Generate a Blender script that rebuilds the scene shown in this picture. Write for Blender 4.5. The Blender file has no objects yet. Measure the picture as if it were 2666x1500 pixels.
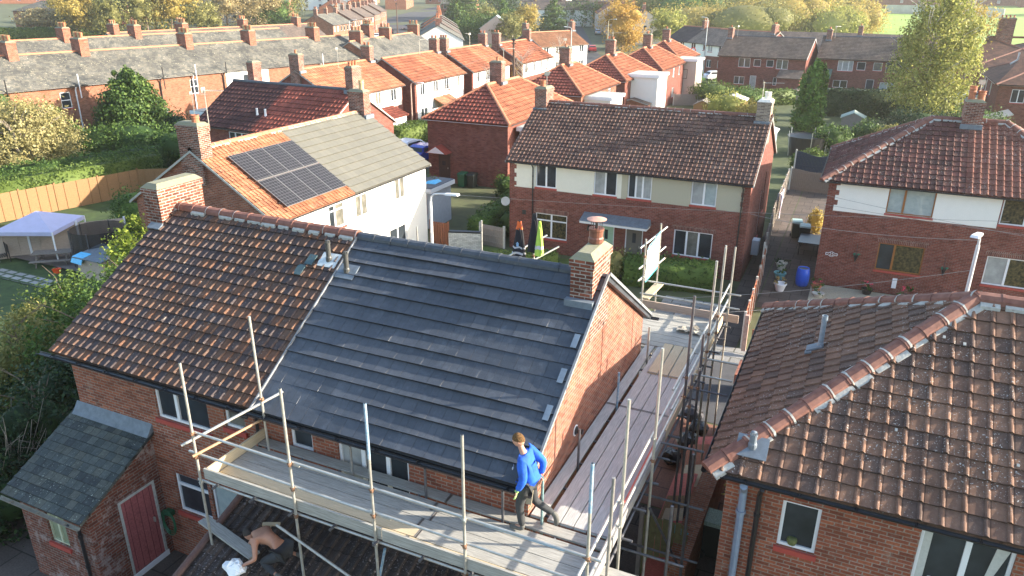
import bpy, bmesh, math, random
import numpy as np
from mathutils import Vector, Matrix
S = bpy.context.scene
COL = S.collection
R = math.radians
PI = math.pi

# ---------------------------------------------------------------- camera
YAW, PIT, ROLL, CAMH = -.432083, .379896, .00426, 12.6
fw = Vector((math.sin(YAW)*math.cos(PIT), math.cos(YAW)*math.cos(PIT), -math.sin(PIT)))
rt = Vector((math.cos(YAW), -math.sin(YAW), 0)); up = rt.cross(fw)
r2 = rt*math.cos(ROLL)+up*math.sin(ROLL); u2 = up*math.cos(ROLL)-rt*math.sin(ROLL)
cd = bpy.data.cameras.new('camera'); cam = bpy.data.objects.new('camera', cd); COL.objects.link(cam)
m = Matrix((r2, u2, -fw)).transposed().to_4x4(); m.translation = (0, 0, CAMH)
cam.matrix_world = m
cd.sensor_width = 36; cd.lens = 26.33; cd.clip_end = 5000; cd.clip_start = .1
S.camera = cam

# ---------------------------------------------------------------- sky, sun, exposure
SUN_EL, SUN_AZ = R(18.3), R(21)          # azimuth from +x towards +y
w = bpy.data.worlds.new('World'); S.world = w; w.use_nodes = True
nt = w.node_tree; sky = nt.nodes.new('ShaderNodeTexSky'); sky.sky_type = 'NISHITA'; sky.sun_disc = False
sky.sun_elevation = SUN_EL; sky.sun_rotation = PI/2-SUN_AZ
sky.air_density = 1.0; sky.dust_density = 1.5
bg = nt.nodes['Background']; bg.inputs['Strength'].default_value = .15
nt.links.new(sky.outputs[0], bg.inputs[0])
sl = bpy.data.lights.new('sun', 'SUN'); sl.energy = 4.9; sl.angle = R(.53); sl.color = (1, .89, .74)
so = bpy.data.objects.new('sun', sl); COL.objects.link(so)
sd = Vector((math.cos(SUN_EL)*math.cos(SUN_AZ), math.cos(SUN_EL)*math.sin(SUN_AZ), math.sin(SUN_EL)))
so.rotation_euler = sd.to_track_quat('Z', 'Y').to_euler(); so.location = (60, 25, 40)
S.view_settings.view_transform = 'Standard'; S.view_settings.look = 'None'
S.view_settings.gamma = 1; S.view_settings.use_curve_mapping = False
S.view_settings.exposure = 1.75

# ---------------------------------------------------------------- materials
MATS = {}
def newmat(name):
    m = bpy.data.materials.new(name); m.use_nodes = True
    return m, m.node_tree, m.node_tree.nodes['Principled BSDF']
def N(nt, t, **k):
    n = nt.nodes.new('ShaderNode'+t)
    for a, b in k.items(): setattr(n, a, b)
    return n
def ramp(nt, fac, stops, interp='LINEAR'):
    r = N(nt, 'ValToRGB'); r.color_ramp.interpolation = interp
    e = r.color_ramp.elements
    while len(e) < len(stops): e.new(.5)
    for i, (p, c) in enumerate(stops): e[i].position = p; e[i].color = (*c, 1) if len(c) == 3 else c
    nt.links.new(fac, r.inputs[0]); return r.outputs[0]
def mix(nt, fac, a, b, mode='MIX'):
    n = N(nt, 'Mix', data_type='RGBA', blend_type=mode)
    for s, v in ((0, fac), (6, a), (7, b)):
        if isinstance(v, (int, float)): n.inputs[s].default_value = v
        elif isinstance(v, tuple): n.inputs[s].default_value = (*v, 1)
        else: nt.links.new(v, n.inputs[s])
    return n.outputs[2]
def math_(nt, op, a, b=0.):
    n = N(nt, 'Math', operation=op)
    for i, v in enumerate((a, b)):
        if isinstance(v, (int, float)): n.inputs[i].default_value = v
        else: nt.links.new(v, n.inputs[i])
    return n.outputs[0]
def noise(nt, scale, detail=4, vec=None, rough=.6):
    n = N(nt, 'TexNoise'); n.inputs['Scale'].default_value = scale; n.inputs['Detail'].default_value = detail
    n.inputs['Roughness'].default_value = rough
    if vec is None:
        tc = N(nt, 'TexCoord'); vec = tc.outputs['Object']
    nt.links.new(vec, n.inputs['Vector']); return n.outputs[0]
def bump(nt, b, h, strength, dist=.02):
    n = N(nt, 'Bump'); n.inputs['Strength'].default_value = strength; n.inputs['Distance'].default_value = dist
    nt.links.new(h, n.inputs['Height']); nt.links.new(n.outputs[0], b.inputs['Normal'])
def dim(c, f): return tuple(x*f for x in c)
def plain(name, c, rough=.8, var=.25, scale=6, metal=0, c2=None, bmp=0, stretch=None, spec=.5):
    if name in MATS: return MATS[name]
    m, nt, b = newmat(name)
    vec = None
    if stretch:
        tc = N(nt, 'TexCoord'); mp = N(nt, 'Mapping'); mp.inputs['Scale'].default_value = stretch
        nt.links.new(tc.outputs['Object'], mp.inputs[0]); vec = mp.outputs[0]
    n = noise(nt, scale, 5, vec)
    col = ramp(nt, n, [(.25, dim(c, 1-var)), (.75, c2 or dim(c, 1+var))])
    nt.links.new(col, b.inputs['Base Color']); b.inputs['Roughness'].default_value = rough; b.inputs['Metallic'].default_value = metal
    b.inputs['Specular IOR Level'].default_value = spec
    if bmp: bump(nt, b, n, bmp)
    MATS[name] = m; return m
def brick(name, c1, c2, mortar, ms=.011, dark=.35, stain=None, bw=.225, bh=.075):
    if name in MATS: return MATS[name]
    m, nt, b = newmat(name)
    uv = N(nt, 'UVMap')
    t = N(nt, 'TexBrick'); t.offset = .5; t.inputs['Scale'].default_value = 1
    t.inputs['Brick Width'].default_value = bw; t.inputs['Row Height'].default_value = bh
    t.inputs['Mortar Size'].default_value = ms; t.inputs['Mortar Smooth'].default_value = .2; t.inputs['Bias'].default_value = -.1
    nt.links.new(uv.outputs[0], t.inputs['Vector'])
    t.inputs['Color1'].default_value = (*c1, 1); t.inputs['Color2'].default_value = (*c2, 1); t.inputs['Mortar'].default_value = (*mortar, 1)
    # a second brick pattern shifts single bricks darker
    t2 = N(nt, 'TexBrick'); t2.offset = .5; t2.inputs['Scale'].default_value = 1
    t2.inputs['Brick Width'].default_value = bw; t2.inputs['Row Height'].default_value = bh; t2.inputs['Mortar Size'].default_value = 0
    t2.inputs['Color1'].default_value = (1, 1, 1, 1); t2.inputs['Color2'].default_value = (0, 0, 0, 1); t2.inputs['Bias'].default_value = 0
    mp = N(nt, 'Mapping'); mp.inputs['Location'].default_value = (bw*14, bh*22, 0)
    nt.links.new(uv.outputs[0], mp.inputs[0]); nt.links.new(mp.outputs[0], t2.inputs['Vector'])
    pw = math_(nt, 'POWER', t2.outputs[0], 2.2)
    col = mix(nt, math_(nt, 'MULTIPLY', pw, dark*1.6), t.outputs[0], dim(c2, .35))
    n = noise(nt, 1.3, 6)
    col = mix(nt, ramp(nt, n, [(.38, (0, 0, 0)), (.66, (.7, .7, .7))]), col, mix(nt, .5, col, dim(c1, .45)))
    n4 = noise(nt, 3.1, 5, None, .7)
    col = mix(nt, ramp(nt, n4, [(.56, (0, 0, 0)), (.7, (.38, .38, .38))]), col, mortar)
    if stain: 
        n2 = noise(nt, 2.2, 7, None, .75)
        col = mix(nt, ramp(nt, n2, [(.53, (0, 0, 0)), (.6, (.8, .8, .8))]), col, stain)
    n3 = noise(nt, 26, 4)
    col = mix(nt, .6, col, ramp(nt, n3, [(.3, (.55, .55, .55)), (.7, (1.25, 1.25, 1.25))]), 'MULTIPLY')
    nt.links.new(col, b.inputs['Base Color']); b.inputs['Roughness'].default_value = .88; b.inputs['Specular IOR Level'].default_value = .25
    h = math_(nt, 'SUBTRACT', 1., t.outputs[1]); h = math_(nt, 'ADD', h, math_(nt, 'MULTIPLY', n3, .6))
    bump(nt, b, h, .7, .012)
    MATS[name] = m; return m
def tilemat(name, cols, lichen=.0, lc=(.5, .5, .42), rough=.75, joint=.5, streak=.4, moss=None, stagger=0, jw=.045, spec=.15, scr=0, patch=.7, lsc=26, jv=.07):
    if name in MATS: return MATS[name]
    m, nt, b = newmat(name)
    uv = N(nt, 'UVMap'); sp = N(nt, 'SeparateXYZ'); nt.links.new(uv.outputs[0], sp.inputs[0])
    V = sp.outputs[1]; fv = math_(nt, 'FLOOR', V)
    U = sp.outputs[0]
    if stagger: U = math_(nt, 'ADD', U, math_(nt, 'MULTIPLY', math_(nt, 'MODULO', fv, 2.), .5))
    fu = math_(nt, 'FLOOR', U)
    cb = N(nt, 'CombineXYZ'); nt.links.new(fu, cb.inputs[0]); nt.links.new(fv, cb.inputs[1])
    wn = N(nt, 'TexWhiteNoise', noise_dimensions='2D'); nt.links.new(cb.outputs[0], wn.inputs['Vector'])
    k = len(cols); col = ramp(nt, wn.outputs[0], [(i/k, c) for i, c in enumerate(cols)], 'CONSTANT')
    tc = N(nt, 'TexCoord')
    n1 = noise(nt, 9, 6, tc.outputs['Object'], .7)
    col = mix(nt, streak, col, ramp(nt, n1, [(.3, (.35, .35, .35)), (.7, (1.5, 1.5, 1.5))]), 'MULTIPLY')
    n0 = noise(nt, .6, 4, tc.outputs['Object'])
    col = mix(nt, patch, col, ramp(nt, n0, [(.35, (.62, .62, .64)), (.68, (1.3, 1.25, 1.2))]), 'MULTIPLY')
    if lichen:
        nl = noise(nt, lsc, 3, tc.outputs['Object'], .55); nb = noise(nt, .9, 3, tc.outputs['Object'])
        f = math_(nt, 'MULTIPLY', ramp(nt, nl, [(.66-lichen*.12, (0, 0, 0)), (.70-lichen*.12, (1, 1, 1))]), ramp(nt, nb, [(.4, (.15, .15, .15)), (.6, (1, 1, 1))]))
        col = mix(nt, f, col, lc)
    if moss:
        nm = noise(nt, 3.5, 6, tc.outputs['Object'], .75)
        col = mix(nt, ramp(nt, nm, [(.58, (0, 0, 0)), (.66, (.8, .8, .8))]), col, moss)
    if scr:
        mp = N(nt, 'Mapping'); mp.inputs['Scale'].default_value = (1.6, 1.1, 1.1); nt.links.new(tc.outputs['Object'], mp.inputs[0])
        ns = noise(nt, 2.1, 9, mp.outputs[0], .8)
        col = mix(nt, ramp(nt, ns, [(.52, (0, 0, 0)), (.8, (scr, scr, scr))]), col, (.17, .20, .24))
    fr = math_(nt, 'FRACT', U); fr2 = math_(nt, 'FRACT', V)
    e = math_(nt, 'MAXIMUM', math_(nt, 'LESS_THAN', fr, jw), math_(nt, 'LESS_THAN', fr2, max(jw, jv)))  # dark joints; the wider course line also paints in each course's shadow
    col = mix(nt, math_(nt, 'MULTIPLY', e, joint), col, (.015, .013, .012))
    nt.links.new(col, b.inputs['Base Color']); b.inputs['Roughness'].default_value = rough; b.inputs['Specular IOR Level'].default_value = spec
    bump(nt, b, n1, .35, .01)
    MATS[name] = m; return m
def glass(name, c=(.02, .025, .03), c2=None, scale=1.2):
    if name in MATS: return MATS[name]
    m, nt, b = newmat(name); n = noise(nt, scale, 3)
    nt.links.new(ramp(nt, n, [(.35, c), (.7, c2 or dim(c, 2.2))]), b.inputs['Base Color'])
    b.inputs['Roughness'].default_value = .05; b.inputs['Specular IOR Level'].default_value = .38
    MATS[name] = m; return m
def foliage(name, a, b_, c, trans=.3):
    if name in MATS: return MATS[name]
    m, nt, b = newmat(name)
    g = N(nt, 'NewGeometry'); n = noise(nt, .35, 3)
    f = math_(nt, 'ADD', math_(nt, 'MULTIPLY', g.outputs['Random Per Island'], .6), math_(nt, 'MULTIPLY', n, .45))
    col = ramp(nt, f, [(.12, a), (.5, b_), (.9, c)])
    nt.links.new(col, b.inputs['Base Color']); b.inputs['Roughness'].default_value = .6; b.inputs['Specular IOR Level'].default_value = .25
    t = N(nt, 'BsdfTranslucent'); nt.links.new(col, t.inputs[0])
    ms = N(nt, 'MixShader'); ms.inputs[0].default_value = trans
    nt.links.new(b.outputs[0], ms.inputs[1]); nt.links.new(t.outputs[0], ms.inputs[2])
    nt.links.new(ms.outputs[0], nt.nodes['Material Output'].inputs[0])
    MATS[name] = m; return m

BR_MAIN = brick('red_brick', (.38, .118, .06), (.23, .066, .042), (.33, .27, .22))
BR_OLD = brick('weathered_brick', (.24, .075, .045), (.14, .045, .032), (.25, .21, .18), stain=(.33, .27, .25))
BR_DARK = brick('dark_red_brick', (.27, .075, .048), (.19, .048, .036), (.25, .17, .145))
BR_CH = brick('chimney_brick', (.30, .09, .05), (.09, .035, .025), (.42, .38, .33), ms=.012, dark=.4)
BR_ORANGE = brick('orange_brick', (.40, .15, .075), (.30, .10, .05), (.34, .26, .2))
BR_WHITE = brick('painted_brick', (.75, .74, .7), (.68, .67, .64), (.5, .5, .48))
RENDER = plain('white_render', (.8, .79, .74), .9, .03, 3, bmp=.1)
CREAM = plain('cream_render', (.72, .69, .58), .9, .04, 3, bmp=.15)
SAND = plain('sand_render', (.42, .39, .29), .9, .08, 40, bmp=.2)
PINKR = plain('buff_render', (.55, .46, .39), .9, .06, 3)
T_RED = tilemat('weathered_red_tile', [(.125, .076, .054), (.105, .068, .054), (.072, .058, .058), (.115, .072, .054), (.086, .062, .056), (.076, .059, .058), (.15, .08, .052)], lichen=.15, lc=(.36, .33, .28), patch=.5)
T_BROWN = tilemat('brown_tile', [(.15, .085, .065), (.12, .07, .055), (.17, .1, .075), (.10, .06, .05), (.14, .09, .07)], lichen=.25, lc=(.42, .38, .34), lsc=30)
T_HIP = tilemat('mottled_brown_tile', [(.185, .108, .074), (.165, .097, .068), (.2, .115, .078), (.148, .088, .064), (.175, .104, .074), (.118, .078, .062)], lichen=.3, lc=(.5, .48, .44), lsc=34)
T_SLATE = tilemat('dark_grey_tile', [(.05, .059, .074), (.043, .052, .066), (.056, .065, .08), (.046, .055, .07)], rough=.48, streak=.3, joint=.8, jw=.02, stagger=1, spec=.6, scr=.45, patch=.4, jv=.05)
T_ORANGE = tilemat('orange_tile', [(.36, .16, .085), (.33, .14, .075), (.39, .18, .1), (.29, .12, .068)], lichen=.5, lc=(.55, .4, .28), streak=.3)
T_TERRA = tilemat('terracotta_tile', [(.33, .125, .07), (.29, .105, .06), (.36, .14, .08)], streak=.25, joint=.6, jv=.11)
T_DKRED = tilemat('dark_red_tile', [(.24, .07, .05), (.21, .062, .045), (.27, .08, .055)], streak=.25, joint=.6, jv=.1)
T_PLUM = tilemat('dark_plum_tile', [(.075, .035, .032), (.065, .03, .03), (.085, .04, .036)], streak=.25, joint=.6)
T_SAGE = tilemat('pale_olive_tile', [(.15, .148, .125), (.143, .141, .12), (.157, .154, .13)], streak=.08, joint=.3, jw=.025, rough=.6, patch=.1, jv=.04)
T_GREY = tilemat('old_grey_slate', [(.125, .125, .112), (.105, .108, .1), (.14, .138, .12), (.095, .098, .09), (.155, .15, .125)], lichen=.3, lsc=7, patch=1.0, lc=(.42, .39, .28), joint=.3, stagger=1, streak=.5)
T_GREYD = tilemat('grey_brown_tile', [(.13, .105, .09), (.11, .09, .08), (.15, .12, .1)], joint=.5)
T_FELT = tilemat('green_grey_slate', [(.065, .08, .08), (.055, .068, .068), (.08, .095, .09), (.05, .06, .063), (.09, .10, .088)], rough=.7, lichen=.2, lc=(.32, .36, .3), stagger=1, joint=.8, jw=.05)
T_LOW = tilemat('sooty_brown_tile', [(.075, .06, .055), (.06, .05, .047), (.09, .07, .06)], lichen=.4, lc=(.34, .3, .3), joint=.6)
WHITE = plain('white_plastic', (.78, .79, .8), .35, .03, 8)
BLACK = plain('black_plastic', (.02, .02, .022), .35, .2, 8)
TIMBERW = plain('brown_window_frame', (.30, .12, .03), .4, .15, 12, stretch=(1, 1, 8))
SILL = plain('red_sill', (.38, .06, .045), .6, .12, 8)
MORTAR = plain('pale_mortar', (.37, .37, .34), .95, .25, 14, bmp=.5)
LEAD = plain('lead_sheet', (.15, .18, .21), .7, .25, 7, metal=.15)
POT = plain('clay_pot', (.38, .14, .07), .75, .25, 9)
POTY = plain('buff_clay_pot', (.5, .36, .19), .75, .2, 9)
PALEPOT = plain('whitewashed_pot', (.7, .66, .58), .8, .15, 9)
RIDGE = plain('red_ridge_tile', (.2, .075, .052), .8, .4, 7, c2=(.24, .11, .08), bmp=.3)
RIDGEO = plain('orange_ridge_tile', (.42, .17, .09), .8, .25, 7, bmp=.3)
RIDGED = plain('dark_ridge_tile', (.05, .058, .07), .55, .3, 7)
CAP = plain('mossy_cement', (.3, .29, .23), .95, .3, 9, c2=(.2, .2, .11), bmp=.6)
PANE = glass('window_glass'); PANEC = glass('window_glass_with_curtain', (.3, .31, .3), (.42, .43, .42), 3)
PANED = glass('window_glass_pale_room', (.1, .1, .085), (.2, .19, .16), 3)
PANEB = glass('window_glass_blind', (.32, .38, .38), (.40, .46, .45), 5)
PANEG = glass('window_glass_garden_reflection', (.02, .022, .015), (.14, .11, .05), 9)
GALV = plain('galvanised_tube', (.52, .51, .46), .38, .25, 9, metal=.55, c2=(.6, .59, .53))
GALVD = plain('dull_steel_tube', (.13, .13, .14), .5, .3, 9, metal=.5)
GALVB = plain('blue_painted_tube', (.12, .36, .6), .45, .35, 14, c2=(.45, .5, .52))
BAND = plain('dull_band', (.22, .21, .2), .5, .2, 9, metal=.4)
BOARDS = plain('shade_lifted_scaffold_timber', (.4, .41, .4), .88, .3, 5, stretch=(.6, 9, 9), bmp=.3, c2=(.54, .54, .52))  # paler copy of the board timber, offsetting shade and brick bounce by colour
RUST = plain('rusty_coupler', (.26, .15, .09), .7, .4, 30, metal=.4)
BOARD = plain('grey_scaffold_timber', (.31, .3, .265), .85, .35, 5, stretch=(.6, 9, 9), bmp=.3, c2=(.45, .435, .39))
BOARDY = plain('pale_new_timber', (.5, .41, .27), .8, .2, 5, stretch=(.6, 9, 9), bmp=.2)
BOARDD = plain('dark_grey_scaffold_timber', (.22, .21, .2), .85, .3, 5, stretch=(.6, 9, 9), bmp=.25, c2=(.34, .33, .31))
WOODF = plain('golden_fence_timber', (.23, .12, .045), .8, .3, 5, stretch=(2, 2, 12), c2=(.31, .17, .07))
WOODG = plain('grey_fence_timber', (.27, .23, .2), .85, .25, 6, stretch=(8, 8, 1))
WOODP = plain('pinkish_fence_timber', (.44, .35, .28), .85, .2, 6, stretch=(1, 1, 10))
WOODR = plain('red_brown_timber', (.26, .09, .045), .8, .25, 6, stretch=(8, 8, 1))
WOODO = plain('old_table_timber', (.2, .17, .14), .9, .3, 9)
CONC = plain('concrete_post', (.5, .49, .44), .9, .15, 9)
BARK = plain('bark', (.16, .12, .085), .95, .35, 7, bmp=.6)
BARKW = plain('birch_bark', (.55, .5, .42), .85, .5, 5, c2=(.7, .67, .6))
TWIG = plain('dry_twig', (.36, .31, .25), .9, .25, 7)
BLUEP = plain('blue_plastic', (.01, .09, .55), .3, .1, 5)
GREENP = plain('green_plastic', (.012, .1, .045), .45, .15, 5)
DGREENP = plain('dark_bin_plastic', (.02, .028, .025), .5, .15, 5)
SKIN = plain('skin', (.52, .27, .18), .55, .08, 12); SKINT = plain('tanned_skin', (.4, .2, .13), .55, .12, 12)
F_GREEN = foliage('green_leaves', (.025, .055, .014), (.065, .12, .026), (.15, .24, .05))
F_DARK = foliage('dark_evergreen', (.008, .022, .010), (.018, .045, .015), (.05, .09, .025), .1)
F_CON = foliage('conifer_green', (.02, .045, .01), (.05, .1, .02), (.14, .2, .04), .15)
F_HEDGE = foliage('hedge_leaves', (.03, .06, .012), (.08, .13, .025), (.17, .23, .05), .3)
F_YEL = foliage('yellow_autumn_leaves', (.2, .16, .035), (.4, .31, .075), (.6, .46, .14), .4)
F_BIRCH = foliage('birch_leaves', (.1, .13, .025), (.28, .3, .07), (.55, .52, .16), .45)
F_OLIVE = foliage('olive_leaves', (.09, .1, .028), (.2, .2, .06), (.36, .33, .12), .38)
F_TAN = foliage('fading_leaves', (.18, .14, .06), (.36, .28, .13), (.52, .43, .22), .4)
F_GOLD = foliage('golden_leaves', (.2, .12, .02), (.42, .25, .04), (.55, .38, .1), .4)
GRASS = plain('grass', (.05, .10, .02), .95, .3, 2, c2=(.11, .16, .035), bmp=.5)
MEADOW = plain('bright_meadow_grass', (.2, .34, .04), .95, .2, .3, c2=(.27, .4, .06))

# ---------------------------------------------------------------- mesh builder
class MB:
    def __init__(s): s.v = []; s.f = []; s.uv = []
    def face(s, pts, uv=None):
        i = len(s.v); s.v += [tuple(p) for p in pts]; s.f.append(tuple(range(i, i+len(pts)))); s.uv.append(uv)
    def box(s, x0, x1, y0, y1, z0, z1):
        s.hexa([(x0, y0, z0), (x1, y0, z0), (x1, y1, z0), (x0, y1, z0), (x0, y0, z1), (x1, y0, z1), (x1, y1, z1), (x0, y1, z1)])
    def hexa(s, p):
        for q in ((0, 3, 2, 1), (4, 5, 6, 7), (0, 1, 5, 4), (1, 2, 6, 5), (2, 3, 7, 6), (3, 0, 4, 7)): s.face([p[k] for k in q])
    def obox(s, c, dx, dy, dz):
        c = Vector(c); dx = Vector(dx); dy = Vector(dy); dz = Vector(dz)
        s.hexa([c-dx-dy-dz, c+dx-dy-dz, c+dx+dy-dz, c-dx+dy-dz, c-dx-dy+dz, c+dx-dy+dz, c+dx+dy+dz, c-dx+dy+dz])
    def tube(s, p, q, r, n=8, r2=None, cap=True):
        p = Vector(p); q = Vector(q); d = (q-p).normalized(); a = d.orthogonal().normalized(); b = d.cross(a)
        r2 = r if r2 is None else r2; i = len(s.v)
        for P, rr in ((p, r), (q, r2)):
            for k in range(n):
                t = 2*PI*k/n; s.v.append(tuple(P+a*(math.cos(t)*rr)+b*(math.sin(t)*rr)))
        for k in range(n):
            s.f.append((i+k, i+(k+1) % n, i+n+(k+1) % n, i+n+k)); s.uv.append(None)
        if cap:
            s.f.append(tuple(i+k for k in reversed(range(n)))); s.uv.append(None)
            s.f.append(tuple(i+n+k for k in range(n))); s.uv.append(None)
    def path(s, pts, r, n=6, r2=None):
        k = len(pts)-1
        for i in range(k):
            ra = r+(r2-r)*i/k if r2 is not None else r; rb = r+(r2-r)*(i+1)/k if r2 is not None else r
            s.tube(pts[i], pts[i+1], ra, n, rb)
    def lathe(s, prof, c=(0, 0, 0), n=14):
        i = len(s.v); c = Vector(c)
        for r, z in prof:
            for k in range(n):
                t = 2*PI*k/n; s.v.append((c.x+r*math.cos(t), c.y+r*math.sin(t), c.z+z))
        for j in range(len(prof)-1):
            for k in range(n):
                s.f.append((i+j*n+k, i+j*n+(k+1) % n, i+(j+1)*n+(k+1) % n, i+(j+1)*n+k)); s.uv.append(None)
        s.f.append(tuple(i+k for k in reversed(range(n)))); s.uv.append(None)
        s.f.append(tuple(i+(len(prof)-1)*n+k for k in range(n))); s.uv.append(None)
    def prism(s, poly, z0, z1):
        s.face([(x, y, z0) for x, y in reversed(poly)]); s.face([(x, y, z1) for x, y in poly])
        for k in range(len(poly)):
            a = poly[k]; b = poly[(k+1) % len(poly)]
            s.face([(a[0], a[1], z0), (b[0], b[1], z0), (b[0], b[1], z1), (a[0], a[1], z1)])
    def build(s, name, mat, parent=None, smooth=False, label=None, bevel=0, loc=None):
        me = bpy.data.meshes.new(name); me.from_pydata(s.v, [], s.f); me.update()
        ul = me.uv_layers.new(name='UVMap'); data = ul.data
        V = me.vertices
        for pi, p in enumerate(me.polygons):
            uv = s.uv[pi]
            if uv is None:
                n = p.normal
                if abs(n.z) > .93 or n.length < .1: t = Vector((1, 0, 0)); b = Vector((0, 1, 0))
                else:
                    t = Vector((-n.y, n.x, 0)).normalized(); b = n.cross(t)
                for li in p.loop_indices:
                    co = V[me.loops[li].vertex_index].co; data[li].uv = (co.dot(t), co.dot(b))
            else:
                for k, li in enumerate(p.loop_indices): data[li].uv = uv[k]
        if smooth:
            for p in me.polygons: p.use_smooth = True
        me.materials.append(mat)
        o = bpy.data.objects.new(name, me); COL.objects.link(o)
        if parent is not None: o.parent = parent
        if label: o['label'] = label
        if loc is not None: o.location = loc
        if bevel:
            md = o.modifiers.new('bevel', 'BEVEL'); md.width = bevel; md.segments = 2; md.limit_method = 'ANGLE'
        return o

def tag(o, label, cat, group=None):
    o['label'] = label; o['category'] = cat
    if group: o['group'] = group
    return o
def thing(name, label, cat, loc=(0, 0, 0), rz=0, group=None):
    o = bpy.data.objects.new(name, None); COL.objects.link(o); o.empty_display_size = .3
    o.location = loc; o.rotation_euler = (0, 0, rz); return tag(o, label, cat, group)
def children(o): return [c for c in bpy.data.objects if c.parent == o]
def copy_tree(o, parent=None, first=True):
    c = o.copy(); COL.objects.link(c); c.parent = parent
    for ch in list(o.children): copy_tree(ch, c, False)
    return c
def struct(o): o['kind'] = 'structure'; return o

# ---------------------------------------------------------------- roofs
def clip2(poly, nx, ny, c):           # keep nx*x+ny*y<=c
    out = []
    for i in range(len(poly)):
        a = poly[i]; b = poly[(i+1) % len(poly)]
        da = nx*a[0]+ny*a[1]-c; db = nx*b[0]+ny*b[1]-c
        if da <= 0: out.append(a)
        if (da < 0 < db) or (db < 0 < da):
            t = da/(da-db); out.append(tuple(a[k]+(b[k]-a[k])*t for k in range(len(a))))
    return out
PROF = {'roll': ([(0, 0), (.70, 0), (.74, .038), (.82, .046), (.89, .042), (.975, .0)], .034),
        'step': ([(0, .0), (.70, 0), (.72, .03), (.985, .03)], .036),
        'pan': ([(0, 0), (.25, -.016), (.5, 0), (.7, .035), (.85, .04), (.96, .02)], .028),
        'far': ([(0, 0), (.62, 0), (.70, .04), (.9, .045), (.98, 0)], .055),
        'flat': ([(0, 0), (.5, 0)], .02), 'big': ([(0, 0), (.985, 0), (.99, -.004), (.995, -.004)], .056)}
def tile_slope(mb, poly, kind, cw, g, seed=1, jit=0., thick=.1, vlap=0):
    """poly: planar convex 3D polygon (eave edge horizontal); adds modelled tiles to mb"""
    P = [Vector(p) for p in poly]
    n = Vector((0, 0, 0))
    for i in range(len(P)):
        a, b = P[i], P[(i+1) % len(P)]; n += a.cross(b)
    n.normalize()
    if n.z < 0: n = -n; P = P[::-1]
    v = (Vector((0, 0, 1))-n*n.z).normalized(); u = v.cross(n)
    o = P[0]; q = [((p-o).dot(u), (p-o).dot(v)) for p in P]
    u0 = min(a for a, b in q); v0 = min(b for a, b in q); u1 = max(a for a, b in q); v1 = max(b for a, b in q)
    W3 = lambda a, b, h: o+u*a+v*b+n*h
    base = [W3(a, b, -thick) for a, b in q]; top = [W3(a, b, .004) for a, b in q]
    mb.face(base[::-1])
    for i in range(len(q)): j = (i+1) % len(q); mb.face([base[i], base[j], top[j], top[i]])
    if kind is None:
        mb.face(top, [((a-u0)/cw, (b-v0)/g) for a, b in q]); return
    prof, step = PROF[kind]; rnd = random.Random(seed)
    nc = int(math.ceil((u1-u0)/cw-.01)); nr = int(math.ceil((v1-v0)/g-.01))
    us = [(c+du)*cw for c in range(nc) for du, _ in prof]+[nc*cw]; hs = [h for c in range(nc) for _, h in prof]+[0]
    cols = len(us); verts = []; faces = []; uvs = []
    ph = rnd.random()*6; curved = jit > 0; nl = 3 if curved else 2
    for r in range(nr):
        j = [rnd.uniform(-jit, jit) for _ in range(nc+1)]; rh = [rnd.uniform(.5, 1.12) if kind in ('roll', 'far') else 1 for _ in range(nc+1)]; tj = [rnd.uniform(-.004, .004) if kind in ('roll', 'step', 'pan') else 0 for _ in range(nc+1)]
        for k, (a, h) in enumerate(zip(us, hs)):
            jj = j[min(k//len(prof), nc)]*.5+jit*1.6*math.sin(a*1.15+ph+r*.3)*math.sin(a*.43+r*.9)
            q_ = min(k//len(prof), nc); lo = h*rh[q_]+step+jj+tj[q_]
            if curved: lo = h+.012+step*(.55+.5*math.sin(a*.55+r*.55+ph)*math.sin(a*.21-r*.3+ph*2))+jj
            verts.append((u0+a, v0+r*g, lo))
        if curved:
            for k, (a, h) in enumerate(zip(us, hs)): verts.append((u0+a, v0+(r+.5+.12*math.sin(a*.9+r))*g, h+.006))
        for k, (a, h) in enumerate(zip(us, hs)): verts.append((u0+a, v0+(r+1)*g, h*(.45 if kind in ('roll', 'far') else 1)+.004))
    def rc(r, t, k): return (nl*r+t)*cols+k
    for r in range(nr):
        for k in range(cols-1):
            ua, ub = us[k]/cw, us[k+1]/cw; ub = min(ub, int(ua+1e-6)+.999); ua += 1e-4
            for t in range(nl-1):
                va, vb = r+.05+t*.5, (r+.999 if t == nl-2 else r+.55)
                faces.append((rc(r, t, k), rc(r, t, k+1), rc(r, t+1, k+1), rc(r, t+1, k))); uvs.append(((ua, va), (ub, va), (ub, vb), (ua, vb)))
            if r == 0: continue
            faces.append((rc(r-1, nl-1, k), rc(r-1, nl-1, k+1), rc(r, 0, k+1), rc(r, 0, k))); uvs.append(((ua, r+.02), (ub, r+.02), (ub, r+.001), (ua, r+.001)))
        if r == 0:
            b0 = len(verts)
            for k in range(cols): verts.append((u0+us[k], v0, -.02))
            for k in range(cols-1):
                faces.append((b0+k, b0+k+1, k+1, k)); uvs.append(((us[k]/cw, .02),)*4)
    edges = []
    for i in range(len(q)):
        a, b = q[i], q[(i+1) % len(q)]; nx, ny = b[1]-a[1], -(b[0]-a[0]); L = math.hypot(nx, ny)
        if L < 1e-6: continue
        nx /= L; ny /= L; c = nx*a[0]+ny*a[1]
        if ny < -.999: continue
        edges.append((nx, ny, c+.001))
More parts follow.
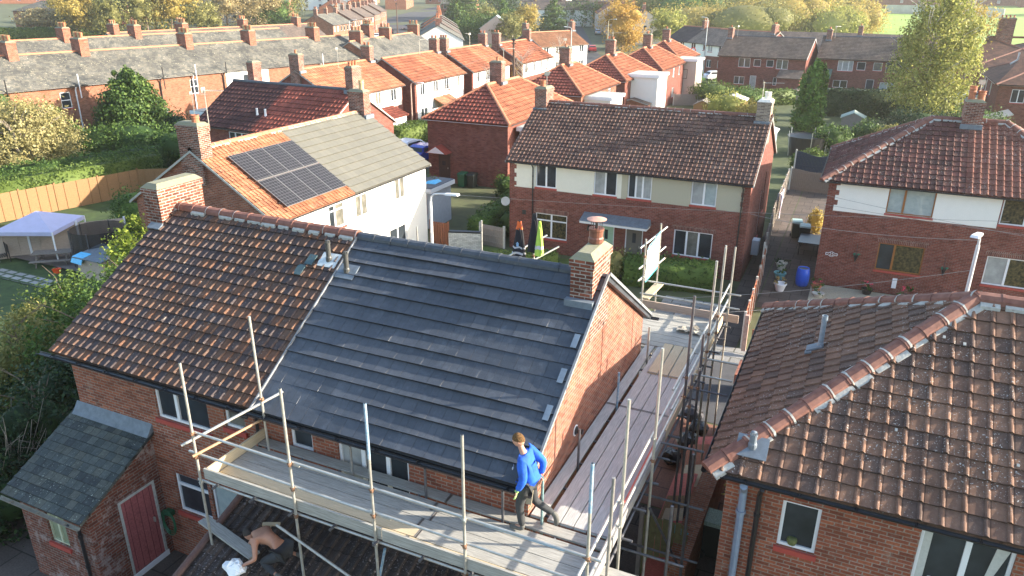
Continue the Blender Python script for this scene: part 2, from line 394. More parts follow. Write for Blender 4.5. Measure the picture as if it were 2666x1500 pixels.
    for f, uv in zip(faces, uvs):
        pts = [verts[i] for i in f]; full = True
        pl = [(p[0], p[1], p[2], t[0], t[1]) for p, t in zip(pts, uv)]
        for nx, ny, c in edges:
            ds = [nx*p[0]+ny*p[1]-c for p in pl]
            if max(ds) <= 0: continue
            if min(ds) >= 0: pl = []; break
            pl = clip2(pl, nx, ny, c)
            if len(pl) < 3: pl = []; break
        if len(pl) >= 3: mb.face([W3(p[0], p[1], p[2]) for p in pl], [(p[3], p[4]) for p in pl])

def ridge_run(p, q, r=.12, L=.42, seed=0, drop=.03, thick=1):
    """a run of half round capping tiles from p to q"""
    mb = MB(); mo = MB(); p = Vector(p); q = Vector(q); d = (q-p); T = d.length; d.normalize()
    s = d.cross(Vector((0, 0, 1))).normalized(); up_ = s.cross(d); k = max(1, round(T/L)); rnd = random.Random(seed)
    for i in range(k):
        a = p+d*(T*i/k); b = p+d*(T*(i+1)/k+.01)
        ra = r*rnd.uniform(.97, 1.03); rb = r*1.1
        ring = []
        for P, rr in ((a, ra), (b-d*.05, ra*1.02), (b-d*.05, rb), (b, rb)):
            ring.append([P+s*(math.cos(t)*rr*1.1)+up_*(math.sin(t)*rr-drop) for t in [PI*j/6-.15+j*.05 for j in range(7)]])
        for x in range(3):
            for j in range(6): mb.face([ring[x][j], ring[x+1][j], ring[x+1][j+1], ring[x][j+1]])
        mb.face(ring[3]); mb.face(ring[0][::-1])
        # pointing between the caps and along their foot
        if rnd.random() < .55:
            m0 = [b+s*(math.cos(t)*(rb+.008)*1.1)+up_*(math.sin(t)*(rb+.006)-drop) for t in [PI*j/6-.15+j*.05 for j in range(7)]]
            j1 = [rnd.uniform(.012, .026)*thick for _ in m0]; m1 = [x+d*e_ for x, e_ in zip(m0, j1)]
            for j in range(6): mo.face([m0[j], m1[j], m1[j+1], m0[j+1]])
        for sg in (-1, 1):
            if rnd.random() < .8:
                w_ = rnd.uniform(.015, .04)*thick; c = a+d*(T/k*.5)+s*sg*(r*1.12+w_*.3)-up_*(drop+.03)
                mo.obox(c, d*(T/k*rnd.uniform(.3, .5)), (s*sg-up_*.5)*w_, up_*.03)
    return mb, mo
# ---------------------------------------------------------------- houses
class Side:
    """maps (along, inward depth, height) of one outer wall to the house's own frame"""
    def __init__(s, k, W, D): s.k, s.W, s.D = k, W, D; s.L = W if k in 'fb' else D
    def __call__(s, x, d, z):
        if s.k == 'f': return (x, d, z)
        if s.k == 'b': return (s.W-x, s.D-d, z)
        if s.k == 'l': return (d, s.D-x, z)
        return (s.W-d, x, z)
def wall_side(mbs, sd, z0, z1, ops, bands, rev=.1):
    """mbs: dict key->MB; bands: list (x0,x1,za,zb,key) over the default 'wall'"""
    xs = {0, sd.L}; zs = {z0, z1}
    for o in ops: xs |= {o[0], o[0]+o[2]}; zs |= {o[1], o[1]+o[3]}
    for b in bands: xs |= {max(0, b[0]), min(sd.L, b[1])}; zs |= {max(z0, b[2]), min(z1, b[3])}
    xs = sorted(xs); zs = sorted(zs)
    for i in range(len(xs)-1):
        for j in range(len(zs)-1):
            cx, cz = (xs[i]+xs[i+1])/2, (zs[j]+zs[j+1])/2
            if any(o[0] < cx < o[0]+o[2] and o[1] < cz < o[1]+o[3] for o in ops): continue
            key = 'wall'
            for b in bands:
                if b[0] < cx < b[1] and b[2] < cz < b[3]: key = b[4]
            d = 0 if key == 'wall' else -.006
            mbs[key].face([sd(xs[i], d, zs[j]), sd(xs[i+1], d, zs[j]), sd(xs[i+1], d, zs[j+1]), sd(xs[i], d, zs[j+1])])
    for o in ops:
        x, z, w_, h = o[:4]; key = 'wall'
        for b in bands:
            if b[0] < x+w_/2 < b[1] and b[2] < z+h/2 < b[3]: key = b[4]
        m = mbs[key]
        m.face([sd(x, 0, z), sd(x, 0, z+h), sd(x, rev, z+h), sd(x, rev, z)][::-1])
        m.face([sd(x+w_, 0, z), sd(x+w_, rev, z), sd(x+w_, rev, z+h), sd(x+w_, 0, z+h)][::-1])
        m.face([sd(x, 0, z), sd(x, rev, z), sd(x+w_, rev, z), sd(x+w_, 0, z)][::-1])
        m.face([sd(x, 0, z+h), sd(x+w_, 0, z+h), sd(x+w_, rev, z+h), sd(x, rev, z+h)][::-1])
def bar(m, sd, x0, x1, d0, d1, z0, z1):
    p = [sd(x0, d1, z0), sd(x1, d1, z0), sd(x1, d0, z0), sd(x0, d0, z0), sd(x0, d1, z1), sd(x1, d1, z1), sd(x1, d0, z1), sd(x0, d0, z1)]
    m.hexa([p[3], p[2], p[1], p[0], p[7], p[6], p[5], p[4]])
def window(par, sd, x, z, w_, h, mull=(.5,), tr=None, frame=None, panes=None, sill=SILL, far=False, d=.05, fw_=.055, name='window', label=None, sillh=.1):
    frame = frame or WHITE; m = MB(); t = fw_
    bar(m, sd, x, x+t, d, d+.06, z, z+h); bar(m, sd, x+w_-t, x+w_, d, d+.06, z, z+h)
    bar(m, sd, x+t, x+w_-t, d, d+.06, z, z+t); bar(m, sd, x+t, x+w_-t, d, d+.06, z+h-t, z+h)
    cuts = [0]+list(mull)+[1]
    for c in mull: bar(m, sd, x+w_*c-t*.8, x+w_*c+t*.8, d-.004, d+.058, z+t, z+h-t)
    if tr: bar(m, sd, x+t, x+w_-t, d-.002, d+.055, z+h*tr-t*.6, z+h*tr+t*.6)
    f = m.build(name, frame, par, label=label)
    panes = panes or ([PANE], [PANE, PANED], [PANE], [PANEC, PANE], [PANED], [PANE, PANE])[int(abs(x*7.3+z*3.1+w_*11)) % 6]
    for i in range(len(cuts)-1):
        p = MB(); a = x+w_*cuts[i]+t*.5; b = x+w_*cuts[i+1]-t*.5
        p.face([sd(a, d+.035, z+t*.5), sd(b, d+.035, z+t*.5), sd(b, d+.035, z+h-t*.5), sd(a, d+.035, z+h-t*.5)])
        pm = panes[i % len(panes)]; p.build('pane', pm, f)
        if far: break
    if far:                       # one pane right across
        p = f.children[0]; p.data.vertices[1].co = sd(x+w_-t*.5, d+.035, z+t*.5); p.data.vertices[2].co = sd(x+w_-t*.5, d+.035, z+h-t*.5)
    if sill is not None:
        s_ = MB(); bar(s_, sd, x-.04, x+w_+.04, -.05, d+.02, z-sillh, z-.001); s_.build('sill', sill, f)
    return f
def door(par, sd, x, z, w_, h, mat, frame=None, label=None, glassy=None, d=.06, handle=True):
    m = MB(); bar(m, sd, x+.06, x+w_-.06, d, d+.04, z, z+h-.06); o = m.build('door', mat, par, label=label)
    f = MB(); bar(f, sd, x, x+.06, d-.02, d+.05, z, z+h); bar(f, sd, x+w_-.06, x+w_, d-.02, d+.05, z, z+h); bar(f, sd, x+.06, x+w_-.06, d-.02, d+.05, z+h-.06, z+h)
    f.build('door_frame', frame or WHITE, o)
    if glassy:
        a, b, c, e = glassy; g = MB(); bar(g, sd, x+w_*a, x+w_*b, d-.008, d, z+h*c, z+h*e); g.build('glazing', PANE, o)
    if handle:
        k = MB(); bar(k, sd, x+w_*.8, x+w_*.8+.03, d-.05, d, z+h*.48, z+h*.48+.12); k.build('handle', GALV, o)
    return o
def roofplan(W, D, ze, zr, kind, o, vo):
    """returns slopes dict of polygons, ridge end points, hips"""
    yr = D/2; xl, xr = -vo, W+vo; yf, yb = -o, D+o; run = yr+o
    hl = run if kind in ('hip', 'hipL') else 0; hr = run if kind in ('hip', 'hipR') else 0
    if kind in ('hip', 'hipL'): xl = -o
    if kind in ('hip', 'hipR'): xr = W+o
    A, B = (xl+hl, yr, zr), (xr-hr, yr, zr)
    s = {'f': [(xl, yf, ze), (xr, yf, ze), B, A], 'b': [(xr, yb, ze), (xl, yb, ze), A, B]}
    if hl: s['l'] = [(xl, yb, ze), (xl, yf, ze), A]
    if hr: s['r'] = [(xr, yf, ze), (xr, yb, ze), B]
    if kind in ('hip',) and B[0]-A[0] < .01:
        s['f'] = s['f'][:3]; s['b'] = s['b'][:3]
    return s, A, B
def clipx(poly, x0, x1):
    p = [tuple(q) for q in poly]
    p = clip2(p, -1, 0, -x0); p = clip2(p, 1, 0, x1); return p
def clipn(poly, ax, lo, hi):
    def cl(pl, sgn, c):
        out = []
        for i in range(len(pl)):
            a = pl[i]; b = pl[(i+1) % len(pl)]; da = sgn*a[ax]-c; db = sgn*b[ax]-c
            if da <= 1e-9: out.append(a)
            if (da < 0 < db) or (db < 0 < da):
                t = da/(da-db); out.append(tuple(a[k]+(b[k]-a[k])*t for k in range(3)))
        return out
    return cl(cl(poly, -1, -lo), 1, hi)
def chimney(par, x0, x1, y0, y1, zb, zt, mat=BR_CH, pots=((.5, .5, POT, .3, .13),), cap=CAP, corbel=True, label=None, lead=None, capy=True):
    m = MB(); m.box(x0, x1, y0, y1, zb, zt-.15 if corbel else zt)
    if corbel: m.box(x0-.03, x1+.03, y0-.03, y1+.03, zt-.15, zt)
    c = m.build('chimney', mat, par, label=label)
    k = MB(); q = .10; e = .03 if corbel else 0
    a = [(x0-e, y0-e, zt), (x1+e, y0-e, zt), (x1+e, y1+e, zt), (x0-e, y1+e, zt)]; t = [(x0+q, y0+q, zt+.12), (x1-q, y0+q, zt+.12), (x1-q, y1-q, zt+.12), (x0+q, y1-q, zt+.12)]
    if x1-x0 < .25: t = [(x0+.03, y0+.03, zt+.05), (x1-.03, y0+.03, zt+.05), (x1-.03, y1-.03, zt+.05), (x0+.03, y1-.03, zt+.05)]
    k.hexa([(p[0], p[1], p[2]+.002) for p in a]+t); k.build('capping', cap, c, bevel=.03)
    for px, py, pm, ph, pr in pots:
        p = MB(); X = x0+(x1-x0)*px; Y = y0+(y1-y0)*py; z = zt+.06
        p.lathe([(pr*1.05, 0), (pr, .06), (pr*.92, ph*.45), (pr*.95, ph*.62), (pr*1.08, ph*.66), (pr*1.08, ph*.74), (pr*.94, ph*.78), (pr*.98, ph*.93), (pr*1.1, ph*.95), (pr*1.1, ph), (pr*.8, ph), (pr*.78, ph*.85)], (X, Y, z), 14)
        p.build('chimney_pot', pm, c, smooth=False)
    if lead:
        l = MB(); l.box(x0-.06, x1+.06, y0-.16, y0-.005, lead-.12, lead+.1); l.build('flashing', LEAD, c)
    return c
def gutter(par, p, q, r=.055, mat=BLACK, name='gutter', brackets=True):
    m = MB(); p = Vector(p); q = Vector(q); d = (q-p).normalized(); s = d.cross(Vector((0, 0, 1))); n = 6
    prev = None
    pts = lambda P, rr: [P+s*(math.cos(t)*rr)-Vector((0, 0, 1))*(math.sin(t)*rr) for t in [PI*k/n for k in range(n+1)]]
    a, b, a2, b2 = pts(p, r), pts(q, r), pts(p, r*.85), pts(q, r*.85)
    for k in range(n):
        m.face([a[k], a[k+1], b[k+1], b[k]]); m.face([a2[k+1], a2[k], b2[k], b2[k+1]])
    for X, Y in ((0, 0), (n, n)): m.face([a[X], b[X], b2[X], a2[X]])
    m.face(a+a2[::-1]); m.face(b[::-1]+b2)
    if brackets:
        L = (q-p).length; k = int(L/.9)
        for i in range(k+1):
            P = p+d*(L*(i+.5)/(k+1)); m.obox(P+Vector((0, 0, -.005)), d*.012, s*(r*1.12), Vector((0, 0, .01)))
    return m.build(name, mat, par)
def downpipe(par, pts, r=.037, mat=BLACK):
    m = MB(); m.path(pts, r, 8)
    a, b = Vector(pts[-2]), Vector(pts[-1])
    for t in (.1, .5, .9): c = a.lerp(b, t); m.lathe([(r*1.35, -.03), (r*1.35, .03)], c, 8)
    return m.build('downpipe', mat, par)

def house(name, label, loc, rz, W, D, h, ze, zr, kind='gable', o=.3, vo=.12, slopes=None, wall=BR_MAIN, bands=None, bmats=None, wins=(), chim=(), gut='fb', ridge=RIDGE, lod=2, group=None, cat='house', z0=0, cw=.3, g=.33, verge=MORTAR, sill=SILL, base=0, win_far=None, seed=3, uv0=True):
    """W along the ridge, D depth, h wall height, ze eave edge height, zr ridge height (all above loc)"""
    T = thing(name, label, cat, loc, rz, group)
    bands = bands or {}; mbs = {'wall': MB()}
    for k in (bmats or {}): mbs[k] = MB()
    sds = {k: Side(k, W, D) for k in 'fblr'}
    # openings per side
    ops = {k: [] for k in 'fblr'}
    for w_ in wins: ops[w_[0]].append(w_[1:5])
    sl = (zr-ze)/(D/2+o); hw = ze+sl*o-.06
    for k in 'fblr':
        wall_side(mbs, sds[k], z0, hw if k in 'fb' else hw, ops[k], bands.get(k, ()))
    if kind != 'hip':
        zt = zr-.09
        if kind in ('gable', 'hipR'): mbs['wall'].face([(0, D, hw), (0, 0, hw), (0, D/2, zt)])
        if kind in ('gable', 'hipL'): mbs['wall'].face([(W, 0, hw), (W, D, hw), (W, D/2, zt)])
    mbs['wall'].build('wall', wall, T)
    for k in (bmats or {}):
        nm, mt, lb = bmats[k]
        if mbs[k].v: mbs[k].build(nm, mt, T, label=lb)
    S_, A, B = roofplan(W, D, ze, zr, kind, o, vo)
    slopes = slopes or {}; dflt = slopes.get('*', (T_RED, 'far'))
    groups = {}
    for k, poly in S_.items():
        parts = slopes.get(k)
        if not parts: parts = [(None, None, dflt[0], dflt[1])]
        for x0, x1, mt, kd in parts:
            pl = poly if x0 is None else clipn(poly, 0, x0, x1)
            if len(pl) < 3: continue
            mb = groups.setdefault(mt.name, (MB(), mt))[0]
            kk = kd if k in ('f',) or kd is None or lod >= 2 or k in slopes or (kind == 'gable' and k == 'f') else None
            c_, g_ = {'dark_grey_tile': (.3, .345), 'pale_olive_tile': (.34, .43)}.get(mt.name, (cw, g))
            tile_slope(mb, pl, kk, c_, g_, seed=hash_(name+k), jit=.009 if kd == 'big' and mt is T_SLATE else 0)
    roofs = []
    for nm, (mb, mt) in groups.items(): roofs.append(mb.build('roof', mt, T, label=mt.name.replace('_', ' ')+' roof' if len(groups) > 1 else None))
    rf = roofs[0]
    # ridge and hips
    runs = [(A, B)] if (Vector(B)-Vector(A)).length > .3 else []
    if kind in ('hip', 'hipL'): runs += [(S_['f'][0], A), (S_['b'][1] if len(S_['b']) > 3 else S_['b'][1], A)]
    if kind in ('hip', 'hipR'): runs += [(S_['f'][1], B), (S_['b'][0], B)]
    if ridge:
        rm = MB(); mm = MB()
        for i, (p, q) in enumerate(runs):
            if lod >= 2:
                a, b = ridge_run(p, q, .12 if kind != 'hip' else .145, .42, i, thick=1 if kind != 'hip' else 1.9); 
                a.build('ridge_tiles', ridge, rf); b.build('pointing', MORTAR, rf)
            else:
                pp, qq = Vector(p), Vector(q); rm.tube(pp-Vector((0, 0, .03)), qq-Vector((0, 0, .03)), .13, 8)
        if rm.v: rm.build('ridge_tiles', ridge, rf)
    # verges
    if verge and kind != 'hip':
        vm = MB()
        for side, X in (('l', -vo), ('r', W+vo)):
            if (side == 'l' and kind == 'hipL') or (side == 'r' and kind == 'hipR'): continue
            for yy in (-o, D+o):
                a = Vector((X, yy, ze-.07)); b = Vector((X, D/2, zr-.07)); s_ = .02 if side == 'r' else -.02
                vm.hexa([a+Vector((-.03, 0, -.05)), a+Vector((.03, 0, -.05)), b+Vector((.03, 0, -.05)), b+Vector((-.03, 0, -.05)), a+Vector((-.03, 0, .05)), a+Vector((.03, 0, .05)), b+Vector((.03, 0, .05)), b+Vector((-.03, 0, .05))])
        vm.build('verge', verge, rf)
    for k in gut:
        z = ze-.05
        if k == 'f': gutter(T, (-.1, -o-.03, z), (W+.1, -o-.03, z), brackets=lod >= 2)
        if k == 'b': gutter(T, (-.1, D+o+.03, z), (W+.1, D+o+.03, z), brackets=False)
        if k == 'l' and kind in ('hip', 'hipL'): gutter(T, (-o-.03, -o, z), (-o-.03, D+o, z), brackets=False)
        if k == 'r' and kind in ('hip', 'hipR'): gutter(T, (W+o+.03, -o, z), (W+o+.03, D+o, z), brackets=False)
    # soffit board
    if lod >= 1:
        sb = MB(); sb.box(-.02, W+.02, -o+.02, -.001, ze-.12, ze-.10)
        if 'b' in gut: sb.box(-.02, W+.02, D+.001, D+o-.02, ze-.12, ze-.10)
        if kind in ('hip', 'hipL'): sb.box(-o+.02, -.021, -o+.02, D+o-.02, ze-.12, ze-.10)
        if kind in ('hip', 'hipR'): sb.box(W+.021, W+o-.02, -o+.02, D+o-.02, ze-.12, ze-.10)
        sb.build('soffit', BLACK if lod >= 2 else WHITE, T)
    for w_ in wins:
        k, x, z, ww, hh = w_[:5]; kw = dict(w_[5]) if len(w_) > 5 else {}
        if kw.pop('door', None): door(T, sds[k], x, z, ww, hh, **kw)
        else:
            kw.setdefault('far', lod < 2); kw.setdefault('sill', sill); window(T, sds[k], x, z, ww, hh, **kw)
    for c in chim: chimney(T, *c[0], **(c[1] if len(c) > 1 else {}))
    return T
def hash_(s): return sum((i+1)*ord(c) for i, c in enumerate(s)) % 9973

def pots(n, mat=POT, h=.34, r=.11, ax=1):
    return tuple(((.5, (i+.6)/(n+.2), mat, h, r) if ax else ((i+.6)/(n+.2), .5, mat, h, r)) for i in range(n))

# ---------------------------------------------------------------- foliage
def quads(C, nrm, size, rng, asp=.55):
    n = len(C); a = rng.normal(size=(n, 3)); nrm = nrm+rng.normal(size=(n, 3))*.7
    nrm /= np.linalg.norm(nrm, axis=1)[:, None]+1e-9
    t = np.cross(nrm, a); t /= np.linalg.norm(t, axis=1)[:, None]+1e-9; b = np.cross(nrm, t)
    s = size*rng.uniform(.4, 1.5, (n, 1)); t = t*s*.5; b = b*s*asp*.5
    V = np.empty((n, 4, 3)); V[:, 0] = C-t; V[:, 1] = C-b; V[:, 2] = C+t; V[:, 3] = C+b
    return V.reshape(-1, 3)
def leafmesh(name, V, mat, parent=None, core=None):
    n = len(V)//4; me = bpy.data.meshes.new(name)
    cv, cf = core if core else (np.zeros((0, 3)), [])
    nv = len(V)+len(cv); allv = np.concatenate([V, cv]) if len(cv) else V
    me.vertices.add(nv); me.vertices.foreach_set('co', allv.astype(np.float32).ravel())
    idx = list(range(4*n)); ls = list(range(0, 4*n, 4)); 
    for f in cf: ls.append(len(idx)); idx += [4*n+i for i in f]
    me.loops.add(len(idx)); me.loops.foreach_set('vertex_index', idx)
    me.polygons.add(len(ls)); me.polygons.foreach_set('loop_start', ls)
    me.update(calc_edges=True); me.validate(); me.materials.append(mat)
    o = bpy.data.objects.new(name, me); COL.objects.link(o); o.parent = parent; return o
def ball(c, r, n=8, m=6):
    vs = []; fs = []
    for j in range(m+1):
        for i in range(n):
            t = PI*j/m; p = 2*PI*i/n; k = 1+.12*math.sin(3*p+j)
            vs.append((c[0]+r[0]*k*math.sin(t)*math.cos(p), c[1]+r[1]*k*math.sin(t)*math.sin(p), c[2]+r[2]*math.cos(t)))
    for j in range(m):
        for i in range(n): fs.append((j*n+i, (j+1)*n+i, (j+1)*n+(i+1) % n, j*n+(i+1) % n))
    return vs, fs
def blobs(bl, N_, size, rng, clump=.16, fill=.8, core=.0, up_=.0, asp=.55):
    """leaves gathered in clumps over the skin of a set of ellipsoids"""
    Vs = []; cv = []; cf = []
    vol = np.array([(b[3]*b[4]*b[5])**.67 for b in bl]); vol /= vol.sum()
    for b, f in zip(bl, vol):
        c = np.array(b[:3]); r = np.array(b[3:6]); n = max(20, int(N_*f)); k = max(6, n//26)
        d = rng.normal(size=(k, 3)); d /= np.linalg.norm(d, axis=1)[:, None]; d[:, 2] += up_
        cc = d*rng.uniform(fill, 1.03, (k, 1)); which = rng.integers(0, k, n)
        P = cc[which]+rng.normal(size=(n, 3))*clump*rng.uniform(.5, 1.2, (k, 1))[which]
        nn = P/(np.linalg.norm(P, axis=1)[:, None]+1e-9)
        Vs.append(quads(c+P*r, nn, size, rng, asp))
        if core:
            v, q = ball(c, r*core); i0 = len(cv); cv += v; cf += [tuple(i+i0 for i in x) for x in q]
    return np.concatenate(Vs), ((np.array(cv), cf) if core else None)
def trunk(par, h, r, limbs, mat=BARK, seed=1, spread=.5, lean=(0, 0)):
    m = MB(); rnd = random.Random(seed); pts = [Vector((0, 0, -.2))]; x = y = 0
    for i in range(1, 6):
        x += rnd.uniform(-.06, .06)*h*.3+lean[0]*h/5; y += rnd.uniform(-.06, .06)*h*.3+lean[1]*h/5; pts.append(Vector((x, y, h*i/5)))
    m.path(pts, r, 8, r*.25)
    for k in range(limbs):
        i = rnd.randint(1, 4); p = pts[i].lerp(pts[i+1], rnd.random()); a = rnd.uniform(0, 2*PI); L = h*spread*rnd.uniform(.5, 1)
        q1 = p+Vector((math.cos(a)*L*.4, math.sin(a)*L*.4, L*.35)); q2 = q1+Vector((math.cos(a+.4)*L*.45, math.sin(a+.4)*L*.45, L*.3))
        m.path([p, q1, q2], r*.35, 5, r*.08)
    return m.build('trunk', mat, par)
def tree(name, label, loc, bl, N_, size, mat, th, tr=.2, limbs=7, seed=1, core=0, bark=BARK, group=None, cat='tree', clump=.16, up_=0, asp=.55, spread=.5):
    T = thing(name, label, cat, loc, 0, group); rng = np.random.default_rng(seed)
    V, c = blobs(bl, N_, size, rng, clump, core=core, up_=up_, asp=asp)
    leafmesh('crown', V, mat, T, c)
    if th: trunk(T, th, tr, limbs, bark, seed, spread)
    return T
def hedge(name, label, p, q, w_, h, mat, size=.12, dens=60, z=0, seed=1, group=None, cat='hedge', wav=.1, leg=None):
    """clipped or shaggy hedge along p-q"""
    T = thing(name, label, cat, (p[0], p[1], z), math.atan2(q[1]-p[1], q[0]-p[0]), group)
    L = math.hypot(q[0]-p[0], q[1]-p[1]); rng = np.random.default_rng(seed)
    area = {0: L*h, 1: L*h, 2: L*w_, 3: w_*h, 4: w_*h}; Vs = []
    for k, a in area.items():
        n = int(a*dens); s = rng.uniform(0, 1, (n, 2)); b = rng.normal(size=n)*.05+np.sin(s[:, 0]*L*1.7+seed)*wav*.5
        if k < 2: P = np.stack([s[:, 0]*L, (w_/2+b)*(1 if k else -1), s[:, 1]*h], 1); nn = np.array([0, 1 if k else -1, .2])
        elif k == 2: P = np.stack([s[:, 0]*L, (s[:, 1]-.5)*w_, h+b+np.abs(rng.normal(size=n))*wav*.5], 1); nn = np.array([0, 0, 1.])
        else: P = np.stack([(L+b) if k == 3 else -b, (s[:, 0]-.5)*w_, s[:, 1]*h], 1); nn = np.array([1 if k == 3 else -1, 0, .1])
        Vs.append(quads(P, np.tile(nn, (n, 1)), size, rng))
    e = .06; cv = [(e, -w_/2+e, 0), (L-e, -w_/2+e, 0), (L-e, w_/2-e, 0), (e, w_/2-e, 0), (e, -w_/2+e, h-e), (L-e, -w_/2+e, h-e), (L-e, w_/2-e, h-e), (e, w_/2-e, h-e)]
    cf = [(0, 3, 2, 1), (4, 5, 6, 7), (0, 1, 5, 4), (1, 2, 6, 5), (2, 3, 7, 6), (3, 0, 4, 7)]
    leafmesh('foliage', np.concatenate(Vs), mat, T, (np.array(cv, float), cf))
    m = MB(); k = max(2, int(L/1.2))
    for i in range(k): m.tube((L*(i+.5)/k, 0, -.1), (L*(i+.5)/k, 0, h*.6), .04, 5)
    m.build('stem', BARK, T); return T
def cone_blobs(h, r, n=7, base=0): return [(0, 0, base+h*(i+.5)/n, r*math.cos(((i+.35)/n)**1.3*PI/2)+.15, r*math.cos(((i+.35)/n)**1.3*PI/2)+.15, h/n*.85) for i in range(n)]
# ---------------------------------------------------------------- ground
def gz(x, y):
    t = min(1, max(0, (y-20)/13)); b = -(t*t*(3-2*t)) if x > -24 else -.7-.3*t
    if x > -24: pass
    elif x > -30: q = (x+30)/6; t2 = -(t*t*(3-2*t)); b = t2*q+(-.7-.3*t)*(1-q)
    r = math.hypot(x, y); return b+max(0, r-170)*.035
def FE(x, y, he=0):
    """moves a point read off flat ground onto the rising ground beyond 170 m, along its line of sight"""
    r0 = math.hypot(x, y)
    if r0 < 170: return x, y, gz(x, y)
    r = (13.6-he+5.95)/((13.6-he)/r0+.035); k = r/r0; return x*k, y*k, gz(x*k, y*k)
def drape(name, xs, ys, mat, dz=0., keep=None):
    m = MB(); P = {}
    for i in range(len(xs)-1):
        for j in range(len(ys)-1):
            q = [(xs[i], ys[j]), (xs[i+1], ys[j]), (xs[i+1], ys[j+1]), (xs[i], ys[j+1])]
            m.face([(a, b, gz(a, b)+dz) for a, b in q])
    return struct(m.build(name, mat))
def rng_(a, b, s): n = max(1, int(round((b-a)/s))); return [a+(b-a)*i/n for i in range(n+1)]
def ribbon(name, pts, w_, mat, dz):
    m = MB(); P = [Vector(FE(*p)[:2]) for p in pts]; L = []
    for i in range(len(P)-1):
        k = max(1, int((P[i+1]-P[i]).length/4)); L += [P[i].lerp(P[i+1], j/k) for j in range(k)]
    L.append(P[-1]); rows = []
    for i, p in enumerate(L):
        d = (L[min(i+1, len(L)-1)]-L[max(i-1, 0)]).normalized(); s = Vector((-d.y, d.x))*w_/2
        rows.append((p+s, p-s))
    for i in range(len(rows)-1):
        q = [rows[i][1], rows[i+1][1], rows[i+1][0], rows[i][0]]; m.face([(a.x, a.y, gz(a.x, a.y)+dz) for a in q])
    return struct(m.build(name, mat))
GROUND = plain('ground_soil', (.07, .075, .04), .95, .4, .5, c2=(.11, .13, .05))
xs = sorted(set(rng_(-900, -120, 30)+rng_(-120, 60, 4)+rng_(60, 700, 40))); ys = sorted(set(rng_(-40, 16, 8)+rng_(16, 40, 1)+rng_(40, 200, 8)+rng_(200, 1500, 50)))
drape('ground', xs, ys, GROUND)
ASPH = plain('asphalt', (.055, .056, .06), .9, .25, 3, bmp=.2); PAVE = brick('paving_slabs', (.34, .33, .31), (.27, .265, .25), (.1, .1, .08), ms=.03, bw=.9, bh=.6, dark=.2)
DARKP = brick('dark_paving', (.13, .105, .09), (.1, .085, .075), (.04, .035, .03), ms=.02, bw=.9, bh=.9, dark=.2)
REDP = brick('red_yard_slabs', (.27, .13, .09), (.22, .11, .08), (.1, .06, .05), ms=.02, bw=1.2, bh=.9, dark=.2)
GRAVEL = plain('gravel', (.38, .34, .25), .95, .35, 30, bmp=.5)
drape('road', rng_(-34, 40, 4), rng_(21.0, 26.2, .9), ASPH, .012)
ribbon('side_road', [(-34.5, 24), (-34.8, 40), (-35, 70), (-36, 98), (-45, 128), (-51, 147), (-75, 205), (-95, 255), (-119, 315), (-160, 420), (-240, 620), (-300, 790)], 7, ASPH, .02)
ribbon('far_road', [(-95, 128), (-118, 163), (-150, 220), (-180, 275), (-215, 340), (-262, 440), (-330, 600)], 13, ASPH, .03)
drape('pavement', rng_(-30, 40, 4), rng_(26.3, 28.2, .9), PAVE, .016)
drape('side_path', [-4.25, -3.15], rng_(28.25, 60, 1), DARKP, .02)
drape('garden_path', [-7.2, -4.3], rng_(28.25, 33.2, 1), PAVE, .02)
drape('yard', rng_(-3.1, -.96, 1), rng_(33.6, 60, 1.5), DARKP, .018)
drape('front_gravel', [-1.0, 2, 6, 11], rng_(35.2, 37.9, .9), GRAVEL, .022)
drape('rear_yard', rng_(-4, -1.2, .7), rng_(16.2, 20.9, .9), REDP, .012)
drape('alley', rng_(-4.1, -1.2, .6), rng_(4, 16.15, 1), DARKP, .012)
drape('back_yard', [-24, -18, -10, -4.15], rng_(-5, 9.7, 2), DARKP, .008)
drape('lawn', rng_(-58, -28, 5), rng_(16, 48, 2), plain('dark_green_lawn', (.03, .06, .014), .95, .35, 1.5, c2=(.06, .1, .022), bmp=.5), .015)  # lawn in a darker green than the front grass
drape('front_lawn', rng_(-20, -12, 2), rng_(28.3, 36, 1), GRASS, .014)
drape('allotment_grass', rng_(-22, 14, 6), rng_(48, 108, 10), plain('dull_garden_grass', (.045, .07, .02), .95, .35, 1.2, c2=(.09, .11, .035), bmp=.5), .01)
drape('meadow', rng_(-40, 420, 20), rng_(126, 700, 12), MEADOW, .03)
DECK = plain('old_decking', (.17, .14, .12), .9, .3, 5, stretch=(1, 9, 1))
drape('decking', [-41, -39, -37, -33.5], rng_(22.8, 26.5, 1), DECK, .12)
drape('stepping_stones', rng_(-40, -34, 2), [20.6, 21.6], brick('pale_cobbles', (.42, .42, .4), (.35, .35, .34), (.05, .09, .03), ms=.09, bw=.7, bh=.45, dark=.1), .06)
STONE = plain('whitewashed_stone', (.6, .58, .54), .9, .2, 3)

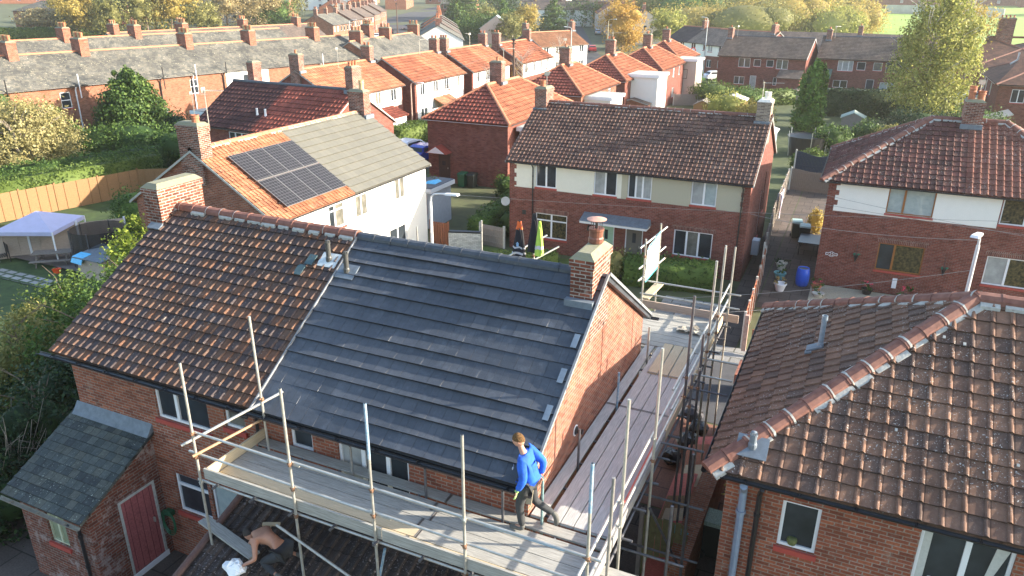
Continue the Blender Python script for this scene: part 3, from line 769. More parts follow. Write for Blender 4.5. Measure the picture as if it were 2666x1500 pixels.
# ---------------------------------------------------------------- the re-roofed pair
W1 = 11.5
ft = lambda x, z, w_, h, **k: ('f', x, z, w_, h, k)
B1 = house('semi_detached_house', 'brick semi behind the scaffold, roof half weathered red tiles, half new dark grey tiles', (-15.65, 9.7, 0), 0, W1, 7.05, 5.2, 5.0, 7.42, 'gable', .35, .12,
    slopes={'f': [(-1, 5.76, T_RED, 'roll'), (5.76, 13, T_SLATE, 'big')], 'b': [(-1, 5.76, T_RED, None), (5.76, 13, T_SLATE, None)]}, cw=.205, g=.265,
    ridge=None, verge=None, wall=BR_MAIN,
    wins=[ft(2.6, 3.8, 1.55, 1.1, mull=(.38,), sill=SILL), ft(4.62, 4.1, .55, .8, mull=(), sill=SILL), ft(6.35, 4.1, .55, .8, mull=()),
          ft(7.5, 3.7, 1.6, 1.2, mull=(.35, .7), panes=[PANEC, PANE, PANE]),
          ft(2.75, 1.35, 1.0, 1.05, mull=(), tr=.7), ft(3.85, .1, .95, 2.3, mull=(), tr=.35, panes=[PANEB], sill=None, name='glazed_door')],
    chim=[((-.32, .2, 2.95, 4.35, 4.9, 7.98), dict(mat=BR_CH, pots=()))], gut='')
for c in B1.children:
    if c.name.startswith('wall'): wall1 = c
roofs1 = [c for c in B1.children if c.name.startswith('roof')]
a, b = ridge_run((-.12, 3.525, 7.43), (5.72, 3.525, 7.43), .13, .44, 4); a.build('ridge_tiles', RIDGE, roofs1[0]); b.build('pointing', MORTAR, roofs1[0])
a, b = ridge_run((5.76, 3.525, 7.41), (11.05, 3.525, 7.41), .115, .46, 5); a.build('ridge_tiles', RIDGED, roofs1[1])
sl1 = 2.42/3.875       # dry verge along the right gable and the joint strip between both halves
for X, w_ in ((11.64, .022), (5.76, .014)):
    for s_ in (1, -1):
        p = Vector((X, -.36 if s_ > 0 else 7.41, 5.0)); q = Vector((X, 3.5 if s_ > 0 else 3.55, 7.42)); d = (q-p).normalized(); nn = d.cross(Vector((1, 0, 0)))*(-1 if s_ > 0 else 1)
        if nn.z < 0: nn = -nn
        m = MB(); m.obox((p+q)/2+nn*.015, Vector((w_, 0, 0)), (q-p)/2, nn*.03); m.build('verge_strip', plain('pale_verge', (.2, .21, .22), .6, .3, 9), roofs1[1])
gutter(B1, (-.45, -.4, 4.93), (11.72, -.4, 4.93), .06); gutter(B1, (-.3, 7.45, 4.93), (11.8, 7.45, 4.93), .06)
chimney(B1, 11.06, 11.51, 2.92, 3.98, 6.2, 7.86, BR_CH, pots=(), label='chimney of dark mottled brick with a cowled flue', lead=6.98)
ch = [c for c in B1.children if c.name.startswith('chimney')][-1]
m = MB(); m.lathe([(.135, 0), (.135, .12), (.15, .14), (.15, .22), (.135, .25), (.14, .36), (.152, .38), (.152, .42), (.12, .42)], (11.28, 3.7, 7.86), 16); m.build('chimney_pot', plain('brown_clay_pot', (.17, .065, .04), .5, .3, 9), ch)
m = MB()
for k in range(10): t = 2*PI*k/10; m.tube((11.28+.11*math.cos(t), 3.7+.11*math.sin(t), 8.26), (11.28+.11*math.cos(t), 3.7+.11*math.sin(t), 8.45), .007, 5)
m.tube((11.28, 3.7, 8.26), (11.28, 3.7, 8.45), .03, 6); m.build('cage', BLACK, ch)
m = MB(); m.lathe([(.19, 0), (.195, .01), (.1, .035), (.02, .045)], (11.28, 3.7, 8.45), 20); m.build('cowl', plain('pinkish_cowl', (.5, .27, .2), .6, .2, 9), ch)
def vent(par, x, y, mat=None, h=.42, r=.055, cage=True, plate=LEAD, name='vent_pipe', z=None, pw=.24):
    z = 5.0+sl1*(y+.35) if z is None else z
    m = MB(); m.lathe([(r*1.25, -.05), (r*1.25, .1), (r, .13), (r, h), (r*1.12, h), (r*1.12, h+.03), (r*.8, h+.03)], (x, y, z), 12)
    if cage:
        for k in range(8): t = 2*PI*k/8; m.tube((x+r*math.cos(t), y+r*math.sin(t), z+h), (x+r*.8*math.cos(t), y+r*.8*math.sin(t), z+h+.07), .008, 4)
        m.lathe([(r*.8, h+.07), (r*.3, h+.085)], (x, y, z), 10)
    o = m.build(name, mat or plain('grey_vent_plastic', (.06, .06, .055), .5, .2, 9), par)
    if plate: q = MB(); q.obox((x, y, z+.035), (pw, 0, 0), Vector((0, .85, .53))*pw*.8, Vector((0, -.53, .85))*.012); q.build('flashing', plate, o)
    return o
vent(B1, 5.42, 2.8, plate=plain('pale_flashing', (.5, .55, .56), .7, .3, 11)); vent(B1, 6.02, 2.62, plate=LEAD)
m = MB()          # slipped slates beside the pipe, cement fillet at the left chimney
m.obox((4.98, 2.72, 6.975), (.1, 0, 0), Vector((0, .85, .53))*.14, Vector((0, -.53, .85))*.012); m.obox((4.86, 2.45, 6.81), (.1, 0, 0), Vector((0, .85, .53))*.14, Vector((0, -.53, .85))*.012)
m.build('patch_tile', plain('blue_grey_patch', (.05, .09, .1), .6, .2, 9), roofs1[0])
m = MB(); m.obox((.05, 2.84, 7.07), (.2, 0, 0), Vector((0, .85, .53))*.09, Vector((0, -.53, .85))*.02); m.build('flashing', LEAD, roofs1[0])
m = MB()
for i in range(7): m.box(.201, .206, 3.0+i*.1, 3.0+i*.1+.11, 6.9+i*.065, 7.08+i*.065)
m.build('paint_steps', WHITE, roofs1[0])
m = MB(); m.lathe([(.09, 0), (.09, .03), (.055, .05), (.055, .16), (.04, .16)], (0, 0, 0), 12); o = m.build('flue', BLACK, B1); o.rotation_euler = (0, PI/2, 0); o.location = (11.5, 2.3, 4.55)
m = MB(); m.lathe([(.12, 0), (.12, .012)], (0, 0, 0), 14); q = m.build('flue_plate', WHITE, o)
downpipe(B1, [(5.55, -.4, 4.9), (5.6, -.1, 4.7), (5.6, -.07, .3)]); 
m = MB(); m.path([(5.15, -.38, 4.92), (5.5, -.34, 4.78), (5.6, -.3, 4.75)], .045, 8); m.build('swan_neck', BLACK, B1)
for yy in (.1, .8, 1.45, 2.1):
    z = 5.0+sl1*(yy+.35); m = MB(); m.obox((11.5, yy, z+.055), (.055, 0, 0), Vector((0, .85, .53))*.15, Vector((0, -.53, .85))*.006); m.build('lead_soaker', plain('shiny_lead', (.2, .25, .3), .4, .2, 7, metal=.4), roofs1[1])

# ---------------------------------------------------------------- the hipped pair on the right
B2 = house('semi_detached_house', 'nearest brick house at the right edge, hipped brown tiled roof with mortared hip tiles', (-1.15, 11.5, 0), 0, 11.0, 7.1, 5.2, 5.0, 7.4, 'hip', .33, .12,
    slopes={'f': [(-2, 20, T_HIP, 'roll')], 'l': [(None, None, T_HIP, 'step')], 'r': [(None, None, T_HIP, None)], 'b': [(None, None, T_HIP, None)]}, cw=.3, g=.31,
    ridge=RIDGE, wall=BR_MAIN, gut='fl', wins=[ft(.96, 3.58, .62, .95, mull=(), panes=[PANE]), ft(3.05, 3.6, 1.3, 1.15, mull=(.52,), panes=[PANE, PANE]), ft(6.2, 3.6, 1.2, 1.1), ft(2.6, .9, 1.6, 1.2, mull=(.5,))])
downpipe(B2, [(.32, -.36, 4.85), (.31, -.12, 4.6), (.31, -.09, .2)], .065, plain('blue_grey_pipe', (.2, .25, .33), .45, .15, 9))
downpipe(B2, [(.62, -.36, 4.88), (.58, -.12, 4.62), (.58, -.08, .2)], .045)
p = Vector((1.1, 3.42, 5.92)); m = MB(); m.lathe([(.065, 0), (.06, .1), (.05, .12), (.05, .58), (.058, .58), (.058, .7), (.045, .7), (.04, .3)], (0, 0, 0), 14)
o = m.build('vent_pipe', plain('blue_grey_vent', (.2, .25, .29), .5, .3, 9), B2); o.location = p; 
m = MB(); m.obox((-.1, 0, .0), (.14, 0, .07), (0, .13, 0), (-.01, 0, .015)); m.obox((-.2, -.12, -.08), (.06, 0, .03), (0, .08, 0), (-.005, 0, .012)); m.build('flashing', LEAD, o)
o = vent(B2, .33, .1, mat=LEAD, h=.26, r=.06, z=5.32, pw=.26)
m = MB()          # splashes of mortar on the slope
rnd = random.Random(5)
for i in range(16):
    x = rnd.uniform(2.2, 6.5); y = rnd.uniform(.1, 2.8); z = 5.0+.628*(y+.33)+.03; s_ = rnd.uniform(.008, .028)
    if y > x-.2: continue
    m.obox((x, y, z), (s_, 0, 0), Vector((0, .85, .53))*s_*1.3, Vector((0, -.53, .85))*.008)
m.build('mortar_spots', MORTAR, [c for c in B2.children if c.name.startswith('roof')][0])
m = MB(); m.lathe([(.07, 0), (.09, .06), (.08, .12), (.05, .14)], (1.2, .07, 3.64), 10); m.build('vase', plain('green_vase', (.12, .14, .05), .4, .2, 8), B2)
m = MB(); m.box(3.1, 3.22, .062, .07, 3.66, 4.6); m.hexa([(4.0, .062, 3.66), (4.05, .062, 3.66), (4.05, .075, 3.66), (4.0, .075, 3.66), (4.1, .062, 4.6), (4.28, .062, 4.6), (4.28, .075, 4.6), (4.1, .075, 4.6)])
m.build('curtain', plain('net_curtain', (.5, .5, .46), .9, .1, 20), B2)
m = MB(); m.lathe([(.04, 0), (.045, .09), (.038, .09), (.036, .01)], (3.32, .03, 3.66), 12); m.tube((3.36, .03, 3.68), (3.39, .03, 3.71), .006, 5); m.build('mug', WHITE, B2)

# ---------------------------------------------------------------- the pair across the street with brown tiles
W3_ = 12.75; k3 = dict(sill=SILL)
B3 = house('semi_detached_house', 'brick semi across the street with cream and sand upper walls and long brown roof', (-17.05, 36.6, -1), 0, W3_, 8.3, 5.2, 5.0, 7.62, 'gable', .3, .12,
    slopes={'f': [(-1, 14, T_BROWN, 'roll')], 'b': [(None, None, T_BROWN, None)]}, cw=.22, g=.29, ridge=RIDGE, wall=BR_DARK,
    bands={'f': [(.3, 6.35, 3.55, 6, 'c'), (6.35, 12.45, 3.55, 6, 's')]}, bmats={'c': ('render_panel', CREAM, 'cream rendered upper wall'), 's': ('render_panel', SAND, 'sand rendered upper wall')},
    wins=[ft(1.55, 3.66, 1.2, 1.25), ft(4.85, 3.62, 1.25, 1.28, panes=[PANEC, PANE]), ft(6.68, 3.64, 1.25, 1.25, mull=(.33, .62), panes=[PANE, PANEC, PANEC]), ft(9.92, 3.66, 1.25, 1.22, panes=[PANEC, PANEB]),
          ft(1.58, .82, 1.85, 1.4, mull=(.5,), tr=.72, panes=[PANEG]), ft(9.25, .93, 1.95, 1.35, mull=(.33, .64)),
          ft(6.7, -.02, .95, 2.1, door=1, mat=plain('grey_door', (.13, .12, .1), .5, .1, 9), glassy=(.4, .6, .6, .85)), ft(5.2, -.02, .9, 2.1, door=1, mat=plain('mint_door', (.32, .5, .36), .5, .1, 9), glassy=(.4, .6, .6, .85)),
          ('r', 4.6, 1.0, .55, 2.6, dict(mull=())), ('r', 5.6, 2.2, .5, 2.2, dict(mull=()))],
    chim=[((-.1, .6, 3.6, 4.7, 6.2, 8.35), dict(pots=((.5, .3, POT, .4, .16),), lead=7.2)), ((12.1, 12.78, 3.7, 4.7, 6.2, 8.35), dict(mat=brick('pale_chimney_brick', (.34, .27, .2), (.16, .12, .1), (.42, .38, .33)), pots=((.6, .5, PALEPOT, .4, .16),), cap=PALEPOT, lead=7.3))])
m = MB()
for i in range(6):
    if i % 2 == 0: m.box(.3, .42, -.016, .01, 3.62+i*.23, 3.62+(i+1)*.23)
    if i % 2 == 1: m.box(12.33, 12.45, -.016, .01, 3.62+i*.23, 3.62+(i+1)*.23)
m.build('quoin', BR_DARK, B3)
m = MB(); m.box(4.4, 8.0, -.75, 0, 2.2, 2.32); m.build('porch_canopy', WHITE, B3); q = MB(); q.hexa([(4.35, -.8, 2.33), (8.05, -.8, 2.33), (8.05, -.001, 2.33), (4.35, -.001, 2.33), (4.4, -.75, 2.36), (8.0, -.75, 2.36), (8.0, -.002, 2.62), (4.4, -.002, 2.62)]); q.build('lead_roof', LEAD, B3.children[-1])
downpipe(B3, [(1.4, -.3, 4.95), (1.4, -.05, 4.7), (1.4, -.05, 0)], .03); downpipe(B3, [(12.35, -.3, 4.95), (12.4, -.05, 4.7), (12.4, -.05, 0)], .035)
for x in (4.7, 8.4): m = MB(); m.lathe([(.02, 0), (.09, .06), (.07, .22), (.03, .28)], (x, -.14, 1.62), 6); m.box(x-.02, x+.02, -.14, 0, 1.86, 1.9); m.build('wall_lantern', BLACK, B3)
m = MB(); m.box(.78, 1.0, -.008, .02, 2.02, 2.28); o = m.build('air_vent', BLACK, B3)
SOLD = brick('soldier_bricks', (.24, .075, .05), (.15, .045, .035), (.33, .26, .22), bw=.075, bh=.225, ms=.012)
for x0, x1, z in ((9.15, 11.3, 2.29), (1.5, 3.5, 2.24)): m = MB(); m.box(x0, x1, -.01, 0, z, z+.235); m.build('lintel_course', SOLD, B3)
# ridge of the right half was re-bedded in pale cement
m = MB(); rnd = random.Random(2)
for i in range(30): x = 6.2+i*.2; m.obox((x, 4.02, 7.47), (.11, 0, 0), (0, .12*rnd.uniform(.6, 1.2), .05), (0, -.01, .05))
m.build('cement_fillet', plain('pale_blue_mortar', (.5, .54, .56), .9, .2, 9), [c for c in B3.children if c.name.startswith('roof')][0])

# ---------------------------------------------------------------- the hipped pair number 25
B4 = house('semi_detached_house', 'hipped brick house numbered 25 with white painted band and brown-framed windows', (-.95, 38, -1), 0, 11.14, 8.0, 5.45, 5.3, 7.87, 'hip', .35, .12,
    slopes={'f': [(-2, 5.57, tilemat('plum_brown_tile', [(.14, .06, .05), (.12, .052, .045), (.15, .07, .055), (.1, .05, .042)], lichen=.3), 'roll'), (5.57, 20, tilemat('ruddy_pan_tile', [(.2, .085, .06), (.17, .07, .05), (.22, .09, .065)], lichen=.4), 'pan')], 'l': [(None, None, MATS['plum_brown_tile'], 'roll')], 'r': [(None, None, T_RED, None)], 'b': [(None, None, T_RED, None)]}, cw=.3, g=.34,
    ridge=RIDGE, wall=BR_DARK, gut='fl', bands={'f': [(.35, 7.1, 3.8, 6, 'w')]}, bmats={'w': ('painted_band', RENDER, 'white painted upper wall')},
    wins=[ft(2.6, 3.95, 1.95, 1.33, mull=(.36,), frame=TIMBERW, panes=[PANEB]), ft(2.6, 1.15, 1.95, 1.35, mull=(.36,), frame=TIMBERW, panes=[PANE, PANEG]),
          ft(7.15, 4.0, 1.9, 1.25, panes=[PANEG]), ft(7.05, 1.15, 1.9, 1.35, mull=(.45,), panes=[PANEC, PANEG])],
    chim=[((5.25, 6.05, 3.5, 4.5, 6.8, 8.75), dict(pots=((.25, .35, POT, .55, .15), (.3, .75, POT, .62, .15), (.75, .4, POT, .45, .16)), lead=7.65))])
m = MB()
for i in range(6):
    if i % 2 == 1: m.box(.35, .5, -.016, .01, 3.85+i*.24, 3.85+(i+1)*.24)
m.build('quoin', BR_DARK, B4)
for x0, x1 in ((2.5, 4.65), (6.95, 9.0)): m = MB(); m.box(x0, x1, -.01, 0, 2.52, 2.76); m.build('lintel_course', SOLD, B4)
def text(par, s_, loc, size, mat, rot=(PI/2, 0, 0), name='number', ext=.006):
    c = bpy.data.curves.new(name, 'FONT'); c.body = s_; c.size = size; c.extrude = ext; c.align_x = 'CENTER'; c.align_y = 'CENTER'
    o = bpy.data.objects.new(name, c); COL.objects.link(o); c.materials.append(mat); bpy.context.view_layer.update(); me = bpy.data.meshes.new_from_object(o.evaluated_get(bpy.context.evaluated_depsgraph_get())); bpy.data.objects.remove(o); o = bpy.data.objects.new(name, me); COL.objects.link(o); o.location = loc; o.rotation_euler = rot; o.parent = par; return o
T = thing('house_number', 'white scrollwork house number 25 on the brick wall', 'house number', (-.33, 37.97, .63))
m = MB()
for i in range(26):
    a = 2*PI*i/26; m.tube((.27*math.cos(a), 0, .1*math.sin(a)+.03*math.sin(5*a)), (.27*math.cos(a+.24), 0, .1*math.sin(a+.24)+.03*math.sin(5*a+1.2)), .009, 5)
for sx in (-.2, .2):
    for i in range(10): a = 2*PI*i/10; m.tube((sx+.05*math.cos(a), 0, .06*math.sin(a)), (sx+.05*math.cos(a+.63), 0, .06*math.sin(a+.63)), .008, 5)
m.build('scroll', WHITE, T); text(T, '25', (0, -.01, 0), .22, WHITE, name='digits')
for lab, X, Z in (('left', .75, .5), ('right', 4.5, .38)):
    T = thing('hanging_basket', f'cone hanging basket on the brick wall {"between the number and the brown window" if lab=="left" else "right of the brown-framed window"}', 'hanging basket', (X, 37.8, Z-.05), 0, 'cone baskets on the brick wall')
    m = MB(); m.lathe([(.01, 0), (.13, .38)], (0, 0, 0), 10); m.build('basket', BLACK, T)
    V, _ = blobs([(0, 0, .42, .14, .14, .08)], 120, .06, np.random.default_rng(3)); leafmesh('plants', V, plain('teal_leaves', (.05, .2, .13), .8, .3, 20), T)
    m = MB(); m.tube((0, 0, .4), (0, .17, .75), .008, 5); m.tube((0, .15, .45), (0, .17, .85), .01, 5); m.build('bracket', BLACK, T)

# ---------------------------------------------------------------- the pair with solar panels (ridge runs away from the camera)
GR = PI/2
B5 = house('semi_detached_house', 'white-fronted semi with roof half orange tiles, half pale olive tiles', (-21.2, 22.6, -1), GR, 12.0, 7.8, 5.0, 4.72, 7.35, 'gable', .3, .12,
    slopes={'f': [(-1, 5.25, T_ORANGE, 'roll'), (5.25, 14, T_SAGE, 'big')], 'b': [(None, None, T_ORANGE, None)]}, cw=.21, g=.33, ridge=RIDGEO, wall=BR_MAIN,
    bands={'f': [(0, 12, 0, 6, 'w')], 'r': [(0, 8, 0, 6, 'w')]}, bmats={'w': ('rendered_front', RENDER, 'white rendered front')},
    wins=[ft(3.6, 3.3, 1.15, 1.15, mull=(.4,), tr=.75, sill=SILL, panes=[PANE, PANED]), ft(5.6, 3.35, 1.0, 1.1, panes=[PANED], sill=plain('stone_sill', (.5, .42, .36), .8, .1, 9)), ft(9.0, 3.4, .95, 1.1, panes=[PANED], sill=MATS['stone_sill']), ft(8.3, .7, 1.6, 1.3)],
    chim=[((-.12, .5, 3.3, 4.5, 5.9, 8.35), dict(pots=((.5, .3, POT, .35, .16),))), ((11.5, 12.12, 3.4, 4.4, 6.2, 8.4), dict(pots=((.5, .3, POTY, .55, .14),), lead=7.1))])
for c in B5.children:
    if c.get('label', '').startswith('pale olive'): sage = c
m = MB()
for i in range(17):
    a = Vector((5.27+i*.4, 3.9, 7.37)); m.hexa([a+Vector(q) for q in ((0, -.14, -.07), (.385, -.14, -.07), (.385, .14, -.07), (0, .14, -.07), (0, -.09, .05), (.385, -.09, .05), (.385, .09, .05), (0, .09, .05))])
m.build('ridge_tiles', plain('olive_ridge', (.27, .26, .19), .7, .15, 7), sage)
CELL, nt_, b_ = newmat('solar_cells')
uvn = N(nt_, 'UVMap'); t_ = N(nt_, 'TexBrick'); t_.offset = 0; t_.inputs['Scale'].default_value = 1; t_.inputs['Brick Width'].default_value = .17; t_.inputs['Row Height'].default_value = .17; t_.inputs['Mortar Size'].default_value = .006; t_.inputs['Mortar Smooth'].default_value = .1
t_.inputs['Color1'].default_value = (.012, .011, .014, 1); t_.inputs['Color2'].default_value = (.016, .015, .018, 1); t_.inputs['Mortar'].default_value = (.2, .2, .2, 1)
nt_.links.new(uvn.outputs[0], t_.inputs['Vector']); nt_.links.new(t_.outputs[0], b_.inputs['Base Color']); b_.inputs['Roughness'].default_value = .3; b_.inputs['Specular IOR Level'].default_value = .3
ARR = thing('solar_array', 'dark solar panel array mounted on the orange tiled half of the white house', 'solar panels', (-21.2, 22.6, -1), GR)
s5 = 2.63/4.2; vv = Vector((0, 1, s5)).normalized(); nn = Vector((0, -s5, 1)).normalized(); uu = Vector((1, 0, 0))
rows = 2; cols = 4; pw = 1.0; ph = 1.72; o0 = Vector((1.0, .12, 4.72+s5*.42))+nn*.14
for i in range(cols):
    for j in range(rows):
        p = o0+uu*(i*1.02)+vv*(j*1.76); f = MB(); f.obox(p+uu*pw/2+vv*ph/2, uu*pw/2, vv*ph/2, nn*.018); f.build('panel_frame', plain('dark_silver_frame', (.16, .16, .16), .5, .1, 9), ARR)
        c = MB(); e = .02; c.face([p+uu*e+vv*e+nn*.021, p+uu*(pw-e)+vv*e+nn*.021, p+uu*(pw-e)+vv*(ph-e)+nn*.021, p+uu*e+vv*(ph-e)+nn*.021]); c.build('solar_cells', CELL, ARR.children[-1])
m = MB()
for j in (.35, 1.4, 2.1, 3.1): m.obox(o0+uu*2.03+vv*j-nn*.05, uu*2.15, vv*.02, nn*.03)
m.build('mounting_rail', BLACK, ARR)
def aerial(loc, h, label, rz=0, L=.9, dish=False):
    T = thing('tv_aerial', label, 'aerial', loc, rz); m = MB(); m.tube((0, 0, 0), (0, 0, h), .02, 6); m.build('mast', GALV, T)
    m = MB(); m.tube((0, 0, h-.05), (L, 0, h-.02), .012, 5)
    for i in range(9): m.tube((.08+i*L/9.5, -.14+i*.006, h-.04), (.08+i*L/9.5, .14-i*.006, h-.04), .008, 4)
    m.box(-.05, -.04, -.14, .14, h-.14, h+.08); m.build('antenna', GALV, T); return T
aerial((-24.9, 23.5, 7.2-.2), 1.7, 'tall aerial rising beside the mossy chimney of the solar panel house', .2)
# ---------------------------------------------------------------- outhouse and rear extension
O1 = thing('brick_outhouse', 'weathered brick outhouse with green-grey slates and a faded red plank door', 'outhouse', (-15.65, 7.85, 0))
m = MB(); W_, D_ = 2.25, 1.85
mb = {'wall': MB()}
for k, z1 in (('f', 2.3), ('l', 2.3), ('r', 2.3)):
    sd = Side(k, W_, D_)
    wall_side(mb, sd, 0, z1, [(.82, 1.2, .62, 1.05)] if k == 'f' else ([(.72, .17, .95, 1.98)] if k == 'r' else []), ())
for X, fl in ((W_, 0), (0, 1)):
    p = [(X, 0, 2.3), (X, D_, 2.3), (X, D_, 3.22)]; mb['wall'].face(p[::-1] if fl else p)
mb['wall'].build('wall', BR_OLD, O1)
m = MB(); tile_slope(m, [(-.2, -.22, 2.3), (W_+.1, -.22, 2.3), (W_+.1, D_, 3.36), (-.2, D_, 3.36)], 'flat', .22, .2, 3, .003, .06); rf = m.build('roof', T_FELT, O1)
m = MB(); m.hexa([(-.1, D_-.2, 3.3), (W_+.1, D_-.2, 3.3), (W_+.1, D_-.001, 3.3), (-.1, D_-.001, 3.3), (-.1, D_-.14, 3.36), (W_+.1, D_-.14, 3.36), (W_+.1, D_-.002, 3.56), (-.1, D_-.002, 3.56)]); m.build('flashing', LEAD, rf)
gutter(O1, (-.2, -.27, 2.24), (W_+.1, -.27, 2.24), .05, plain('dirty_gutter', (.2, .19, .15), .8, .3, 9)); downpipe(O1, [(W_-.25, -.27, 2.2), (W_-.22, -.08, 2.0), (W_-.22, -.08, 0)], .04)
RD = brick('faded_red_planks', (.42, .13, .13), (.38, .115, .115), (.14, .04, .04), ms=.008, bw=.16, bh=30, dark=.1)
door(O1, Side('r', W_, D_), .72, .17, .95, 1.98, RD, frame=plain('peeling_frame', (.42, .42, .38), .9, .3, 12), d=.01, label='faded red plank door')
m = MB(); bar(m, Side('r', W_, D_), .7, 1.7, -.02, .08, .02, .16); m.build('doorstep', WHITE, O1)
window(O1, Side('f', W_, D_), .82, 1.2, .62, 1.05, mull=(.5,), tr=.55, frame=plain('greenish_paint', (.45, .48, .34), .8, .2, 9), panes=[glass('dusty_glass', (.22, .26, .17), (.35, .38, .28))], fw_=.035)
T = thing('coiled_hose', 'green garden hose coiled on the brick wall beside the red door', 'garden hose', (-13.2, 9.62, 1.0)); m = MB()
for r_ in (.16, .19, .22): m.path([(r_*math.cos(2*PI*i/16), -.03-r_*.2, r_*1.6*math.sin(2*PI*i/16)) for i in range(17)], .014, 5)
m.build('hose', GREENP, T); m = MB(); m.box(-.1, .1, -.07, .06, .18, .3); m.build('bracket', GREENP, T)
T = thing('kitchen_extension', 'low extension with sooty brown tiles under the front scaffold where a man kneels', 'extension', (-10.1, 5.3, 0))
mb = {'wall': MB()}; W_, D_ = 7.3, 4.38
for k in 'flr': wall_side(mb, Side(k, W_, D_), 0, 1.55, [(.8, .5, 1, .9)] if k == 'f' else [], ())
for X, fl in ((W_, 0), (0, 1)): p = [(X, 0, 1.55), (X, D_, 1.55), (X, D_, 2.95)]; mb['wall'].face(p[::-1] if fl else p)
mb['wall'].build('wall', BR_MAIN, T)
m = MB(); tile_slope(m, [(-.15, -.2, 1.55), (W_+.15, -.2, 1.55), (W_+.15, D_+.0, 3.12), (-.15, D_+.0, 3.12)], 'pan', .21, .3, 5, 0, .08); m.build('roof', T_LOW, T)
m = MB()
for i in range(11): m.tube((-.17, -.2+i*.42, 1.62+i*.144), (-.17, .24+i*.42, 1.62+(i+1)*.144), .07, 8)
m.build('verge_tiles', plain('sooty_verge', (.12, .07, .06), .9, .3, 9), T)
window(T, Side('f', W_, D_), .8, .5, 1, .9)

# ---------------------------------------------------------------- the rest of the estate
def chs(*xs, D=7, z=5.2, zt=8.4, **k): return [((x-.35, x+.35, D/2-.45, D/2+.45, z, zt), dict(pots=pots(2), **k)) for x in xs]
def fw4(W, z2=3.6, z1=1.0, w_=1.2, side='f', n=4, **k):
    o = []
    for i in range(n):
        x = W*(i+.5)/n-w_/2; o += [(side, x, z2, w_, 1.15, k), (side, x, z1, w_, 1.25, k)]
    return o
# dark red house behind the solar one
H1 = house('semi_detached_house', 'dark red and plum tiled house directly behind the white solar panel house', (-41.2, 37.9, -1), R(-4), 11.0, 7.4, 5.0, 4.95, 7.5, 'gable', .3, .12,
    slopes={'f': [(-1, 5.2, T_PLUM, 'roll'), (5.2, 14, T_DKRED, 'roll')], 'b': [(None, None, T_TERRA, None)]}, cw=.33, g=.42, ridge=RIDGED, wall=BR_DARK, lod=1, win_far=1,
    wins=[ft(2.9, 3.5, 2.4, 1.2, mull=(.25, .5, .75), panes=[PANE, PANEC]), ft(7.6, 3.5, 1.4, 1.2), ft(3, .9, 1.6, 1.2)],
    chim=[((-.1, .5, 5.0, 5.8, 5.6, 8.6), dict(pots=())), ((10.5, 11.1, 3.3, 4.2, 6.2, 8.9), dict(pots=pots(3), lead=7.4))])
m = MB(); m.lathe([(.14, 0), (.14, .02), (.06, .1)], (0, 0, 0), 8); o = m.build('wall_light', PALEPOT, H1); o.rotation_euler = (PI/2, 0, 0); o.location = (1.3, -.01, 3.6)
for x in (4.75, 5.5): vent(H1, x, 1.0, WHITE, .45, .07, False, None, z=5.75, name='white_vent')
X1 = house('house_wing', 'small red tiled wing at the back left of the plum tiled house', (-42.5, 41.6, -1), R(-4), 5.5, 6.2, 4.8, 4.9, 6.6, 'hipL', .3, .1, slopes={'*': (T_DKRED, 'far')}, wall=BR_DARK, lod=1, ridge=RIDGE, gut='f', cat='house wing')
T = thing('flat_roof_extension', 'pale green-grey rendered tower extension with flat roof left of the plum tiled house', 'extension', (-46.2, 42.2, -1), R(-4)); m = MB(); m.box(0, 2.7, 0, 3.2, 0, 4.7); m.build('wall', plain('grey_green_render', (.5, .53, .47), .9, .05, 3), T)
m = MB(); m.box(-.15, 2.85, -.15, 3.3, 4.7, 4.95); m.build('fascia', plain('pale_blue_fascia', (.62, .68, .7), .7, .05, 5), T); m = MB(); m.box(-.1, 2.8, -.1, 3.25, 4.951, 4.98); m.build('roof', plain('dark_felt', (.12, .13, .14), .9, .2, 4), T)
aerial((-40.8, 37.4, 3.5), 2.6, 'aerial on the near corner of the plum tiled house', .1, 1.3)
# orange-roofed column facing the cul-de-sac
wp = {'f': [(.4, 10.5, 2.9, 6, 'w')]}
def hcol(lab, y, Wd, sp, band, ch, x=-41.4, xo=0, **k):
    bm = {'w': ('rendered_front', RENDER, 'white rendered front')}
    return house('semi_detached_house', lab, (x+xo, y, -1), R(92), Wd, 7.2, 5.0, 4.75, 7.05, 'gable', .3, .12, slopes=sp, cw=.33, g=.42, ridge=RIDGEO, wall=BR_DARK, lod=1, bands={'f': band}, bmats=bm,
        wins=[ft(Wd*.1, 3.4, 1.0, 1.15), ft(Wd*.36, 3.4, 1.0, 1.15), ft(Wd*.58, 3.4, 1.0, 1.15), ft(Wd*.82, 3.4, 1.0, 1.15), ft(Wd*.1, .7, 1.5, 1.4), ft(Wd*.8, .7, 1.5, 1.4)], chim=ch, **k)
cc = lambda x, n=2: ((x-.35, x+.35, 3.1, 4.1, 5.6, 8.3), dict(pots=pots(n), lead=6.9))
H2 = hcol('orange tiled semi with a lone chimney at its left gable, nearest of the white-fronted column', 53.0, 11.5, {'f': [(-1, 13, T_ORANGE, 'far')], '*': (T_ORANGE, None)}, [(1, 11.3, 2.9, 6, 'w')], [cc(.2, 1), cc(11.2, 2)])
m = MB(); m.box(6.6, 9.4, -1.6, 0, 0, 2.3); m.build('porch', WHITE, H2); m = MB(); tile_slope(m, [(6.4, -1.8, 2.3), (9.6, -1.8, 2.3), (9.6, 0, 3.0), (6.4, 0, 3.0)], 'far', .3, .36, 2); m.build('porch_roof', T_DKRED, H2)
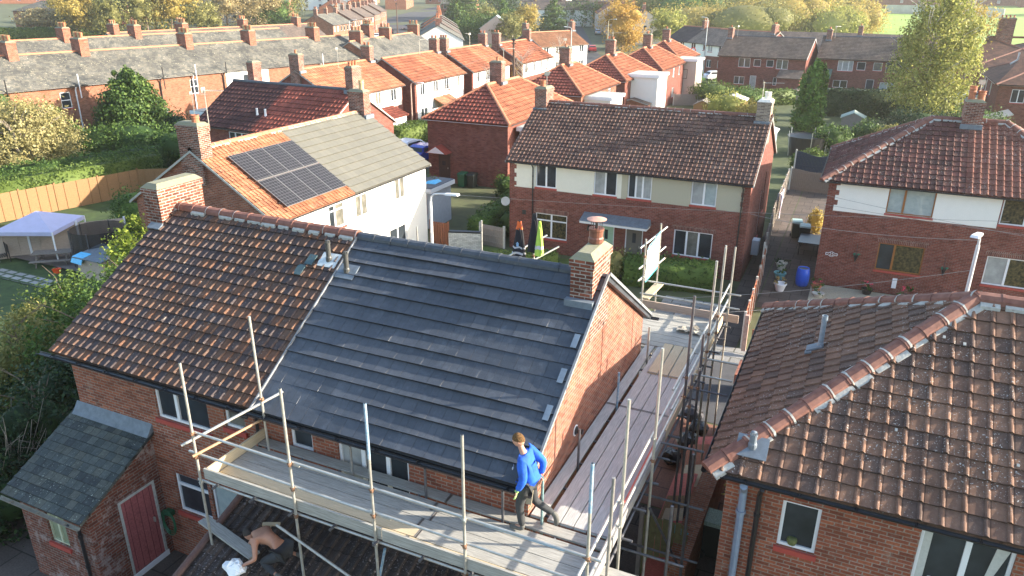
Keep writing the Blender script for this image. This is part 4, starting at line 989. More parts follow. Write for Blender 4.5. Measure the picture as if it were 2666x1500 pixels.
H3 = hcol('all-white fronted semi with terracotta left half, second of the white-fronted column', 66.2, 11.2, {'f': [(-1, 5.6, T_TERRA, 'far'), (5.6, 13, T_ORANGE, 'far')], '*': (T_TERRA, None)}, [(.4, 11.0, 0, 6, 'w')], [cc(11.0, 2)])
m = MB(); tile_slope(m, [(3.8, -1.3, 2.25), (7.4, -1.3, 2.25), (7.4, 0, 2.9), (3.8, 0, 2.9)], None, .3, .36, 2); m.build('porch_roof', T_ORANGE, H3)
H4 = hcol('terracotta tiled semi with white upper floor, third of the white-fronted column', 78.6, 11, {'f': [(-1, 5.6, T_TERRA, 'far'), (5.6, 13, T_ORANGE, 'far')], '*': (T_TERRA, None)}, [(.4, 10.9, 2.9, 6, 'w')], [cc(.1, 3), cc(10.7, 2)])
H5 = hcol('fourth semi of the white-fronted column, partly behind bare trees', 91.2, 11, {'f': [(-1, 13, T_TERRA, 'far')], '*': (T_TERRA, None)}, [(.4, 10.9, 2.9, 6, 'w')], [cc(.1, 2), cc(10.7, 1)], xo=.6)
H6 = house('semi_detached_house', 'white house with brown-orange roof at the road bend behind the wooden pole', (-49.6, 118.2, -1), R(68), 11.5, 7, 5, 4.8, 6.9, 'gable', slopes={'*': (tilemat('brown_orange_tile', [(.27, .14, .08), (.24, .12, .07), (.3, .155, .09)], joint=.5), 'far')}, wall=BR_DARK, lod=1, ridge=RIDGEO, bands={'f': [(0, 12, 0, 6, 'w')]}, bmats={'w': ('rendered_front', RENDER, 'white rendered front')}, wins=fw4(11.5, w_=1.1), chim=[cc(.1, 1), cc(11.3, 2)])
# hipped column with flat-roofed side towers
def kcol(lab, x, y, L, sp, tower=None, rz=0, ch=1):
    T = house('hipped_house', lab, (x, y, -1), R(90+rz), L, 6.6, 4.9, 4.7, 6.95, 'hip', .3, .1, slopes={'*': sp[0], 'f': [(-1, L/2, *sp[1]), (L/2, L+2, *sp[1])], 'l': [(None, None, T_DKRED, 'far')], 'b': [(None, None, T_TERRA, None)]}, cw=.33, g=.42, ridge=RIDGEO, wall=BR_MAIN if L < 11 else BR_DARK, lod=1,  # camera-facing hip in darker tile, its unlit side put into the colour
        wins=[ft(L*.5, 3.3, .9, 1.1), ft(L*.75, 3.3, .9, 1.1), ft(L*.5, .8, 1.1, 1.2)], chim=[((L*.42-.35, L*.42+.35, 2.8, 3.8, 5.6, 8.4), dict(pots=pots(ch), lead=6.9))])
    return T
def tower(lab, x, y, w_, d, h, win=None):
    T = thing('rendered_tower', lab, 'flat-roofed extension', (x, y, -1)); m = MB(); m.box(0, w_, 0, d, 0, h); m.build('wall', PINKR if win else RENDER, T)
    m = MB(); m.box(-.2, w_+.2, -.2, d+.2, h, h+.28); m.build('fascia', WHITE, T); m = MB(); m.box(-.12, w_+.12, -.12, d+.12, h+.281, h+.31); m.build('roof', plain('pale_felt', (.42, .42, .38), .9, .15, 4), T)
    if win: window(T, Side('f', w_, d), w_*.36, 2.6, w_*.3, 1.2, mull=(), frame=BLACK, far=True, d=-.03, sill=None)
    return T
K1 = kcol('large hipped house with shade-darkened red end and terracotta side, facing the parked blue car', -22.7, 48.4, 12.3, [(T_TERRA, 'far'), (T_TERRA, 'far')])
dk = plain('dark_brown_door', (.05, .025, .02), .5, .2, 9)
door(K1, Side('l', 12.3, 6.6), .9, 0, .95, 2.15, dk, frame=dk, d=-.03, glassy=(.3, .6, .6, .75)); m = MB()
m.hexa([(-.9, 4.55, 2.3), (-.001, 4.55, 2.3), (-.001, 6.35, 2.3), (-.9, 6.35, 2.3), (-.9, 5.42, 2.85), (-.001, 5.42, 2.85), (-.001, 5.48, 2.85), (-.9, 5.48, 2.85)]); m.build('porch_canopy', plain('red_canopy', (.3, .06, .04), .6, .1, 9), K1)
m = MB(); m.face([(-.905, 6.2, 2.32), (-.905, 4.7, 2.32), (-.905, 5.45, 2.8)]); m.build('canopy_gable', WHITE, K1.children[-1])
tower('white flat-roofed side block at the right front corner of the largest hipped house', -22.3, 49.6, 1.9, 4.4, 4.1)
K2 = kcol('second hipped terracotta house back from the street, with flat-roofed block', -23.4, 65.5, 10.5, [(T_TERRA, 'far'), (T_TERRA, 'far')])
tower('low white flat-roofed block beside the second hipped house', -23.9, 66.4, 3.0, 3.6, 4.25)
K3 = kcol('third hipped terracotta house with the tall cream tower', -23.2, 78.4, 11.5, [(T_ORANGE, 'far'), (T_TERRA, 'far')], ch=2)
tower('tall blank cream flat-roofed tower beside the third hipped house', -23.6, 80.6, 3.3, 4.0, 4.9)
K4 = kcol('fourth hipped terracotta house, brick side lit orange', -22.6, 91.2, 12, [(T_ORANGE, 'far'), (T_TERRA, 'far')])
K5 = kcol('farthest hipped terracotta house behind the tower with a window', -23.6, 105.2, 11, [(T_ORANGE, 'far'), (T_TERRA, 'far')])
tower('cream flat-roofed tower with one dark window on stilts of brick', -24.2, 103.2, 3.2, 4.2, 4.8, True)
K6 = house('brick_garage', 'single-storey brick garage with ribbed grey roof beside the tall cream tower', (-20.9, 79.5, -1), R(90), 7, 3.6, 2.3, 2.3, 2.8, 'gable', .15, .15, slopes={'*': (T_GREYD, None)}, wall=BR_ORANGE, ridge=None, gut='', lod=0, cat='garage', wins=[('f', .6, .8, .7, .8, {}), ('l', 1.2, .05, .9, 1.9, dict(door=1, mat=WOODR))])
# old slate terraces
T1r = 80
def terr(lab, x, y, rz, W, D, ze, zr, mat, wall, bays, chx, wins=True, cm=BR_MAIN, lod=1, white=None, rid=RIDGEO, kind='gable', pot=4, name='terraced_houses', h=None):
    w_ = []
    if wins:
        for b in range(bays): w_ += [ft(W*(b+.3)/bays, ze-1.9, .9, 1.4, mull=(), tr=.5), ft(W*(b+.7)/bays, .9, 1.0, 1.4, mull=(), tr=.5)]
    return house(name, lab, (x, y, gz(x, y)), R(rz), W, D, h or ze, ze, zr, kind, .25, .1, slopes={'*': (mat, None)}, cw=.3, g=.24, wall=wall, lod=lod, ridge=rid, wins=w_,
        bands={'f': white} if white else None, bmats={'w': ('rendered_front', RENDER, 'white rendered front')} if white else None,
        chim=[((x_-.42, x_+.42, D/2-.8, D/2+.8, zr-.9, zr+1.1), dict(mat=cm, pots=tuple((.5, (i+.6)/(pot+.2), POTY if i % 2 else POT, .55, .15) for i in range(pot)), cap=CAP)) for x_ in chx])
TR1 = terr('long terrace with lichened grey slate roof and orange brick rear walls', -67.8, 30.5, T1r, 58, 8.4, 5.3, 7.9, T_GREY, BR_ORANGE, 9, [7.5, 13.2, 19.5, 30.5, 38.5, 48, 57.5], white=[(32, 37.5, 0, 7, 'w')])
for i, (a, h) in enumerate(((10.2, .2), (16.2, .25), (24.4, .2), (28, .2), (31.6, .3), (45, .2))):
    downpipe(TR1, [(a, -.3, 5.2), (a, -.1, 4.9), (a, -.08, 0)], .06, BLACK if i % 2 == 0 else WHITE)
    m = MB(); m.tube((a+.3, -.35, 4.2), (a+.3, -.35, 6.3), .05, 6); m.build('vent_pipe', WHITE if i % 2 else BLACK, TR1)
TR2 = terr('parallel slate terrace behind the long lichened one, only its roof and chimneys showing', -83, 38, 81, 52, 8.4, 5.5, 8.2, T_GREY, BR_ORANGE, 0, [6, 13, 21.5, 30, 36.5], wins=False)
TR3 = terr('short slate terrace end at the mouth of the far street', -56.3, 82, 101, 23, 7.8, 5, 7.4, T_GREY, BR_ORANGE, 4, [2, 11.5, 22.5], pot=3)
TR4 = terr('slate roofed terrace beyond the two parallel ones, with small white gable', -95, 77, 84, 40, 8, 5, 7.6, T_GREYD, BR_ORANGE, 0, [1, 12, 24, 36], wins=False, pot=3)
def far_house(lab, x, y, rz, W=12, D=8, h=5, rise=2.4, roof=T_GREYD, wall=BR_ORANGE, kind='gable', he=5, white=False, n=4, ch=(.2, .8), name='semi_detached_house', g=None, winh=1.2, wins=None, cat='house', back=False):
    X, Y_, Z_ = FE(x, y, he)
    sides = 'f' if not back else 'b'
    ws = wins if wins is not None else [(s_, W*(i+.5)/n-.55, z, 1.1, winh, dict(mull=())) for s_ in sides for i in range(n) for z in ((h-1.6, 1.0) if h > 4 else (1.0,))]
    ws = list(ws)+[('l', D*.5-.4, h-1.6, .8, 1.1, dict(mull=()))] if kind == 'gable' and h > 4 else ws
    return house(name, lab, (X, Y_, Z_), R(rz), W, D, h, h-.1, h+rise, kind, .3, .1, slopes={'*': (roof, None)}, wall=wall, lod=0, ridge=None, wins=ws, gut='f', verge=WHITE if white else None, cat=cat,
        chim=[((W*c-.4, W*c+.4, D/2-.4, D/2+.4, h+rise-.8, h+rise+1.1), dict(pots=pots(2, h=.5, r=.16))) for c in ch])
for i, (x, y, W) in enumerate(((-125, 162.5, 20), (-139, 190, 18), (-152.5, 215, 16), (-163, 236, 21), (-182, 268, 22))):
    nx = ((-139, 190), (-152.5, 215), (-163, 236), (-182, 268), (-204, 305))[i]; pa, pb = FE(x, y, 5), FE(*nx, 5); W = math.hypot(pb[0]-pa[0], pb[1]-pa[1])-.6
    far_house(('nearest', 'second', 'middle', 'fourth', 'farthest')[i]+' orange brick terrace block along the left of the far street', x, y, math.degrees(math.atan2(pb[1]-pa[1], pb[0]-pa[0])), W, 8, 5, 2.3, T_GREYD if i else T_GREY, BR_ORANGE, n=6, ch=(.02, .5, .98), name='terraced_houses')
gn = ('nearest', 'second', 'third', 'fourth', 'fifth')
for i in range(5):
    x, y = -68+(-.5*15.5)*i, 125.8+.866*15.5*i
    pa, pb = FE(x, y, 5), FE(x-7.75, y+13.4, 5); W = math.hypot(pb[0]-pa[0], pb[1]-pa[1])-.8
    far_house(gn[i]+' grey roofed house along the right of the far street'+(', white gable end facing us' if i == 0 else ''), x, y, 120, W, 9 if i == 0 else 8.2, 5, 2.5, T_GREY if i % 2 == 0 else T_GREYD, RENDER if i == 0 else BR_ORANGE, back=True, ch=(.1, .9))
PK = [(-53.7, 215.5), (-62, 235), (-73.5, 263), (-89, 301)]
for i, (x, y) in enumerate(PK):
    nx = ((-62, 235), (-73.5, 263), (-89, 301), (-105, 340))[i]; pa, pb = FE(x, y, 5), FE(*nx, 5); W = min(13, math.hypot(pb[0]-pa[0], pb[1]-pa[1])-.5)
    far_house(('nearest', 'second', 'third', 'farthest')[i]+' cream gabled house of the stepped row with '+('black' if i < 2 else 'maroon')+' roof', x, y, 113, W, 9, 5, 3, tilemat('black_brown_tile', [(.05, .04, .04), (.065, .05, .05)]) if i < 2 else tilemat('maroon_tile', [(.16, .055, .05), (.19, .07, .06)]), PINKR, back=True, ch=(.5,))
far_house('tan gable house with pale blue roof behind the young street conifer', -92, 199, 113, 14, 8, 3.6, 3, tilemat('pale_blue_roof', [(.4, .5, .5), (.42, .52, .53)]), PINKR, ch=())
# dark grey semis on the right
GM = tilemat('charcoal_brown_tile', [(.19, .15, .12), (.165, .13, .105), (.21, .165, .135)], joint=.3, spec=.15)
G2 = house('semi_detached_house', 'grey-brown roofed brick semi with lit right gable beyond the cream tower', (-20.8, 117.8, -1), R(-6), 12.4, 8.4, 4.9, 4.6, 7.2, 'gable', slopes={'*': (GM, 'far')}, wall=BR_DARK, lod=1, verge=WHITE, ridge=RIDGED,
    wins=[ft(3.0, 3.1, 1.7, 1.3, panes=[PANE]), ft(5.2, 3.3, 1.0, 1.0, mull=()), ft(7.0, 3.3, 1.0, 1.0, mull=()), ft(8.4, 3.1, 1.6, 1.3), ft(2.6, .7, 1.5, 1.1), ft(4.9, 0, .9, 2.0, mull=()), ft(8.2, .8, 1.0, 1.1)], chim=[cc(.5, 1)])
m = MB(); tile_slope(m, [(9.0, -2, 2.1), (12.3, -2, 2.1), (12.3, 0, 3.1), (9.0, 0, 3.1)], None, .3, .36, 2); m.build('porch_roof', GM, G2); m = MB(); m.box(9.1, 12.2, -1.8, 0, 0, 2.1); m.build('porch', BR_DARK, G2)
G3 = house('semi_detached_house', 'brick semi half hidden by the big birch, with small green porch roof', (-7.2, 119.6, -1), R(-2), 14.5, 8.4, 4.9, 4.6, 7.4, 'gable', slopes={'*': (GM, 'far')}, wall=BR_DARK, lod=1, ridge=RIDGED,
    wins=[ft(2.8, 3.0, 2.0, 1.4, mull=(.3, .7), panes=[PANEC]), ft(5.3, 3.2, 1.1, 1.1, mull=()), ft(7.4, 3.2, 1.1, 1.1, mull=()), ft(9.0, 3.0, 2.2, 1.4, panes=[PANE, PANEB]), ft(2.5, .7, 1.9, 1.0, panes=[PANEG]), ft(6.8, 0, 1.0, 2.0, mull=()), ft(8.6, .6, 1.9, 1.1, panes=[PANEB])], chim=[cc(.8, 2), cc(13, 2)])
m = MB(); tile_slope(m, [(-.2, -2.2, 2.1), (2.2, -2.2, 2.1), (2.2, 0, 3.2), (-.2, 0, 3.2)], None, .3, .36, 2); m.build('porch_roof', plain('green_felt', (.08, .14, .12), .8, .1, 4), G3); m = MB(); m.box(-.1, 2.1, -2, 0, 0, 2.1); m.build('porch', BR_DARK, G3)
G0 = house('semi_detached_house', 'white-walled house squeezed between the two grey-brown semis', (-17, 135.5, -1), R(-3), 16, 8, 4.9, 4.7, 7.2, 'gable', slopes={'*': (GM, None)}, wall=RENDER, lod=0, ridge=None, wins=fw4(16, w_=1.2), chim=[])
G4 = house('semi_detached_house', 'roof peeping over the birch-side semi with one tall chimney', (-3, 134, -1), R(-3), 16, 8, 4.9, 4.7, 7.2, 'gable', slopes={'*': (GM, None)}, wall=BR_DARK, lod=0, ridge=None, wins=fw4(16), chim=[cc(.3, 1)])
G1 = house('semi_detached_house', 'white-fronted semi on the corner left of the tall lamp post', (-36.5, 149, -1), R(-42), 14, 8, 4.9, 4.7, 7.2, 'gable', slopes={'f': [(-1, 7, MATS['black_brown_tile'], None), (7, 16, GM, None)], '*': (GM, None)}, wall=RENDER, lod=0, ridge=RIDGEO, wins=fw4(14, w_=1.3), chim=[cc(7, 2)])
G5 = house('semi_detached_house', 'brick semi with white upper band right of the corner semi, before the shrub belt', (-27, 138.5, -1), R(-30), 12, 8, 4.9, 4.7, 7.2, 'gable', slopes={'*': (GM, None)}, wall=BR_DARK, lod=0, ridge=RIDGEO, bands={'f': [(.3, 11.5, 2.9, 6, 'w')]}, bmats={'w': ('rendered_band', RENDER, None)}, wins=fw4(12, w_=1.0, n=5), chim=[cc(11.4, 2)])
RT = tilemat('brown_plum_roof', [(.1, .055, .045), (.12, .065, .05), (.085, .05, .042)], joint=.4)
RH2 = house('hipped_house', 'plum-brown hipped brick house at the right edge with a white roof vent', (11.9, 90.6, -1), 0, 11, 15.5, 5, 4.95, 8.2, 'hip', .35, slopes={'*': (RT, None)}, wall=BR_DARK, lod=1, ridge=RIDGE, wins=[('l', 3, 3.2, 1.2, 1.3, {}), ('l', 5.2, 3.2, .9, 1.3, {}), ft(1.2, 3.2, 1.2, 1.3), ('l', 9, 3.2, 1.2, 1.3, {})], chim=[((4.2, 5.6, 8.5, 9.4, 7, 10.2), dict(pots=pots(3, ax=0)))])
m = MB(); m.tube((1.6, 8.2, 6.3), (2.2, 8.2, 6.75), .09, 7); m.tube((2.2, 8.2, 6.75), (2.2, 8.2, 7.5), .09, 7); m.build('roof_vent', WHITE, RH2)
RH1 = house('hipped_house', 'second plum-brown hipped house beyond the one at the right edge', (10.9, 108.5, -1), 0, 11, 18, 5, 4.95, 8.2, 'hip', .35, slopes={'*': (RT, None)}, wall=BR_DARK, lod=1, ridge=RIDGE, wins=[('l', 3, 3.2, 1.2, 1.3, {}), ('l', 12, 3.2, 1.2, 1.3, {})], chim=[((2.8, 4.6, 8.0, 9.2, 7, 10.4), dict(pots=pots(4, ax=0)))])
for i, (x, y) in enumerate(((9.6, 97), (9.2, 101.5), (10.5, 84))):
    T = thing('lean_to', ('grey sloping lean-to roof against the right edge house', 'pale lean-to roof farther along the right edge house', 'pink-grey sloping shed roof nearest us beside the right edge house')[i], 'lean-to', (x, y, -1))
    m = MB(); m.hexa([(0, 0, 0), (2.2, 0, 0), (2.2, 3.4, 0), (0, 3.4, 0), (0, 0, 2.0), (2.2, 0, 2.8), (2.2, 3.4, 2.8), (0, 3.4, 2.0)]); m.build('wall', BR_DARK, T)
    m = MB(); m.hexa([(-.2, -.2, 1.98), (2.2, -.2, 2.85), (2.2, 3.6, 2.85), (-.2, 3.6, 1.98), (-.2, -.2, 2.06), (2.2, -.2, 2.93), (2.2, 3.6, 2.93), (-.2, 3.6, 2.06)]); m.build('roof', (LEAD, WHITE, PINKR)[i], T)
# distant houses, each a thing
FAR = [('hipped orange brick semi at the top left corner', -262, 171, 20, T_GREY, BR_ORANGE, 'hip', 25, 14), ('dark roofed semi just behind the top left orange brick one', -330, 245, 30, T_GREYD, BR_DARK, 'hip', 25, 12),
 ('long brown roofed terrace along the top left edge', -700, 440, 40, T_GREYD, BR_ORANGE, 'gable', 55, 16), ('grey roofed bungalow among trees upper left', -260, 248, 20, T_GREYD, PINKR, 'gable', 24, 8), ('pale bungalow with grey hipped roof above the autumn trees', -380, 354, 20, T_GREY, RENDER, 'hip', 18, 14),
 ('small grey hipped bungalow right of the pale one', -420, 405, 10, T_GREY, PINKR, 'hip', 22, 12), ('brick house with white windows at the top behind the orange tree', -569, 575, 30, T_DKRED, PINKR, 'gable', 30, 14), ('dark roofed house at top between the two autumn groups', -570, 663, 20, T_GREYD, BR_DARK, 'gable', 34, 16),
 ('white house with red roof left of the far street', -325, 414, 20, T_DKRED, RENDER, 'gable', 30, 12), ('far red roofed house above the far street', -482, 644, 10, T_DKRED, BR_ORANGE, 'gable', 30, 16), ('brick terrace end at the top of the far street', -298, 470, 115, T_GREYD, BR_ORANGE, 'gable', 40, 12),
 ('far orange brick house right of the street end', -396, 659, 20, T_GREYD, BR_ORANGE, 'gable', 34, 16), ('farthest grey house at the centre top edge', -330, 760, 10, T_GREYD, PINKR, 'gable', 50, 18), ('white house with red-brown roof at the centre top', -240, 535, 5, T_DKRED, RENDER, 'gable', 40, 14),
 ('brown roofed house in front of the white red-roofed one', -180, 400, 5, T_GREYD, PINKR, 'gable', 24, 12), ('white and beige house beyond the stepped row', -215, 700, 5, T_GREYD, RENDER, 'gable', 50, 16), ('dark brick house at the top edge left of the meadow', -95, 900, 5, T_DKRED, BR_DARK, 'gable', 70, 20),
 ('second dark brick house at the top edge above the meadow', -7, 880, 3, T_DKRED, BR_DARK, 'gable', 60, 20), ('brick house behind the meadow wall, with yellow door', 62, 900, 2, T_DKRED, BR_DARK, 'gable', 60, 20), ('brick house at the top right corner beyond the meadow', 112, 840, 2, T_DKRED, BR_DARK, 'gable', 50, 20),
 ('red roofed house behind the top left terrace', -610, 470, 30, T_DKRED, BR_ORANGE, 'gable', 30, 14), ('pale roofed cottage near the street end', -190, 330, 20, T_GREY, BR_ORANGE, 'gable', 16, 10)]
for lab, x, y, rz, rf_, wl, kd, W, D in FAR:
    k = math.hypot(*FE(x, y)[:2])/math.hypot(x, y)
    far_house(lab, x, y, rz, max(10, W*k*1.05), max(7, min(10, D*k*1.2)), 5 if 'bungalow' not in lab else 2.8, 2.4, rf_, wl, kd, he=0, n=4, ch=(.2, .8) if kd == 'gable' else (.5,))

for i, (lab, x, y, rz, W, rf_, wl) in enumerate((('brown roofed terrace closing the view above the grey houses right of the far street', -150, 420, 20, 40, T_GREYD, BR_ORANGE), ('second closing terrace, red roofed, behind the brown one', -200, 520, 15, 44, T_DKRED, PINKR), ('grey slate terrace behind the first orange brick block', -160, 215, 119, 24, T_GREY, BR_ORANGE), ('brown terrace behind the second orange brick block', -195, 262, 119, 26, T_GREYD, BR_ORANGE),
    ('short slate terrace farther behind the orange brick blocks', -230, 330, 119, 26, T_GREY, BR_ORANGE), ('white row of cottages under brown roofs before the centre gardens', -128, 290, 15, 26, T_GREYD, RENDER),
    ('dark roofed row left of the pine mass', -290, 205, 30, 26, T_GREYD, BR_DARK), ('long grey roof between the autumn trees', -300, 300, 25, 30, T_GREY, BR_ORANGE), ('red roofed row behind the tan autumn trees', -360, 420, 22, 34, T_DKRED, RENDER), ('grey row at the top between the orange tree and the tan ones', -440, 520, 20, 36, T_GREY, PINKR),
    ('brick row above the large conifer', -215, 620, 8, 40, T_DKRED, BR_ORANGE), ('pale row behind the buff stepped houses', -130, 430, 8, 30, T_GREYD, RENDER), ('brick row high above the tree belt', -60, 700, 5, 40, T_DKRED, BR_DARK), ('second brick row high above the tree belt', -150, 780, 5, 40, T_GREYD, BR_ORANGE))):
    far_house(lab, x, y, rz, W*.8, 8, 5, 2.4, rf_, wl, he=0, n=5, ch=(.1, .5, .9), name='terraced_houses')
AE = [(-43.6, 57, 6.0, 'the nearest white-fronted column semi'), (-44.2, 72, 6.0, 'the all-white semi'), (-44.5, 84, 6.0, 'the third white-fronted semi'), (-25.6, 53.8, 6.8, 'the largest hipped house'), (-26.8, 70, 6.6, 'the second hipped house'), (-26.4, 83.5, 6.6, 'the third hipped house'), (-16.6, 40.6, 6.6, 'the left chimney of the long brown roof'), (-4.9, 41.6, 6.6, 'the right chimney of the long brown roof'), (4.9, 42.8, 7.0, 'the chimney of the house numbered 25'), (-19, 121.5, 6.0, 'the grey-brown roofed semi'), (-5.5, 123, 6.2, 'the birch-side semi')]
for i, (x, y, z, lab) in enumerate(AE): aerial((x, y, z), 1.6, 'roof aerial on '+lab, (i*1.3) % 3, 1.0)
# ---------------------------------------------------------------- scaffold
PZ = 4.15
SC = thing('scaffold', 'tube scaffold wrapping the front and right side of the half re-roofed brick semi', 'scaffolding', (-6, 8.1, 0))
off = Vector((-6, 8.1, 0)); RNDS = random.Random(11)
def T3(a): return Vector(a)-off
def tube_part(name, p, q, mat=GALV, r=.0245): m = MB(); m.tube(T3(p), T3(q), r, 10); return m.build(name, mat, SC, smooth=False)
def coupler(p, ax=0):
    m = MB(); p = T3(p); m.lathe([(.034, -.035), (.038, 0), (.034, .035)], p, 8); m.tube(p+Vector((.0, -.03, .02)), p+Vector((.07 if ax else 0, -.075, .03)), .012, 5); m.tube(p+Vector((-.03, 0, -.02)), p+Vector((-.08, .02, -.02)), .01, 5)
    return m.build('coupler', RUST if RNDS.random() < .6 else MATS['galvanised_tube'], SC)
fx = [(-10.08, 6.55, .2), (-7.86, 6.58, 2.7), (-6.2, 6.72, 2.72), (-4.52, 6.62, 2.7), (-2.54, 6.72, .0)]
for i, (x, zt, zb) in enumerate(fx):
    tube_part('pole', (x, 8.1, zb), (x, 8.1, zt))
    if i == 4 or i == 2: m = MB(); m.tube(T3((x, 8.1, zt-.8 if i == 4 else zt-1.0)), T3((x, 8.1, zt+.002)), .0255, 10); m.build('paint_band', GALVB, SC)
    m = MB(); m.tube(T3((x, 8.1, zt-.02)), T3((x, 8.1, zt+.006)), .018, 10); m.build('bore', BLACK, SC)
    for z in (5.12, 4.62, 4.05): coupler((x, 8.1, z), 1)
tube_part('pole', (-9.55, 9.35, 3.2), (-9.6, 9.35, 7.02)); coupler((-9.56, 9.35, 5.3)); coupler((-9.56, 9.35, 4.85))
tube_part('guard_rail', (-10.15, 8.15, 5.12), (-7.7, 8.15, 5.1)); tube_part('guard_rail', (-7.95, 8.15, 5.14), (-2.35, 8.15, 5.1)); tube_part('guard_rail', (-10.3, 8.15, 4.66), (-5.9, 8.15, 4.62)); tube_part('guard_rail', (-6.3, 8.15, 4.65), (-2.6, 8.15, 4.62))
m = MB(); m.tube(T3((-4.2, 8.15, 5.105)), T3((-2.9, 8.15, 5.1)), .0255, 10); m.build('paint_band', GALVB, SC)
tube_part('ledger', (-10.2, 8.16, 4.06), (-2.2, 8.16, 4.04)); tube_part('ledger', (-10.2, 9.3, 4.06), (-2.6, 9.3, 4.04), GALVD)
tube_part('guard_rail', (-10.3, 8.0, 4.86), (-9.4, 9.75, 5.3), GALV, .027); tube_part('guard_rail', (-10.08, 8.02, 4.68), (-9.5, 9.7, 4.88), plain('rusty_tube', (.4, .25, .14), .6, .3, 12, metal=.3), .027)
tube_part('brace', (-8.25, 8.0, 3.8), (-6.1, 8.0, 3.0)); tube_part('brace', (-6.1, 8.2, 3.9), (-6.45, 8.4, 2.8), GALVB)
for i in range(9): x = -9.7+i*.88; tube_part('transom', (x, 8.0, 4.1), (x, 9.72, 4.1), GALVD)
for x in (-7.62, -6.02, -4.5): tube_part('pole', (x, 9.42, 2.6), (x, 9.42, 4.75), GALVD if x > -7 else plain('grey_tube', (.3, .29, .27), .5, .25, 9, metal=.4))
# side run
sy = [(9.55, 6.95, GALV), (11.55, 6.9, GALV), (14.1, 6.92, GALVD), (16.45, 6.9, GALV), (17.6, 6.86, GALV), (13.75, 5.35, GALVD), (14.6, 5.9, GALVD)]
for i, (y, zt, mt) in enumerate(sy):
    x = -2.48 if i < 5 else -2.3
    tube_part('pole', (x, y, 0), (x, y, zt), mt, .027)
    for z in (5.08, 4.62): coupler((x, y, z))
for y, z in ((8.1, 5.08), (8.1, 4.62)):
    tube_part('guard_rail', (-2.56, y-.35, z), (-2.56, 13.9, z)); tube_part('guard_rail', (-2.6, 13.4, z+.03), (-2.58, 19.9, z+.02))
tube_part('ledger', (-2.56, 8, 4.05), (-2.56, 19.6, 4.03), GALVD); tube_part('ledger', (-3.95, 9.5, 4.05), (-3.95, 19.6, 4.03), GALVD)
tube_part('short_pole', (-2.38, 8.55, 3.6), (-2.36, 8.55, 6.25), plain('grey_tube', (.3, .29, .27)), .026)
for i in range(12): y = 9.9+i*.85; tube_part('transom', (-4.1, y, 4.1), (-2.35, y, 4.1), GALVD)
for y in (15.0, 15.7, 16.6, 12.6): tube_part('transom', (-2.6, y, 4.35), (-1.75, y+.1, 4.3), GALVD if y < 15.5 else GALV)
tube_part('pole', (-3.86, 9.62, 3.0), (-3.86, 9.62, 5.1), plain('teal_tube', (.22, .33, .33), .5, .3, 14, metal=.3)); tube_part('pole', (-3.86, 11.4, 3.0), (-3.86, 11.4, 5.0), GALVD); tube_part('pole', (-3.86, 13.85, 3.0), (-3.86, 13.85, 5.0), GALVB); tube_part('pole', (-3.86, 16.3, 3.0), (-3.86, 16.3, 5.05), GALV)
for y in (12.4, 10.7): 
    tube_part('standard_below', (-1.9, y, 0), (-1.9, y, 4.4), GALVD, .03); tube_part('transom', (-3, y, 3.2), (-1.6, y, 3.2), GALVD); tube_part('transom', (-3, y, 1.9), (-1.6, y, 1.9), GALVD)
tube_part('brace', (-2.45, 11.5, 3.6), (-1.9, 13.6, .2), GALVD)
# rear return with the sheet and hanging coats
for x, y, zt in ((-4.82, 19.15, 6.3), (-4.66, 20.1, 6.5), (-2.5, 19.5, 6.3), (-2.62, 18.6, 6.6), (-7.6, 17.9, 6.35), (-9.2, 17.9, 6.6), (-11.2, 17.7, 6.2)): tube_part('pole', (x, y, 0), (x, y, zt))
for z in (5.0, 4.6): tube_part('guard_rail', (-4.95, 19.4, z), (-2.2, 19.4, z))
for z in (6.25, 5.65, 5.3): tube_part('guard_rail', (-4.9, 18.9, z-.15), (-4.6, 20.6, z+.02))
tube_part('guard_rail', (-12.5, 17.9, 5.2), (-6.6, 17.9, 5.15), plain('pale_blue_tube', (.5, .6, .62), .5, .2, 12, metal=.3), .03); tube_part('guard_rail', (-8.3, 17.5, 5.75), (-7.5, 18.6, 6.2)); tube_part('guard_rail', (-8.0, 17.4, 5.45), (-7.1, 18.5, 5.95))
for x, y in ((-7.6, 17.9), (-4.82, 19.15), (-4.66, 20.1)): coupler((x, y, 5.2)); coupler((x, y, 5.8))

def board(lab, p, q, w_=.225, mat=BOARD, z=PZ, t=.038, group=None, name='scaffold_board', tilt=0):
    d = Vector((q[0]-p[0], q[1]-p[1], 0)); L = d.length; c = ((p[0]+q[0])/2, (p[1]+q[1])/2, z)
    m = MB(); k = 6
    for i in range(k):
        x0, x1 = -L/2+L*i/k, -L/2+L*(i+1)/k; s0 = RNDS.uniform(-.003, .003)
        if i == 0: prev = 0
        pts = [(x0, -w_/2, -t+prev), (x1, -w_/2, -t+s0), (x1, w_/2, -t+s0), (x0, w_/2, -t+prev), (x0, -w_/2, prev), (x1, -w_/2, s0), (x1, w_/2, s0), (x0, w_/2, prev)]
        m.hexa(pts); prev = s0
    o = m.build(name, mat, None); o.location = c
    if name == 'scaffold_board':
        for sg in (-1, 1): b_ = MB(); b_.box(sg*L/2-(.018 if sg > 0 else -.002), sg*L/2+(.002 if sg > 0 else .018), -w_/2-.002, w_/2+.002, -t-.004, .006); b_.build('end_band', BAND, o)
    o.rotation_euler = (0, tilt, math.atan2(d.y, d.x)); return tag(o, lab, 'scaffold board' if name == 'scaffold_board' else name.replace('_', ' '), group)
GF = 'boards of the front platform'; GS = 'boards of the side platform'
nm = ['nearest the toe board', 'second from the toe board', 'third from the toe board', 'fourth from the toe board', 'fifth from the toe board', 'against the house wall']
ysf = [8.29, 8.53, 8.77, 9.01, 9.25, 9.56]
